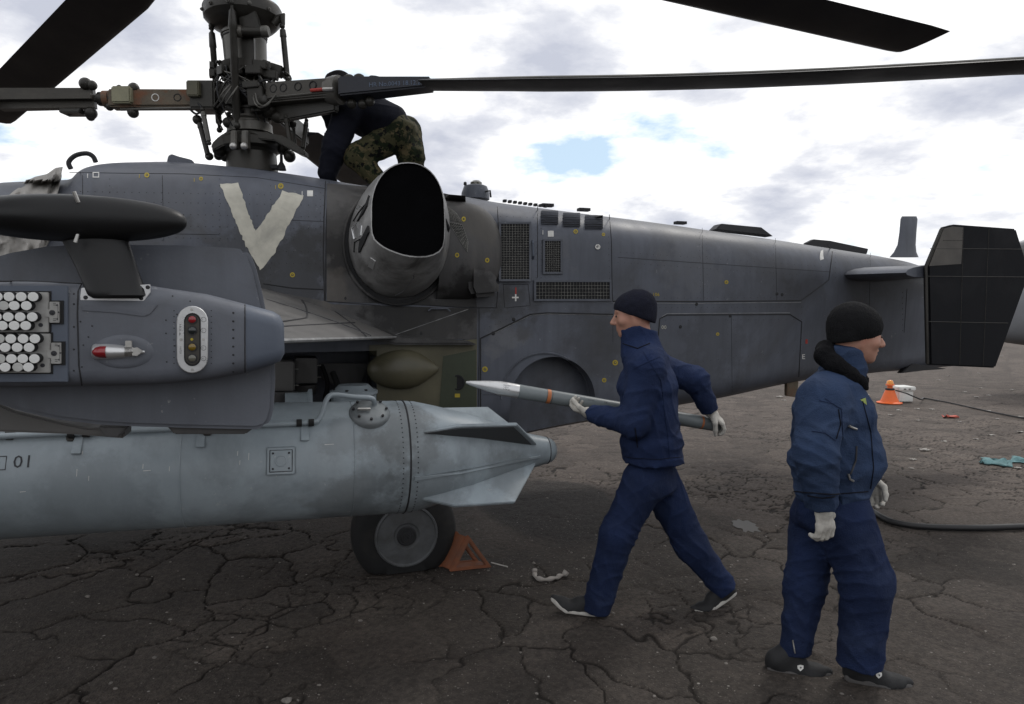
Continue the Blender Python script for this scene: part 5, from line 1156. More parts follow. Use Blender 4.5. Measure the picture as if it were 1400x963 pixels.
PRN = mk('faded_print', (.10, .13, .19), .7, 0, .2, 9, 0)
def cuff_print(s, f0, h):
    vs, fs = text_mesh(s, 1.0); k = h / .7; a = (ra1 + dR * .06); b = ra2; D_ = (b - a).normalized(); up_ = s2.cross(D_); up_ = up_ if up_.z > 0 else -up_
    base = a.lerp(b, f0); hd = .095 + (.075 - .095) * f0
    return G().add([base + D_ * v.x * k + up_ * (v.y * k - .02) + s2 * (hd + .004 + (.075 - .095) * (v.x * k) / (b - a).length) for v in vs], fs).obj('cuff_lettering', PRN, CR, 0, kind='stuff')
cuff_print('HR No.0043 18.12.20', .34, .030)
rtip = W(1400, 91, 4.10); rdir = (rtip - ra2)
bR = blade([ra2 - dR * .02 + rdir * t - EZ * (.035 * math.sin(math.pi * min(1, t)) + .05 * max(0, t - 1) ** 2) for t in np.linspace(0, 1.36, 20)], R(-11), .48, True, 1, .12, root_chord=.40)
SILV = mk('worn_leading_edge', (.16, .155, .14), .45, .4, .25, 6, .04)
G().tube([ra2 + rdir * t - EZ * (.035 * math.sin(math.pi * t)) + s2 * (.13 + .05 * min(1, t * 5)) - EZ * .012 for t in np.linspace(0, 1.0, 14)], .010, 6).obj('leading_edge_strip', SILV, bR, 50)
# --- left arm
la0, la1 = mp_(288, 137, .06), mp_(152, 137, .10)
AL, dL, sL, uL = boxbeam('blade_arm', la0, la1, .062, .064, .06, .06, RUST); sL = sL if sL.y < 0 else -sL
for f in (.30, .52, .78): G().lathe(la0.lerp(la1, f) + sL * .058 + uL * .0, sL, [(-.01, .028), (.004, .028), (.0045, .022), (-.004, .021)], 16, uL).obj('arm_hole', WHITEP if f == .52 else DARK, AL)  # white fill paints the bright sky seen through the middle hole
G().box(mp_(268, 124, .17), Vector((.045, 0, 0)), Vector((0, .06, 0)), EZ * .055).obj('arm_clamp', OLIVE, AL, 0, bevel=.008)
AL.data.materials[0] = RUST
OLC = mk('pale_olive_clamp', (.22, .21, .14), .6, 0, .2, 9, .06); AL.children[-1].data.materials[0] = OLC
G().box(mp_(283, 134, .1), Vector((.09, 0, 0)), Vector((0, .09, 0)), EZ * .10).obj('arm_root', MAST, AL, 0, bevel=.012)
G().box(mp_(172, 133, .12), Vector((.07, 0, 0)), Vector((0, .07, 0)), EZ * .06).obj('arm_clamp', OLC, AL, 0, bevel=.01)
G().tube([mp_(165, 150, .15), mp_(270, 148, .15)], .010, 6).obj('arm_rib', MASTL, AL)
G().tube(smoothed([mp_(270, 140, .18), mp_(276, 150, .2), mp_(268, 156, .15), mp_(258, 148, .15)], 5), .008, 6).obj('arm_wire', SEAM, AL)
for x, y, r in ((155, 128, .03), (158, 142, .035), (148, 133, .03), (150, 146, .03), (163, 120, .02), (265, 117, .02), (183, 121, .04), (182, 154, .04)): G().ball(mp_(x, y, .12), r, n=10, m=8).obj('arm_fitting', MAST, AL)
lc0, lc1 = mp_(140, 135, .10), W(-10, 137, 4.98)
LC, d3, s3, u3 = boxbeam('blade_cuff', lc0, lc1, .070, .072, .075, .09, CUFFP, bev=.05); s3 = s3 if s3.y < 0 else -s3
for x, y, r in ((117, 115, .045), (126, 117, .035), (124, 155, .045), (124, 160, .03), (95, 153, .03)): G().ball(mp_(x, y, .14), r, n=12, m=8).obj('cuff_fitting', MAST, LC)
G().prism([mp_(x, y, .2) for x, y in ((80, 148), (110, 148), (108, 154), (80, 154))], Vector((0, .12, 0))).obj('cuff_bracket', MAST, LC, 0, bevel=.006)
ld = (lc1 - lc0).normalized(); blade([lc1 - ld * .05 + ld * t - EZ * .006 * t * t for t in np.linspace(0, 4.7, 14)], R(-8), .5, True, -1, .12, root_chord=.36)
G().tube([mp_(156, 137, .1), mp_(136, 135.5, .1)], .05, 14).obj('arm_joint', MAST, AL)
G().lathe(mp_(146, 136, .1) - ld * .02, ld, [(0, .06), (.04, .06)], 16).obj('joint_collar', RUST, AL)
# --- far arm, reaching away behind the kneeling mechanic
fa0, fa1 = mp_(348, 140, -.10), W(405, 188, 6.1)
AF, dF, sF, uF = boxbeam('blade_arm', fa0, fa1, .08, .08, .10, .12, MAST)
fd = (W(478, 240, 7.7) - fa1).normalized(); blade([fa1 - fd * .05 + fd * t for t in np.linspace(0, 6.0, 12)], R(6), .5, True, 1, .12, root_chord=.34)
# --- upper rotor
uh = mp_(XM, -150)
def upper(tip, tilt, side, sag):
    d = (tip - uh).normalized(); boxbeam('blade_arm', uh + d * .1, uh + d * .75, .08, .08, .1, .1, MAST); boxbeam('blade_cuff', uh + d * .7, uh + d * 1.35, .08, .06, .12, .16, CUFFP)
    return blade([p for p in curve_path(uh + d * 1.3, tip, 18, sag)], tilt, .53, True, side, .12, root_chord=.36)
upper(W(1232, 57, 7.0), R(4), 1, .0)
upper(W(-2, 158, 9.0), R(10), -1, .0)
upper(uh + Vector((-.45, -4.6, 0)).normalized() * 6.6 + EZ * -.3, R(0), 1, .0)
# ------------------------------------------------------------------ people: each body and garment is grown as one smooth surface from a distance field
class Field:
    def __init__(s, lo, hi, res):
        s.lo = np.array(lo, float); s.res = res; s.n = np.ceil((np.array(hi) - s.lo) / res).astype(int) + 1; s.D = np.full(s.n, 1.0, np.float32)
    def block(s, lo, hi):
        a = np.clip(np.floor((np.array(lo) - s.lo) / s.res).astype(int), 0, s.n); b = np.clip(np.ceil((np.array(hi) - s.lo) / s.res).astype(int) + 1, 0, s.n)
        sl = tuple(slice(i, j) for i, j in zip(a, b)); ax = [s.lo[i] + s.res * np.arange(a[i], b[i]) for i in range(3)]
        return sl, np.meshgrid(*ax, indexing='ij', sparse=True)
    def put(s, d, sl, k, mode='u'):
        o = s.D[sl]
        if mode == 'u':
            h = np.maximum(k - np.abs(o - d), 0) / k if k > 0 else 0
            s.D[sl] = np.minimum(o, d) - h * h * k * .25
        elif mode == 's':
            h = np.maximum(k - np.abs(o + d), 0) / k
            s.D[sl] = np.maximum(o, -d) + h * h * k * .25
    def cone(s, a, b, ra, rb, k=.03, mode='u'):
        a, b = np.array(a, float), np.array(b, float); m = max(ra, rb) + .06 + k
        sl, (X, Y, Z) = s.block(np.minimum(a, b) - m, np.maximum(a, b) + m); ba = b - a; L2 = max(ba @ ba, 1e-9)
        t = np.clip(((X - a[0]) * ba[0] + (Y - a[1]) * ba[1] + (Z - a[2]) * ba[2]) / L2, 0, 1)
        d = np.sqrt((X - a[0] - t * ba[0]) ** 2 + (Y - a[1] - t * ba[1]) ** 2 + (Z - a[2] - t * ba[2]) ** 2) - (ra + (rb - ra) * t)
        s.put(d, sl, k, mode); return s
    def chain(s, pts, rs, k=.03):
        for (a, b), (p, q) in zip(zip(pts, pts[1:]), zip(rs, rs[1:])): s.cone(a, b, p, q, k)
        return s
    def ell(s, c, r, axes=None, k=.02, mode='u'):
        c = np.array(c, float); ax = np.array(axes if axes is not None else np.eye(3), float); m = max(r) + .05 + k
        sl, (X, Y, Z) = s.block(c - m, c + m); q = [(X - c[0]) * v[0] + (Y - c[1]) * v[1] + (Z - c[2]) * v[2] for v in ax]
        k0 = np.sqrt(sum((qi / ri) ** 2 for qi, ri in zip(q, r))); k1 = np.sqrt(sum((qi / ri ** 2) ** 2 for qi, ri in zip(q, r)))
        s.put(k0 * (k0 - 1) / np.maximum(k1, 1e-6), sl, k, mode); return s
    def slab(s, a, b, side, A, B, k=.04, cap=.06, mode='u'):
        """flattened limb from a to b; A, B = (radius along side, radius across) at the ends"""
        a, b = np.array(a, float), np.array(b, float); side = np.array(side, float); ba = b - a; L = np.linalg.norm(ba); ax = ba / L
        side = side - ax * (side @ ax); side /= np.linalg.norm(side); fr = np.cross(ax, side); m = max(*A, *B) + .06 + k
        sl, (X, Y, Z) = s.block(np.minimum(a, b) - m, np.maximum(a, b) + m)
        dot = lambda v: (X - a[0]) * v[0] + (Y - a[1]) * v[1] + (Z - a[2]) * v[2]
        w = dot(ax); t = np.clip(w / L, 0, 1); u, v = dot(side), dot(fr); e = w - t * L
        ra, rb = A[0] + (B[0] - A[0]) * t, A[1] + (B[1] - A[1]) * t
        d = (np.sqrt((u / ra) ** 2 + (v / rb) ** 2 + (e / cap) ** 2) - 1) * np.minimum(ra, rb)
        s.put(d, sl, k, mode); return s
    def cut(s, p, n, rad):
        p, n = np.array(p, float), np.array(n, float); n = n / np.linalg.norm(n); sl, (X, Y, Z) = s.block(p - rad, p + rad)
        d = (X - p[0]) * n[0] + (Y - p[1]) * n[1] + (Z - p[2]) * n[2]; r = np.sqrt((X - p[0]) ** 2 + (Y - p[1]) ** 2 + (Z - p[2]) ** 2)
        s.D[sl] = np.where(r < rad, np.maximum(s.D[sl], d), s.D[sl]); return s
    def folds(s, c, rad, dr, lam, amp, ph=0.0):
        c, dr = np.array(c, float), np.array(dr, float); dr = dr / np.linalg.norm(dr); sl, (X, Y, Z) = s.block(c - rad * 1.6, c + rad * 1.6)
        x, y, z = X - c[0], Y - c[1], Z - c[2]; g = np.exp(-(x * x + y * y + z * z) / (rad * rad) * 1.6)
        w = (x * dr[0] + y * dr[1] + z * dr[2]) / lam * 2 * math.pi
        wob = 1.5 * np.sin(21 * x + 9 * z + ph) + 1.3 * np.sin(17 * y - 13 * z + 1.7 + ph) + .8 * np.sin(33 * z + 20 * x)
        f = 1 - np.abs(np.sin((w + wob) * .5)); s.D[sl] = s.D[sl] - amp * g * (f * f - .35); return s
    def crease(s, amp=.0035):
        sl, (X, Y, Z) = s.block(s.lo, s.lo + s.n * s.res)
        a = 15 * X + 11 * Z + 4 * Y + 2.2 * np.sin(7 * Y + 5 * Z + 1) + 1.2 * np.sin(19 * X - 8 * Z); b = 13 * Y - 14 * X + 9 * Z + 2.4 * np.sin(6 * X + 8 * Z) + 1.1 * np.sin(21 * Z + 9 * Y)
        c = 24 * Z - 17 * X + 12 * Y + 2.6 * np.sin(9 * Z + 11 * Y); m = .5 + .5 * np.sin(6 * X + 9 * Z + 2 * np.sin(5 * Y + 4 * Z)); r = lambda q: (1 - np.abs(np.sin(q))) ** 3
        f = r(a) * m + r(b) * (1 - m) + .7 * r(c) * m * (1 - m) * 3 - .25
        s.D = s.D - amp * 1.9 * f.astype(np.float32); return s
    def mesh(s):
        D = s.D; S = D < 0; nx, ny, nz = D.shape
        c = np.zeros((nx - 1, ny - 1, nz - 1), np.int8)
        for i in (0, 1):
            for j in (0, 1):
                for k in (0, 1): c += S[i:nx - 1 + i, j:ny - 1 + j, k:nz - 1 + k]
        act = (c > 0) & (c < 8); idx = np.full(act.shape, -1, np.int64); I, J, K = np.nonzero(act); idx[I, J, K] = np.arange(len(I))
        acc = np.zeros((len(I), 3)); cnt = np.zeros(len(I))
        for ax in range(3):
            for u in (0, 1):
                for v in (0, 1):
                    o = [0, 0, 0]; oth = [q for q in range(3) if q != ax]; o[oth[0]] = u; o[oth[1]] = v; e = list(o); e[ax] = 1
                    d0 = D[I + o[0], J + o[1], K + o[2]]; d1 = D[I + e[0], J + e[1], K + e[2]]; m = (d0 < 0) != (d1 < 0)
                    t = np.where(m, d0 / np.where(m, d0 - d1, 1), 0); p = np.array(o, float)[None].repeat(len(I), 0); p[:, ax] = t
                    acc += np.where(m[:, None], p, 0); cnt += m
        V = s.lo + s.res * (np.stack([I, J, K], 1) + acc / cnt[:, None]); Fc = []
        for ax in range(3):
            a = [slice(None)] * 3; b = [slice(None)] * 3; a[ax] = slice(0, -1); b[ax] = slice(1, None); m = S[tuple(a)] != S[tuple(b)]
            i = np.stack(np.nonzero(m), 1); u, v = [q for q in range(3) if q != ax]; ok = (i[:, u] > 0) & (i[:, v] > 0) & (i[:, u] < D.shape[u] - 1) & (i[:, v] < D.shape[v] - 1); i = i[ok]
            q = []
            for du, dv in ((1, 1), (0, 1), (0, 0), (1, 0)):
                j = i.copy(); j[:, u] -= du; j[:, v] -= dv; q.append(idx[j[:, 0], j[:, 1], j[:, 2]])
            q = np.stack(q, 1); flip = S[i[:, 0], i[:, 1], i[:, 2]] ^ (ax == 1); q[~flip] = q[~flip][:, ::-1]; Fc.append(q)
        return V, np.concatenate(Fc)
    def obj(s, name, mat, parent, relax=2, **props):
        V, Fq = s.mesh()
        inv = np.array(parent.matrix_world.inverted()); V = V @ inv[:3, :3].T + inv[:3, 3]
        for _ in range(relax):          # settle the stair-steps
            A = np.zeros_like(V); C = np.zeros(len(V))
            for k in range(4): np.add.at(A, Fq[:, k], V[Fq[:, (k + 1) % 4]] + V[Fq[:, k - 1]]); np.add.at(C, Fq[:, k], 2)
            V = V * .5 + .5 * A / np.maximum(C, 1)[:, None]
        me = bpy.data.meshes.new(name); me.vertices.add(len(V)); me.vertices.foreach_set('co', V.astype(np.float32).ravel())
        me.loops.add(Fq.size); me.loops.foreach_set('vertex_index', Fq.ravel().astype(np.int32)); me.polygons.add(len(Fq))
        me.polygons.foreach_set('loop_start', np.arange(0, Fq.size, 4, dtype=np.int32)); me.polygons.foreach_set('loop_total', np.full(len(Fq), 4, dtype=np.int32))
        me.update(); me.validate(); me.polygons.foreach_set('use_smooth', np.ones(len(me.polygons), dtype=bool)); me.materials.append(mat)
        o = bpy.data.objects.new(name, me); COL.objects.link(o); o.parent = parent; bpy_world(o)
        for k, v in props.items(): o[k] = v
        return o
nv = lambda *a: np.array(a, float)
def unit(v): v = np.array(v, float); return v / np.linalg.norm(v)
WW = lambda px, py, D: np.array(W(px, py, D))
def bbox(pts, m): p = np.array(pts); return p.min(0) - m, p.max(0) + m
def head(F, c, f, up, s=1.0, neck=None, ears=False):
    f = unit(f); up = unit(np.array(up) - f * (np.array(up) @ f)); l = np.cross(up, f); q = lambda a, b, d=0: c + s * (f * a + up * b + l * d); ax = (l, f, up)
    F.ell(q(-.010, .030), (.076 * s, .098 * s, .095 * s), ax, .02)
    F.ell(q(.030, -.045), (.056 * s, .066 * s, .068 * s), ax, .03); F.ell(q(.052, .005), (.060 * s, .044 * s, .070 * s), ax, .02)
    F.ell(q(.070, -.092), (.026 * s, .022 * s, .018 * s), ax, .025); F.ell(q(.080, .038), (.050 * s, .018 * s, .012 * s), ax, .015)
    for d in (-1, 1):
        F.ell(q(.098, .014, .031 * d), (.016 * s, .014 * s, .011 * s), ax, .012, 's'); F.ell(q(.083, .011, .031 * d), (.013 * s, .012 * s, .011 * s), ax, .003)
        F.ell(q(.062, -.020, .045 * d), (.020 * s, .024 * s, .020 * s), ax, .02); F.cone(q(.008, .012, .066 * d), q(.000, -.036, .060 * d), .010 * s, .010 * s, .02)
        if ears: F.ell(q(-.004, .012, .087 * d), (.010 * s, .018 * s, .026 * s), ax, .006)
    F.cone(q(.094, .022), q(.120, -.022), .008 * s, .013 * s, .010); F.ell(q(.108, -.028), (.018 * s, .012 * s, .009 * s), ax, .008)
    F.ell(q(.094, -.052), (.024 * s, .011 * s, .0065 * s), ax, .006); F.ell(q(.091, -.066), (.021 * s, .011 * s, .0075 * s), ax, .006); F.ell(q(.101, -.0585), (.022 * s, .008 * s, .002 * s), ax, .003, 's')
    if neck is not None: F.cone(q(-.022, -.05), neck, .056 * s, .062 * s, .03)
    return q, (l, f, up)
def hand(F, w, d, n, thumb, curl, s=1.0, tcurl=.5):
    """w wrist, d towards the knuckles, n the way the palm faces, thumb = +1/-1 side of d x n"""
    d = unit(d); n = unit(np.array(n) - d * (np.array(n) @ d)); t = np.cross(d, n) * thumb; r = .0108 * s
    F.cone(w - d * .02, w + d * .02, .030 * s, .031 * s, .02); F.slab(w + d * .02, w + d * .075 * s, t, (.038 * s, .018 * s), (.043 * s, .017 * s), .015, .02)
    for i, (o, L, lift) in enumerate(((.033, .074, .0), (.011, .084, .003), (-.012, .077, .002), (-.033, .060, -.002))):
        p = w + d * (.086 * s + lift * s) + t * o * s; a = 0; pts = [p - d * .02 * s, p]
        for j, fr in enumerate((.44, .31, .25)):
            a += curl[i][j] if isinstance(curl[i], (tuple, list)) else curl[i]; v = d * math.cos(a) + n * math.sin(a) + t * (o * .8)
            p = p + v * L * fr * s; pts.append(p)
        F.chain(pts, [r * 1.08, r * 1.05, r, r * .93, r * .84], .004)
    b = w + d * .022 * s + t * .030 * s + n * .006; m = b + (d * .62 + t * .62 + n * .35) * .042 * s; e = m + (d * .88 + t * .05 + n * tcurl) * .034 * s; F.chain([b, m, e, e + (d * .8 - t * .1 + n * tcurl) * .022 * s], [.017 * s, .0135 * s, .0120 * s, .0095 * s], .008)
def shoe(par, heel, ball, toe, upv, ankle, side, mat_u, mat_s, thick=.028, s=1.0, wd=1.0):
    heel, ball, toe, upv, side = map(lambda v: np.array(v, float), (heel, ball, toe, upv, side)); side = unit(side)
    path = [heel, heel * .66 + ball * .34, heel * .33 + ball * .67, ball, ball * .5 + toe * .5, toe]; ws = [.026, .036, .040, .049, .044, .022]; hs = [.050, .050, .046, .040, .034, .024]
    rows = []
    for i, p in enumerate(path):
        dd = unit(path[min(i + 1, 5)] - path[max(i - 1, 0)]); u = unit(np.cross(side, dd)); u = u if u @ upv > 0 else -u; w = ws[i] * s * wd + .006; tt = thick * (1.15 if i < 2 else 1.0)
        rows.append([Vector(p + side * w * a + u * b * tt + dd * c) for a, b, c in ((-.92, 0, 0), (.92, 0, 0), (1.04, .35, 0), (1.0, .95, 0), (.9, 1, 0), (-.9, 1, 0), (-1.0, .95, 0), (-1.04, .35, 0))])
    d0 = unit(path[0] - path[1]); d1 = unit(path[5] - path[4]); c0 = sum(rows[0], Vector()) / 8; c1 = sum(rows[-1], Vector()) / 8
    rows = [[c0 + (p - c0) * .6 + Vector(d0 * .024) for p in rows[0]], [c0 + (p - c0) * .9 + Vector(d0 * .014) for p in rows[0]]] + rows + [[c1 + (p - c1) * .85 + Vector(d1 * .014) for p in rows[-1]], [c1 + (p - c1) * .5 + Vector(d1 * .022) for p in rows[-1]]]
    up = unit(upv); lo, hi = bbox([heel, toe, ankle], .12); F = Field(lo, hi, .0055)
    off = [unit(np.cross(side, unit(path[min(i + 1, 5)] - path[max(i - 1, 0)]))) for i in range(6)]; off = [o if o @ up > 0 else -o for o in off]
    for i in range(5): F.slab(path[i] + off[i] * thick * .8, path[i + 1] + off[i + 1] * thick * .8, side, (ws[i] * s * wd, hs[i] * s), (ws[i + 1] * s * wd, hs[i + 1] * s), .02, .03)
    F.cone(path[0] * .7 + path[1] * .3 + off[0] * .06, ankle, .044 * s, .045 * s, .03); F.cone(path[2] + off[2] * .055, ankle, .032 * s, .04 * s, .03)
    for i in range(5):
        m = (path[i] + path[i + 1]) / 2 + (off[i] + off[i + 1]) * .5 * thick * .55; F.cut(m, -(off[i] + off[i + 1]), .075)
    U = F.obj('shoe', mat_u, par, 2)
    G().rings(rows).obj('shoe_sole', mat_s, U, 40, bevel=.003)
    lc = G(); 
    for k in range(4):
        p = path[2] * (1 - k / 5) + path[3] * k / 5 + off[2] * (thick + .040 - .004 * k); lc.tube([Vector(p - side * .026), Vector(p + off[2] * .010), Vector(p + side * .026)], .0035, 5)
    lc.obj('shoe_lace', mat_s if mat_s is SOLEG else SOLEG, U, 50)
    return U
def bvh_of(o):
    b = bmesh.new(); b.from_mesh(o.data); b.transform(o.matrix_world); t = BVHTree.FromBMesh(b); b.free(); return t
def on_cloth(t, px, py, off=.003):
    d = ray(px, py).normalized(); l, n, i, s = t.ray_cast(CAM, d)
    if l is None: return None
    if n.dot(d) > 0: n = -n
    return l + n * off
def strip(t, pts, r, name, mat, par, off=.002):
    q = [on_cloth(t, x, y, off) for x, y in densify(pts, 3)]; q = [p for p in q if p is not None]
    if len(q) > 1: return G().tube(q, r, 6).obj(name, mat, par, 60)
def eyes(par, q, s=1.0):
    for d in (-1, 1): G().ball(Vector(q(.0945, .012, .031 * d)), .0062 * s, n=10, m=8).obj('eye', EYE, par)

# ================================================================== mechanic carrying the rocket
def person_carrier():
    f = unit((-.97, .22, 0)); lft = unit(np.cross((0, 0, 1), f)); up = nv(0, 0, 1)          # his left side faces the camera
    base = WW(880, 845, 3.70); base[2] = 0
    T = thing('person', Vector(base), 'person in a navy fleece and beanie striding with a slim rocket held at the hip', 'person')
    hc = WW(866, 433, 3.70); nb = WW(880, 474, 3.70)
    sN, sF = WW(885, 503, 3.53), WW(893, 500, 3.87); chest, waist, hip = WW(885, 528, 3.70), WW(890, 600, 3.70), WW(893, 648, 3.70)
    eN, wN = WW(866, 579, 3.50), WW(811, 566, 3.75); eF, wF = WW(951, 520, 3.99), WW(970, 561, 4.00)
    hN, kN, aN = WW(880, 660, 3.62), WW(845, 730, 3.60), WW(816, 822, 3.635); hF, kF, aF = WW(902, 660, 3.79), WW(944, 744, 3.76), WW(991, 803, 3.76)
    # ---- body
    lo, hi = bbox([hc + up * .15, sN, sF, wN, wF, aN, aF], .14); B = Field(lo, hi, .007)
    q, ax = head(B, hc, (-.985, .10, -.12), up, .98, nb)
    B.slab(chest, hip, lft, (.17, .10), (.15, .10), .05); B.cone(nb, sN, .05, .06, .05); B.cone(nb, sF, .05, .06, .05)
    B.chain([sN, eN, wN], [.052, .042, .03]); B.chain([sF, eF, wF], [.052, .042, .03]); B.chain([hN, kN, aN], [.08, .06, .042]); B.chain([hF, kF, aF], [.08, .06, .042])
    b = B.obj('body', SKIN, T, 1); eyes(b, q)
    # ---- beanie
    lo, hi = bbox([hc], .2); K = Field(lo, hi, .0055); l, ff, uu = ax
    K.ell(q(-.012, .046), (.092, .114, .096), ax, .01); K.ell(q(-.045, .050), (.078, .080, .090), ax, .03); K.ell(q(-.055, -.015), (.082, .066, .075), ax, .03)
    K.cut(q(.0, .002), -uu * .90 + ff * .44, .21); K.folds(q(-.06, .07), .08, (.3, .2, 1), .030, .0035); K.crease(.0012)
    k_ = K.obj('beanie', KNITN, T, 2)
    # ---- trousers
    lo, hi = bbox([hip + up * .05, hN, hF, kN, kF, aN, aF], .2); Tr = Field(lo, hi, .0063)
    Tr.slab(hip + up * .07, hip - up * .06, lft, (.155, .115), (.165, .122), .05, .06)
    Tr.chain([hN, kN, aN - up * .03], [.118, .090, .080], .05); Tr.chain([hF, kF, aF + nv(.012, 0, -.02)], [.118, .090, .070], .05)
    Tr.cut(aN + nv(.0, 0, -.055), unit(aN - kN) + nv(.1, 0, -.2), .16); Tr.cut(aF + nv(.012, 0, -.012), unit(aF - kF), .14)
    Tr.folds(kN + nv(.05, 0, .02), .13, (.4, .1, 1), .055, .014); Tr.folds(kF + nv(-.04, 0, .0), .13, (.7, .1, .7), .055, .014, 2); Tr.folds(hip - up * .07, .16, (.75, .0, .65), .07, .012, 1)
    Tr.folds(aN + up * .05, .13, (.6, .2, .6), .07, .010, 3); Tr.folds(aF + up * .06, .12, (.3, 0, .8), .065, .010, 4); Tr.folds((kN + aN) / 2, .18, (1, .2, .25), .08, .008, 7); Tr.folds((kF + aF) / 2, .16, (.6, .2, .7), .08, .008, 8); Tr.folds((hN + kN) / 2, .14, (.9, .1, .5), .08, .009, 5); Tr.folds((hF + kF) / 2, .14, (-.9, .1, .5), .08, .010, 6); Tr.crease(.0042)
    t_ = Tr.obj('trousers', NAVYT, T, 1)
    # ---- fleece
    lo, hi = bbox([hc, hip, sN, sF, eN, wN, eF, wF], .2); J = Field(lo, hi, .0063)
    J.slab(chest + up * .0, waist, lft, (.205, .152), (.205, .160), .06, .10); J.slab(waist, hip + up * .04, lft, (.205, .160), (.212, .170), .05, .05)
    J.slab(WW(884, 492, 3.70), chest, lft, (.17, .115), (.205, .15), .06, .06)
    J.cone(sN, WW(880, 488, 3.66), .082, .075, .06); J.cone(sF, WW(888, 488, 3.75), .082, .075, .06)
    J.chain([sN, eN, wN], [.088, .074, .053], .04); J.chain([sF, eF, wF], [.088, .074, .054], .04)
    cl0 = WW(877, 482, 3.70); cl1 = WW(869, 450, 3.70); J.slab(cl0, WW(872, 446, 3.70), ax[0], (.098, .106), (.086, .100), .04, .02); J.cone(cl0, sN * .5 + np.array(cl0) * .5, .085, .085, .05); J.cone(cl0, sF * .5 + np.array(cl0) * .5, .085, .085, .05)
    J.ell(WW(858, 440, 3.70), (.085, .070, .055), None, .012, 's')
    J.cut(WW(890, 634, 3.62), -up, .30); J.cut(wN + unit(wN - eN) * .008, unit(wN - eN), .10); J.cut(wF + unit(wF - eF) * .008, unit(wF - eF), .10)
    J.cut(WW(869, 446, 3.70), nv(.22, 0, 1), .14)
    J.folds(eN, .12, unit(wN - eN) + .4 * up, .045, .013); J.folds(eF, .11, unit(wF - eF), .045, .012, 2); J.folds((eN + wN) / 2, .10, unit(wN - eN), .04, .008, 1); J.folds(hip + up * .05, .22, (.25, .1, 1), .075, .008, 1)
    J.folds((sN + chest) / 2 - up * .10, .15, (.8, .3, .6), .07, .009, 4); J.folds(waist + nv(.08, -.1, 0), .16, (.5, 0, 1), .085, .009, 2); J.folds(sF + nv(.06, 0, -.05), .12, (.4, 0, 1), .055, .009, 3); J.folds(cl0, .09, (.25, 0, 1), .045, .006); J.crease(.0042)
    j_ = J.obj('fleece_jacket', NAVY, T, 1); tj = bvh_of(j_)
    strip(tj, [(868, 585), (872, 612)], .003, 'pocket_zip', NAVYD, j_); strip(tj, [(850, 624), (870, 627), (900, 628), (932, 625)], .0016, 'hem_seam', NAVYD, j_)
    strip(tj, [(880, 482), (903, 520), (913, 600), (915, 626)], .0018, 'side_seam', NAVYT, j_); strip(tj, [(852, 470), (872, 477), (888, 470)], .003, 'collar_seam', NAVYD, j_); strip(tj, [(866, 505), (880, 498), (902, 488)], .0018, 'shoulder_seam', NAVYT, j_)
    # ---- gloves
    lo, hi = bbox([wN], .20); g1 = Field(lo, hi, .0042); hand(g1, wN + unit(wN - eN) * .018, (-.72, .66, .12), (.1, .15, 1), -1, [(.55, .85, .6), (.6, .85, .6), (.6, .9, .6), (.65, .9, .6)], 1.03, .55); g1.crease(.0006); g1.obj('glove', GLOVE, T, 1)
    lo, hi = bbox([wF], .20); g2 = Field(lo, hi, .0042); hand(g2, wF + unit(wF - eF) * .016, (.72, -.05, -.62), (-.55, .25, -.85), -1, [(.5, .7, .6), (.55, .75, .6), (.55, .75, .6), (.6, .8, .6)], 1.03, .9); g2.crease(.0006); g2.obj('glove', GLOVE, T, 1)
    # ---- shoes
    sd = lft
    shoe(T, WW(818, 841, 3.645), WW(775, 834, 3.65), WW(757, 822, 3.655), nv(.15, 0, 1), aN, sd, SHOE, SOLEW, .020, .95)
    shoe(T, WW(1003, 814, 3.76), WW(968, 836, 3.745), WW(950, 836.5, 3.74), nv(-.5, 0, .8), aF + nv(-.01, 0, -.01), sd, SHOE, SOLEW, .020, .95)
    return T
person_carrier()
# ---- the rocket he carries
RA, RB = W(637, 523, 3.78), W(984, 582, 4.05)
RT = thing('unguided_rocket', (RA + RB) / 2, 'slim grey rocket with silver pointed nose and orange band carried by the striding man', 'rocket')
rd_ = (RB - RA).normalized(); RL = (RB - RA).length; rr_ = .040
G().lathe(RA, rd_, [(0, .004), (.004, .008), (.018, .011), (.020, .013), (.045, .0165), (.12, .030), (.185, rr_ * .97), (.19, rr_), (.30, rr_)], 32).obj('rocket_nose', ALU, RT, 40)
RBY = G().lathe(RA + rd_ * .30, rd_, [(0, rr_), (.003, rr_ * .985), (.006, rr_), (RL - .34, rr_), (RL - .305, rr_ * .97), (RL - .30, rr_ * .9), (RL - .30, rr_ * .7), (RL - .33, rr_ * .6)], 32).obj('rocket_body', ROCKG, RT, 40)
G().lathe(RA + rd_ * .465, rd_, [(0, rr_), (.0005, rr_ * 1.02), (.022, rr_ * 1.02), (.0225, rr_)], 32).obj('orange_band', ROCKO, RT, 40)
for h in (.462, .492): G().lathe(RA + rd_ * h, rd_, [(0, rr_), (.0005, rr_ * 1.025), (.004, rr_ * 1.025), (.0045, rr_)], 32).obj('band_edge', MASTL, RT, 40)
G().lathe(RA + rd_ * (RL - .13), rd_, [(0, rr_), (.0005, rr_ * 1.02), (.012, rr_ * 1.02), (.0125, rr_)], 32).obj('tail_ring', ROCKO, RT, 40)
def rocket_print(s, h0, a0, hgt):
    vs, fs = text_mesh(s, 1.0); k = hgt / .7; d, s_, u_ = frame(rd_); s_ = -s_ if s_.y > 0 else s_
    G().add([RA + rd_ * (h0 + v.x * k) + (s_ * math.cos(a0 + v.y * k / rr_) + u_ * math.sin(a0 + v.y * k / rr_)) * (rr_ + .0008) for v in vs], fs).obj('rocket_lettering', INK, RT, 0)
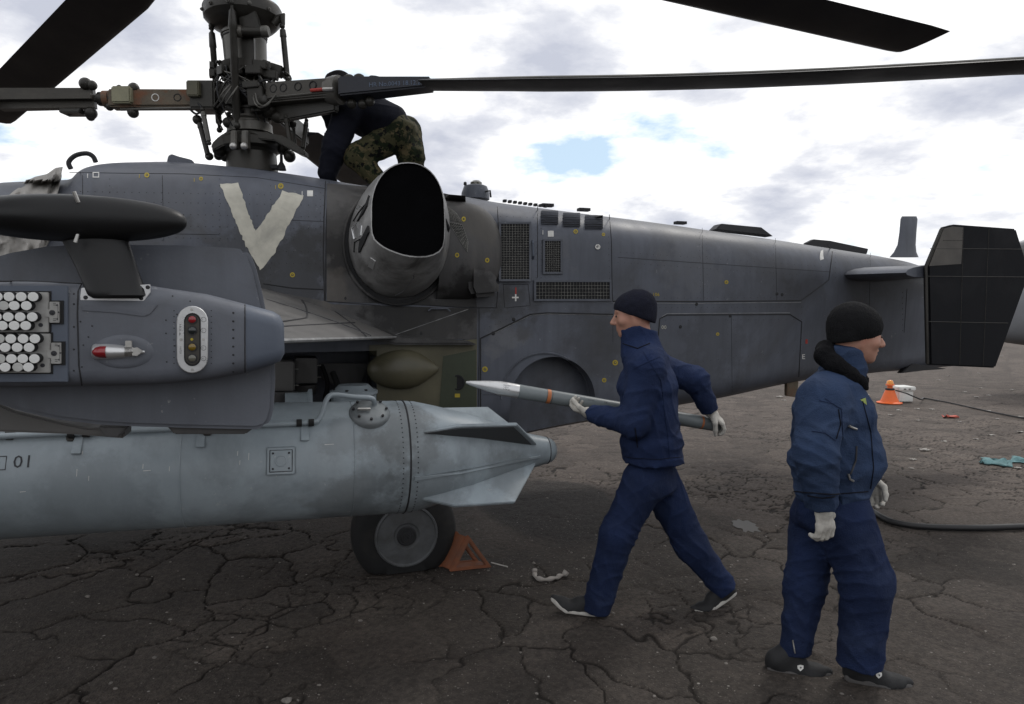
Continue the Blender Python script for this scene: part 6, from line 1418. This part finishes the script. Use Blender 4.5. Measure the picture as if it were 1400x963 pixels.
for i, s in enumerate(('С-8 ОМ', '1-87-4', '3 ЛК 22')): rocket_print(s, .205, .55 - .30 * i, .008)
rocket_print('2-14-93', .70, .5, .009); rocket_print('У-8', .80, .5, .009)

# ================================================================== older mechanic walking to the right
def person_walker():
    f = unit((.95, -.30, 0)); rgt = unit(np.cross(f, (0, 0, 1))); up = nv(0, 0, 1)          # his right side faces the camera
    base = WW(1140, 930, 3.03); base[2] = 0
    T = thing('person', Vector(base), 'person in a blue bomber jacket with fleece collar and black beanie walking empty handed', 'person')
    hc = WW(1170, 461, 3.03); nb = WW(1146, 505, 3.04)
    sN, sF = WW(1124, 548, 2.86), WW(1152, 540, 3.20); chest, waist, hip = WW(1139, 562, 3.03), WW(1138, 628, 3.03), WW(1132, 690, 3.03)
    eN, wN = WW(1115, 622, 2.77), WW(1124, 689, 2.80); eF, wF = WW(1168, 610, 3.24), WW(1187, 650, 3.20)
    hN, kN, aN = WW(1152, 708, 2.94), WW(1184, 795, 2.92), WW(1176, 893, 2.95); hF, kF, aF = WW(1116, 708, 3.12), WW(1101, 800, 3.10), WW(1086, 885, 3.09)
    lo, hi = bbox([hc + up * .15, sN, sF, wN, wF, aN, aF], .14); B = Field(lo, hi, .007)
    q, ax = head(B, hc, (.985, -.06, -.10), up, 1.0, nb)
    B.slab(chest, hip, rgt, (.17, .10), (.15, .10), .05); B.cone(nb, sN, .05, .06, .05); B.cone(nb, sF, .05, .06, .05)
    B.chain([sN, eN, wN], [.052, .042, .03]); B.chain([sF, eF, wF], [.052, .042, .03]); B.chain([hN, kN, aN], [.08, .06, .042]); B.chain([hF, kF, aF], [.08, .06, .042])
    b = B.obj('body', SKIN, T, 1); eyes(b, q)
    lo, hi = bbox([hc], .2); K = Field(lo, hi, .0055); l, ff, uu = ax
    K.ell(q(-.010, .050), (.093, .115, .098), ax, .01); K.ell(q(-.030, .055), (.084, .090, .094), ax, .03); K.ell(q(-.050, -.012), (.083, .064, .085), ax, .03)
    K.cut(q(.0, -.010), -uu * .96 + ff * .26, .21)
    sl, (X, Y, Z) = K.block(K.lo, K.lo + K.n * K.res); an = np.arctan2((X - hc[0]) * l[0] + (Y - hc[1]) * l[1], (X - hc[0]) * ff[0] + (Y - hc[1]) * ff[1]); K.D = K.D - (.0016 * np.sin(an * 46)).astype(np.float32) * np.ones_like(K.D)
    K.obj('beanie', KNIT, T, 1)
    lo, hi = bbox([hip + up * .05, hN, hF, kN, kF, aN, aF], .2); Tr = Field(lo, hi, .0063)
    Tr.slab(hip + up * .07, hip - up * .06, rgt, (.165, .130), (.17, .135), .05, .06)
    Tr.chain([hN, kN, aN - up * .055], [.130, .106, .096], .05); Tr.chain([hF, kF, aF - up * .03], [.118, .088, .070], .05)
    Tr.cut(aN - up * .050, unit(aN - kN) * .2 - up, .17); Tr.cut(aF - up * .022, nv(.1, 0, -1), .14)
    Tr.folds(kN + nv(-.04, 0, .02), .15, (-.3, .1, 1), .06, .014); Tr.folds(kF + nv(.03, 0, .0), .13, (.3, .1, 1), .055, .012, 2); Tr.folds(hip - up * .10, .17, (-.7, .0, .7), .07, .013, 1)
    Tr.folds(aN + up * .05, .14, (.8, .2, .5), .08, .009, 3); Tr.folds(aF + up * .06, .13, (.5, 0, .7), .07, .010, 4); Tr.folds((kN + aN) / 2, .2, (1, .2, .2), .09, .009, 7); Tr.folds((kF + aF) / 2, .2, (1, .2, .25), .08, .009, 8); Tr.folds((hN + kN) / 2, .15, (.8, .1, .6), .08, .011, 5); Tr.folds((hF + kF) / 2, .14, (.8, .1, .6), .08, .009, 6); Tr.crease(.0042)
    t_ = Tr.obj('trousers', NAVYT, T, 1); tt = bvh_of(t_)
    strip(tt, [(1084, 875), (1087, 893)], .003, 'ankle_zip', STEEL, t_)
    lo, hi = bbox([hc, hip, sN, sF, eN, wN, eF, wF], .22); J = Field(lo, hi, .0063)
    J.slab(WW(1142, 530, 3.03), chest, rgt, (.17, .12), (.205, .158), .06, .07); J.slab(chest, waist, rgt, (.21, .162), (.215, .178), .06, .10); J.slab(waist, WW(1134, 680, 3.03), rgt, (.215, .178), (.190, .150), .05, .04)
    J.ell(WW(1160, 625, 3.0), (.13, .15, .13), None, .08)
    J.cone(sN, WW(1138, 526, 2.97), .09, .08, .06); J.cone(sF, WW(1148, 526, 3.1), .09, .08, .06)
    J.cone(sN, sN * .6 + eN * .4, .100, .096, .05); J.chain([sN * .7 + eN * .3, eN, wN], [.097, .090, .066], .012); J.chain([sF, eF, wF], [.095, .080, .06], .04)
    J.slab(WW(1152, 512, 3.03), WW(1158, 478, 3.03), ax[0], (.085, .098), (.076, .090), .03, .02); J.ell(WW(1180, 478, 3.03), (.085, .066, .060), None, .012, 's')
    J.cut(WW(1132, 687, 3.03), -up, .30); J.cut(wN + unit(wN - eN) * .012, unit(wN - eN), .11); J.cut(wF + unit(wF - eF) * .008, unit(wF - eF), .10)
    J.folds(eN, .13, (.35, 0, 1), .055, .017); J.folds(wN + up * .08, .10, (.2, 0, 1), .045, .010, 1); J.folds((sN + eN) / 2, .12, (.6, 0, .8), .07, .010, 3); J.folds(WW(1130, 665, 3.0), .22, (.15, .1, 1), .06, .012, 1)
    J.folds(WW(1165, 600, 2.95), .16, (.8, .3, .7), .085, .012, 2); J.folds(WW(1095, 590, 3.0), .13, (.5, .3, .8), .07, .009, 4); J.folds(WW(1135, 545, 2.9), .11, (.9, 0, .5), .05, .007, 5); J.crease(.0042)
    j_ = J.obj('bomber_jacket', NAVY2, T, 1); tj = bvh_of(j_)
    strip(tj, [(1083, 672), (1110, 674), (1140, 676), (1186, 672)], .003, 'waistband_seam', NAVYD, j_); strip(tj, [(1105, 678), (1125, 681), (1141, 679)], .003, 'cuff_seam', NAVYD, j_)
    strip(tj, [(1146, 560), (1149, 580), (1143, 600)], .0025, 'sleeve_zip', NAVYD, j_); strip(tj, [(1120, 548), (1138, 552), (1151, 560)], .0018, 'sleeve_seam', NAVYT, j_); strip(tj, [(1110, 590), (1128, 592), (1142, 603)], .0018, 'sleeve_seam', NAVYT, j_)
    strip(tj, [(1171, 610), (1170, 630), (1163, 648)], .004, 'pocket_zip', INK, j_); strip(tj, [(1160, 582), (1171, 587)], .005, 'zip_pull', STEEL, j_); strip(tj, [(1160, 648), (1162, 655), (1167, 658)], .005, 'zip_pull', STEEL, j_)
    strip(tj, [(1128, 545), (1150, 560), (1152, 600)], .0018, 'armhole_seam', NAVYT, j_); strip(tj, [(1178, 545), (1190, 590), (1194, 640), (1190, 668)], .002, 'front_zip', NAVYD, j_)
    c = on_cloth(tj, 1180, 549, .004)
    if c: G().prism([c + Vector(v) for v in ((-.016, 0, .006), (.006, 0, .014), (.012, 0, -.016))], Vector((0, -.002, 0))).obj('chest_tag', mk('tag_green', (.35, .42, .12), .7, 0, .2, 20, 0), j_, 0)
    # fleece collar lying over the shoulders and down the chest
    lo, hi = bbox([WW(1146, 505, 3.03)], .26); C = Field(lo, hi, .0065)
    C.chain([WW(*p) for p in [(1152, 484, 3.13), (1140, 475, 3.10), (1129, 478, 3.04), (1127, 487, 2.975), (1142, 500, 2.93), (1160, 513, 2.92), (1175, 524, 2.935), (1183, 530, 2.96)]], [.034, .034, .036, .037, .037, .034, .028, .016], .03)
    C.chain([WW(*p) for p in [(1152, 484, 3.13), (1165, 500, 3.16), (1178, 520, 3.10)]], [.04, .04, .03], .03)
    sl, (X, Y, Z) = C.block(C.lo, C.lo + C.n * C.res); C.D = C.D - (.0030 * np.sin(150 * X + 3 * np.sin(90 * Z)) * np.sin(140 * Z + 2 * np.sin(80 * Y)) * np.sin(145 * Y)).astype(np.float32)
    C.obj('fleece_collar', FUR, T, 1)
    lo, hi = bbox([wN], .2); g1 = Field(lo, hi, .0042); hand(g1, wN + nv(.004, 0, -.012), (.12, -.05, -1), (-.35, .9, 0), 1, [(.35, .7, .6), (.40, .75, .6), (.42, .75, .6), (.45, .8, .6)], 1.10, .6); g1.folds(wN - up * .05, .05, (.2, 0, 1), .02, .003); g1.crease(.0006); g1.obj('glove', GLOVE, T, 1)
    lo, hi = bbox([wF], .2); g2 = Field(lo, hi, .0042); hand(g2, wF + nv(.000, 0, -.006), (.30, -.05, -.95), (-.6, -.7, 0), -1, [(.55, .8, .6)] * 4, 1.05, .6); g2.crease(.0006); g2.obj('glove', GLOVE, T, 1)
    s1 = unit(np.cross(unit((.93, -.36, 0)), (0, 0, 1))); s2 = unit(np.cross(unit((.97, -.24, 0)), (0, 0, 1)))
    a1 = shoe(T, WW(1161, 929, 2.99), WW(1213, 941, 2.955), WW(1240, 941, 2.94), nv(.1, 0, 1), aN + nv(.0, 0, .0), s1, SHOE, SOLEG, .030, 1.05, .95)
    a2 = shoe(T, WW(1055, 917, 3.09), WW(1106, 926, 3.06), WW(1130, 925.5, 3.05), nv(.1, 0, 1), aF, s2, SHOE, SOLEG, .028, 1.05, .95)
    for a, (x, y) in ((a1, (1201, 923)), (a2, (1094, 913))):
        t = bvh_of(a); pts = [on_cloth(t, x + dx, y + dy, .002) for dx, dy in ((-4, -3), (0, -4), (4, -3), (4, 1), (0, 4.5), (-3.5, 1))]
        if all(p is not None for p in pts): G().prism(pts, Vector((0, -.0015, 0))).obj('shoe_badge', WHITEP, a, 0)
        p2 = [on_cloth(t, x + dx, y + dy, .0042) for dx, dy in ((-1, -1.5), (1.5, -1), (.5, 1.5))]
        if all(p is not None for p in p2): G().prism(p2, Vector((0, -.001, 0))).obj('badge_mark', INK, a, 0)
    return T
person_walker()

# ================================================================== mechanic crouching on top of the helicopter
def person_croucher():
    up = nv(0, 0, 1); D0 = 5.32
    base = WW(520, 250, D0)
    T = thing('person', Vector(base), 'person in dark jacket and camouflage trousers crouching on the helicopter roof behind the rotor blade', 'person')
    hc = WW(462, 122, 5.30); nb = WW(478, 138, D0)
    sN, sF = WW(474, 158, 5.12), WW(478, 148, 5.50); chest, pel = WW(490, 152, D0), WW(545, 178, D0)
    eN, wN = WW(459, 200, 5.10), WW(448, 236, 5.15); eF, wF = WW(462, 170, 5.55), WW(440, 140, 5.4)
    hN, kN, aN = WW(540, 188, 5.22), WW(487, 214, 5.14), WW(520, 250, 5.18); hF, kF, aF = WW(556, 180, 5.44), WW(562, 214, 5.30), WW(560, 262, 5.46)
    lo, hi = bbox([hc + up * .15, sN, sF, wN, wF, aN, aF, pel], .2); B = Field(lo, hi, .009)
    q, ax = head(B, hc, (-.85, -.1, -.5), (-.3, 0, .95), .98, nb)
    B.slab(chest, pel, (0, 1, 0), (.15, .09), (.13, .09), .05); B.chain([sN, eN, wN], [.05, .04, .03]); B.chain([sF, eF, wF], [.05, .04, .03]); B.chain([hN, kN, aN], [.075, .055, .04]); B.chain([hF, kF, aF], [.075, .055, .04])
    b = B.obj('body', SKIN, T, 1); eyes(b, q)
    lo, hi = bbox([hc], .2); K = Field(lo, hi, .007); K.ell(q(-.02, .045), (.086, .108, .088), ax, .01); K.cut(q(0, .02), -np.array(ax[2]) + .4 * np.array(ax[1]), .19); K.crease(.0042); K.obj('hair', KNIT, T, 1)
    lo, hi = bbox([pel, hN, kN, aN, hF, kF, aF], .22); Tr = Field(lo, hi, .009)
    Tr.slab(pel + nv(-.02, 0, .02), pel + nv(.03, 0, -.04), (0, 1, 0), (.18, .12), (.18, .13), .05, .08); Tr.chain([hN, kN, aN], [.118, .092, .07], .04); Tr.chain([hF, kF, aF], [.118, .10, .08], .04)
    Tr.folds(kN, .14, (1, 0, .5), .06, .012); Tr.folds(kF, .15, (.3, 0, 1), .06, .014, 2); Tr.folds(pel, .16, (.6, 0, .8), .07, .012, 1); Tr.crease(.004); Tr.obj('trousers', CAMO, T, 1)
    lo, hi = bbox([hc, sN, sF, eN, wN, eF, wF, pel], .22); J = Field(lo, hi, .009)
    J.slab(chest, pel + nv(-.05, 0, .02), (0, 1, 0), (.225, .165), (.21, .165), .06, .10); J.cone(nb, chest, .10, .13, .05); J.chain([sN, eN, wN], [.105, .092, .075], .04); J.chain([sF, eF, wF], [.10, .085, .06], .04)
    J.ell(WW(512, 122, 5.42), (.10, .09, .10), None, .05)
    J.folds(eN, .14, (.3, 0, 1), .055, .013); J.folds(chest, .18, (1, 0, .4), .08, .011, 2); J.crease(.004); J.obj('jacket', NAVYD, T, 1)
    lo, hi = bbox([wN], .2); g = Field(lo, hi, .006); hand(g, wN, (-.1, -.1, -1), (0, 1, 0), 1, [(.3, .4, .3)] * 4, 1.0, .5); g.obj('glove', KNIT, T, 1)
    lo, hi = bbox([wF], .2); g = Field(lo, hi, .006); hand(g, wF, (-.7, -.2, .5), (-.3, -.9, 0), 1, [(.6, .7, .5)] * 4, 1.0, .5); g.obj('glove', KNIT, T, 1)
    for a, dx in ((aN, .0), (aF, .02)):
        shoe(T, a + nv(.06 + dx, 0, -.085), a + nv(-.09 + dx, -.02, -.085), a + nv(-.17 + dx, -.03, -.08), up, a, nv(0, 1, 0), SHOE, SOLEG, .028, 1.0)
person_croucher()
# ------------------------------------------------------------------ canvas cover thrown over the cockpit
rows = []; top = [(-30, 282), (0, 272), (14, 262), (30, 250), (48, 242), (64, 238), (76, 230), (86, 228)]; bot = [(-30, 352), (0, 352), (12, 350), (25, 349), (38, 348), (48, 347), (57, 346), (62, 345)]
def pl(line, u):
    x = u * (len(line) - 1); i = min(int(x), len(line) - 2); f = x - i; return (line[i][0] * (1 - f) + line[i + 1][0] * f, line[i][1] * (1 - f) + line[i + 1][1] * f)
for j in range(41):
    v = j / 40; row = []
    for i in range(47):
        u = i / 46; a, b = pl(top, u), pl(bot, u); x = a[0] * (1 - v) + b[0] * v + 6 * math.sin(v * 7 + u * 3) * u * v * .5; y = a[1] * (1 - v) + b[1] * v
        w = .018 * math.sin(u * 23 + 4 * math.sin(v * 5) + 2 * noise.noise(Vector((u * 4, v * 4, 0)))) + .03 * noise.noise(Vector((u * 7, v * 6, 3))) + .012 * noise.noise(Vector((u * 17, v * 15, 5)))
        q = P(x, y, .86); l, n = hit(x, y)
        dd = loc(l)[1]; Yc = max(dd if (l - q).length < .6 else .55, .55) + .06 + w * 1.3
        if v < .08 : Yc -= (.08 - v) * 2.0
        row.append(P(x + w * 20, y - w * 22 * (1 - v), Yc))
    rows.append(row)
cv = G(); cv.grid(rows)
CVO = cv.obj('canvas_cover', CANVAS, None, 60, label='crumpled pale grey canvas cover draped over the cockpit roof of the dark helicopter', category='cover')
sm = CVO.modifiers.new('cloth_thickness', 'SOLIDIFY'); sm.thickness = .006

# ------------------------------------------------------------------ wheel chock
ca_, cb_ = gnd(616, 782), gnd(673, 776); ap = W(641, 732, ((ca_ + cb_) / 2).y)
back = (cb_ - ca_).cross(EZ).normalized(); back = back if back.y > 0 else -back; back = (back * .8 - (cb_ - ca_).normalized() * .45) * .12
CH = thing('wheel_chock', (ca_ + cb_) / 2, 'scuffed orange triangular wheel chock standing against the black main wheel', 'wheel chock')
def tri_frame(off, nm):
    o = Vector(off); A_, B_, C_ = ca_ + o, cb_ + o, ap + o; cen = (A_ + B_ + C_) / 3; inn = [cen + (p - cen) * .70 for p in (A_, B_, C_)]; th = back.normalized() * .022
    g = G(); outer = [A_, B_, C_]
    vs = outer + inn + [p + th for p in outer] + [p + th for p in inn]; fs = []
    for i in range(3):
        j = (i + 1) % 3; fs += [(i, j, 3 + j, 3 + i), (6 + i, 6 + j, 9 + j, 9 + i), (i, j, 6 + j, 6 + i), (3 + i, 3 + j, 9 + j, 9 + i)]
    g.add(vs, fs); return g.obj(nm, CHOCK, CH, 0, bevel=.004)
tri_frame((0, 0, 0), 'chock_frame'); tri_frame(back, 'chock_frame')
for p, q, nm in ((ca_, ap, 'chock_board'), (ca_, cb_, 'chock_board')):
    cen = (ca_ + cb_ + ap) / 3; inw = (cen - (p + q) / 2).normalized() * .02; p_, q_ = p.lerp(q, .05) + inw * .15, p.lerp(q, .95) + inw * .15
    th = back.normalized() * .022
    G().prism([p_ + th * 1.05, q_ + th * 1.05, q_ + back * .97, p_ + back * .97], inw * .8).obj(nm, CHOCK, CH, 0, bevel=.003)
G().tube([cb_ + EZ * .03 + back * .1, cb_ + EZ * .025 + Vector((.05, -.02, 0)), cb_ + EZ * .012 + Vector((.10, -.02, 0))], .004, 6).obj('chock_cord', PAPER, CH)

# ------------------------------------------------------------------ warning beacon cone, box, cable, hose
cg = gnd(1216, 551); cs_ = cg.y / F
CN = thing('warning_cone', cg, 'orange cone topped with an amber beacon standing beside the white plastic box', 'cone')
G().lathe(cg, EZ, [(0, 16 * cs_), (.012, 16 * cs_), (.02, 13 * cs_), (.03, 11.5 * cs_), (19 * cs_, 5.2 * cs_), (20 * cs_, 3 * cs_)], 28).obj('cone_body', ORANGE, CN, 40)
G().lathe(cg + EZ * 17 * cs_, EZ, [(0, 5.4 * cs_), (2 * cs_, 6.2 * cs_), (3.5 * cs_, 5.4 * cs_)], 20).obj('cone_strap', HOSE, CN, 40)
G().lathe(cg + EZ * 20 * cs_, EZ, [(0, 3.6 * cs_), (4 * cs_, 3.4 * cs_), (4.2 * cs_, 5.6 * cs_), (6 * cs_, 5.2 * cs_)], 20).obj('beacon_mount', ORANGE, CN, 40)
G().lathe(cg + EZ * 26 * cs_, EZ, [(0, 4.4 * cs_), (3 * cs_, 4.2 * cs_), (5 * cs_, 2.8 * cs_), (5.6 * cs_, .4 * cs_)], 20).obj('amber_beacon', AMBER, CN, 60)
bg_ = gnd(1238, 550); BXT = thing('plastic_box', bg_, 'white lidded plastic box standing behind the orange cone', 'box')
bx = Vector((1, 0.12, 0)).normalized(); by = Vector((-.12, 1, 0)).normalized()
G().box(bg_ + by * .12 + EZ * .105, bx * 11.3 * cs_, by * .13, EZ * .100).obj('box_body', BOXW, BXT, 0, bevel=.015)
BL = G().box(bg_ + by * .12 + EZ * .245, bx * 13.5 * cs_, by * .16, EZ * .036).obj('box_lid', BOXW, BXT, 0, bevel=.015)
for k in (-.35, .3): G().box(bg_ + by * -.042 + EZ * .24 + bx * k * 11 * cs_, bx * .02, by * .006, EZ * .01).obj('lid_clip', WINGP, BL, 0)
def ground_path(pts, r): return [Vector((p.x, p.y, max(gz(p.x, p.y), -.002) + r)) for p in smoothed([gnd(x, y) for x, y in pts], 8)]
cbl = [cg + EZ * 18 * cs_ + Vector((5 * cs_, -.07, 0)), cg + EZ * 15 * cs_ + Vector((14 * cs_, -.2, 0)), cg + EZ * 7 * cs_ + Vector((33 * cs_, -.2, 0))] + ground_path([(1262, 545), (1300, 552), (1345, 562), (1400, 573), (1460, 582)], .012)
G().tube(smoothed(cbl, 2), .012, 6).obj('power_cable', HOSE, None, 60, label='thin black cable running from the orange cone across the ground', category='cable')
hp = ground_path([(1155, 700), (1176, 702), (1192, 703), (1205, 711), (1225, 719), (1262, 724), (1330, 726), (1400, 724), (1480, 722)], .024)
G().tube(hp, .024, 12).obj('ground_hose', HOSE, None, 60, label='thick black hose lying on the asphalt behind the man with the fleece collar', category='hose')
# rag
rc_ = gnd(1376, 632); rr = []
for j in range(15):
    row = []
    for i in range(25):
        u, v = i / 24 - .5, j / 14 - .5; k = noise.noise(Vector((u * 5, v * 4, 9)))
        x = rc_.x + u * .62 + .05 * noise.noise(Vector((u * 6, v * 6, 2))); y = rc_.y - v * .50 * (1 - .8 * abs(math.sin(u * 5 + 1))) + .12 * u
        row.append(Vector((x, y, gz(x, y) + .016 + .05 * max(0, k + .35 * math.cos(v * 18 + 4 * u)) * (1 - (2 * v) ** 4))))
    rr.append(row)
ro = G().grid(rr).obj('crumpled_rag', RAG, None, 60, label='crumpled blue-green net rag lying on the ground nearer than the thin cable', category='rag')
sm = ro.modifiers.new('cloth_thickness', 'SOLIDIFY'); sm.thickness = .006
def crumple(x, y, s, name, mat, **props):
    c = gnd(x, y); c.z = gz(c.x, c.y); g = G(); rw = []; sd_ = random.random() * 50
    for j in range(5):
        rw.append([c + Vector(((i / 5 - .5) * s * 1.5 + s * .3 * noise.noise(Vector((i * .9, j * .8, sd_))), (j / 4 - .5) * s + s * .3 * noise.noise(Vector((i * .9, j * .8, sd_ + 9))), .006 + s * .35 * max(0, noise.noise(Vector((i * .7, j * .9, sd_ + 20))) + .35))) for i in range(6)])
    o = g.grid(rw).obj(name, mat, None, 30, **props); m = o.modifiers.new('sheet', 'SOLIDIFY'); m.thickness = .004; return o
crumple(1299, 571, .14, 'plastic_scrap', SCRAPR, label='small red scrap of plastic on the far ground beyond the cable', category='litter')
for x, y, s in [(1283, 548, .10), (1274, 560, .10), (1351, 562, .08), (1312, 577, .06), (1264, 616, .13), (1248, 628, .09), (1246, 640, .06), (1291, 604, .07), (1356, 594, .09), (1396, 570, .08), (1395, 590, .09), (1385, 533, .10), (1319, 536, .09), (1297, 514, .10), (1369, 487, .14), (1229, 561, .09), (1217, 567, .07), (1283, 520, .09), (1335, 543, .10), (1352, 541, .1), (1254, 559, .09), (1185, 540, .12), (1066, 543, .14), (1072, 548, .1), (1341, 531, .1), (1255, 575, .06), (1335, 600, .07), (1338, 511, .1), (1392, 640, .10), (1364, 573, .07)]:
    crumple(x, y, s * .5, 'paper_scrap', PAPER, label='small pale scrap of litter scattered on the ground beyond the walking men', category='litter', group='pale litter scraps on the far ground')
# bent tube, loose stones, puddle
bt = smoothed([gnd(731, 786), gnd(733, 792), gnd(745, 794.5), gnd(757, 792), gnd(766, 789), gnd(774, 787)], 6); bt = [Vector((p.x, p.y, gz(p.x, p.y) + .016)) for p in bt]; bt[0].z += .02; bt[-1].z += .012
BT = thing('bent_tube', bt[len(bt) // 2], 'short bent off-white plastic tube lying on the asphalt in front of the walking man', 'tube')
G().tube(bt, [.012 + .004 * math.sin(i * .9) for i in range(len(bt))], 10).obj('tube_body', BONE, BT, 60); G().lathe(bt[-1], (bt[-1] - bt[-3]).normalized(), [(-.02, .017), (.0, .020), (.006, .019), (.004, .010)], 12).obj('tube_end', BONE, BT)
G().lathe(bt[0], (bt[0] - bt[2]).normalized(), [(-.012, .016), (.004, .017), (.002, .010)], 12).obj('tube_end', BONE, BT)
for x, y, s in ((392, 957, .026), (436, 935, .012), (268, 906, .012), (120, 815, .018), (233, 846, .014), (158, 940, .012), (1102, 893, .014), (976, 872, .022), (712, 888, .014), (730, 770, .016), (187, 784, .016), (1270, 815, .012)):
    c = gnd(x, y); s *= .62; c.z = gz(c.x, c.y) + s * .3; g = G(); g.ball(c, s * 1.3, s, s * .7, None, 9, 7)
    for p in g.v: p += (p - c).normalized() * s * .5 * noise.noise(p * 60)
    g.obj('loose_stone', STONE, None, 30, label='loose pale stone lying on the cracked asphalt in front of the helicopter', category='stone', group='loose stones on the cracked asphalt')
pc = gnd(1020, 718); pts = []
WAT = bpy.data.materials.new('standing_water'); WAT.use_nodes = True; wb_ = WAT.node_tree.nodes['Principled BSDF']; wb_.inputs['Base Color'].default_value = (.05, .045, .04, 1); wb_.inputs['Roughness'].default_value = .5; wb_.inputs['Specular IOR Level'].default_value = .5
for k in range(36):
    a = 2 * math.pi * k / 36; r = 1 + .8 * noise.noise(Vector((math.cos(a) * 2.2, math.sin(a) * 2.2, 4))); x = pc.x + .085 * r * math.cos(a); y = pc.y + .15 * r * math.sin(a); pts.append(Vector((x, y, 0)))
zz_ = max(gz(p.x, p.y) for p in pts) + .001; pts = [Vector((p.x, p.y, zz_)) for p in pts]
po = G().add(pts + [Vector((pc.x, pc.y, zz_))], [(i, (i + 1) % 36, 36) for i in range(36)]).obj('puddle', WAT, None, 0); po['kind'] = 'structure'

# ------------------------------------------------------------------ second helicopter parked beyond
D2 = 13.5; n0 = W(1348, 425, D2)
PK = thing('parked_helicopter', Vector((n0.x + 4, D2, 0)), 'distant grey helicopter parked beyond the black tail fin, only its nose showing', 'helicopter', R(8))
e1 = Vector((math.cos(R(8)), math.sin(R(8)), 0)); e2 = Vector((-math.sin(R(8)), math.cos(R(8)), 0)); rg = []
for x, zt, zb, w in ((0, 1.75, 1.25, .12), (.15, 1.95, 1.12, .3), (.45, 2.2, 1.02, .5), (.9, 2.5, .96, .7), (1.6, 3.0, .92, .85), (2.4, 3.25, .9, .9), (5.5, 3.25, .9, .88), (7.5, 2.9, 1.1, .7), (10, 2.5, 1.5, .35), (11.5, 2.3, 1.8, .12)):
    zc = (zt + zb) / 2; h = (zt - zb) / 2; c = n0 + e1 * x; c = Vector((c.x, c.y, zc)); rg.append([c + e2 * w * math.copysign(abs(math.cos(a)) ** .75, math.cos(a)) + EZ * h * math.copysign(abs(math.sin(a)) ** .75, math.sin(a)) for a in np.linspace(0, 2 * math.pi, 29)[:-1]])
HULL2 = mk('far_hull_paint', (.15, .155, .165), .5, 0, .15, 1.5, .03)
G().rings(rg).obj('fuselage', HULL2, PK, 40)
cgx = n0 + e1 * 1.35; G().ball(Vector((cgx.x, cgx.y, 2.62)), .95, .72, .52, (e1, e2, EZ), 20, 12).obj('canopy', DRKG, PK, 60)
for x, y in ((1.9, 0), (6.0, 1.2), (6.0, -1.2)):
    c = n0 + e1 * x + e2 * y; c = Vector((c.x, c.y, .34)); G().lathe(c - e2 * .1, e2, [(0, .24), (.03, .33), (.1, .34), (.17, .33), (.2, .24)], 28).obj('wheel', RUBBER, PK, 40); G().tube([c, c + EZ * .8 - e2 * y * .3], .06).obj('gear_leg', MAST, PK)
c = n0 + e1 * 10.8; G().prism([Vector((c.x, c.y, 2.2)), Vector((c.x, c.y, 2.2)) + e1 * .9, Vector((c.x, c.y, 3.6)) + e1 * 1.1, Vector((c.x, c.y, 3.6)) + e1 * .5], e2 * .08).obj('tail_fin', HULL2, PK, 0)
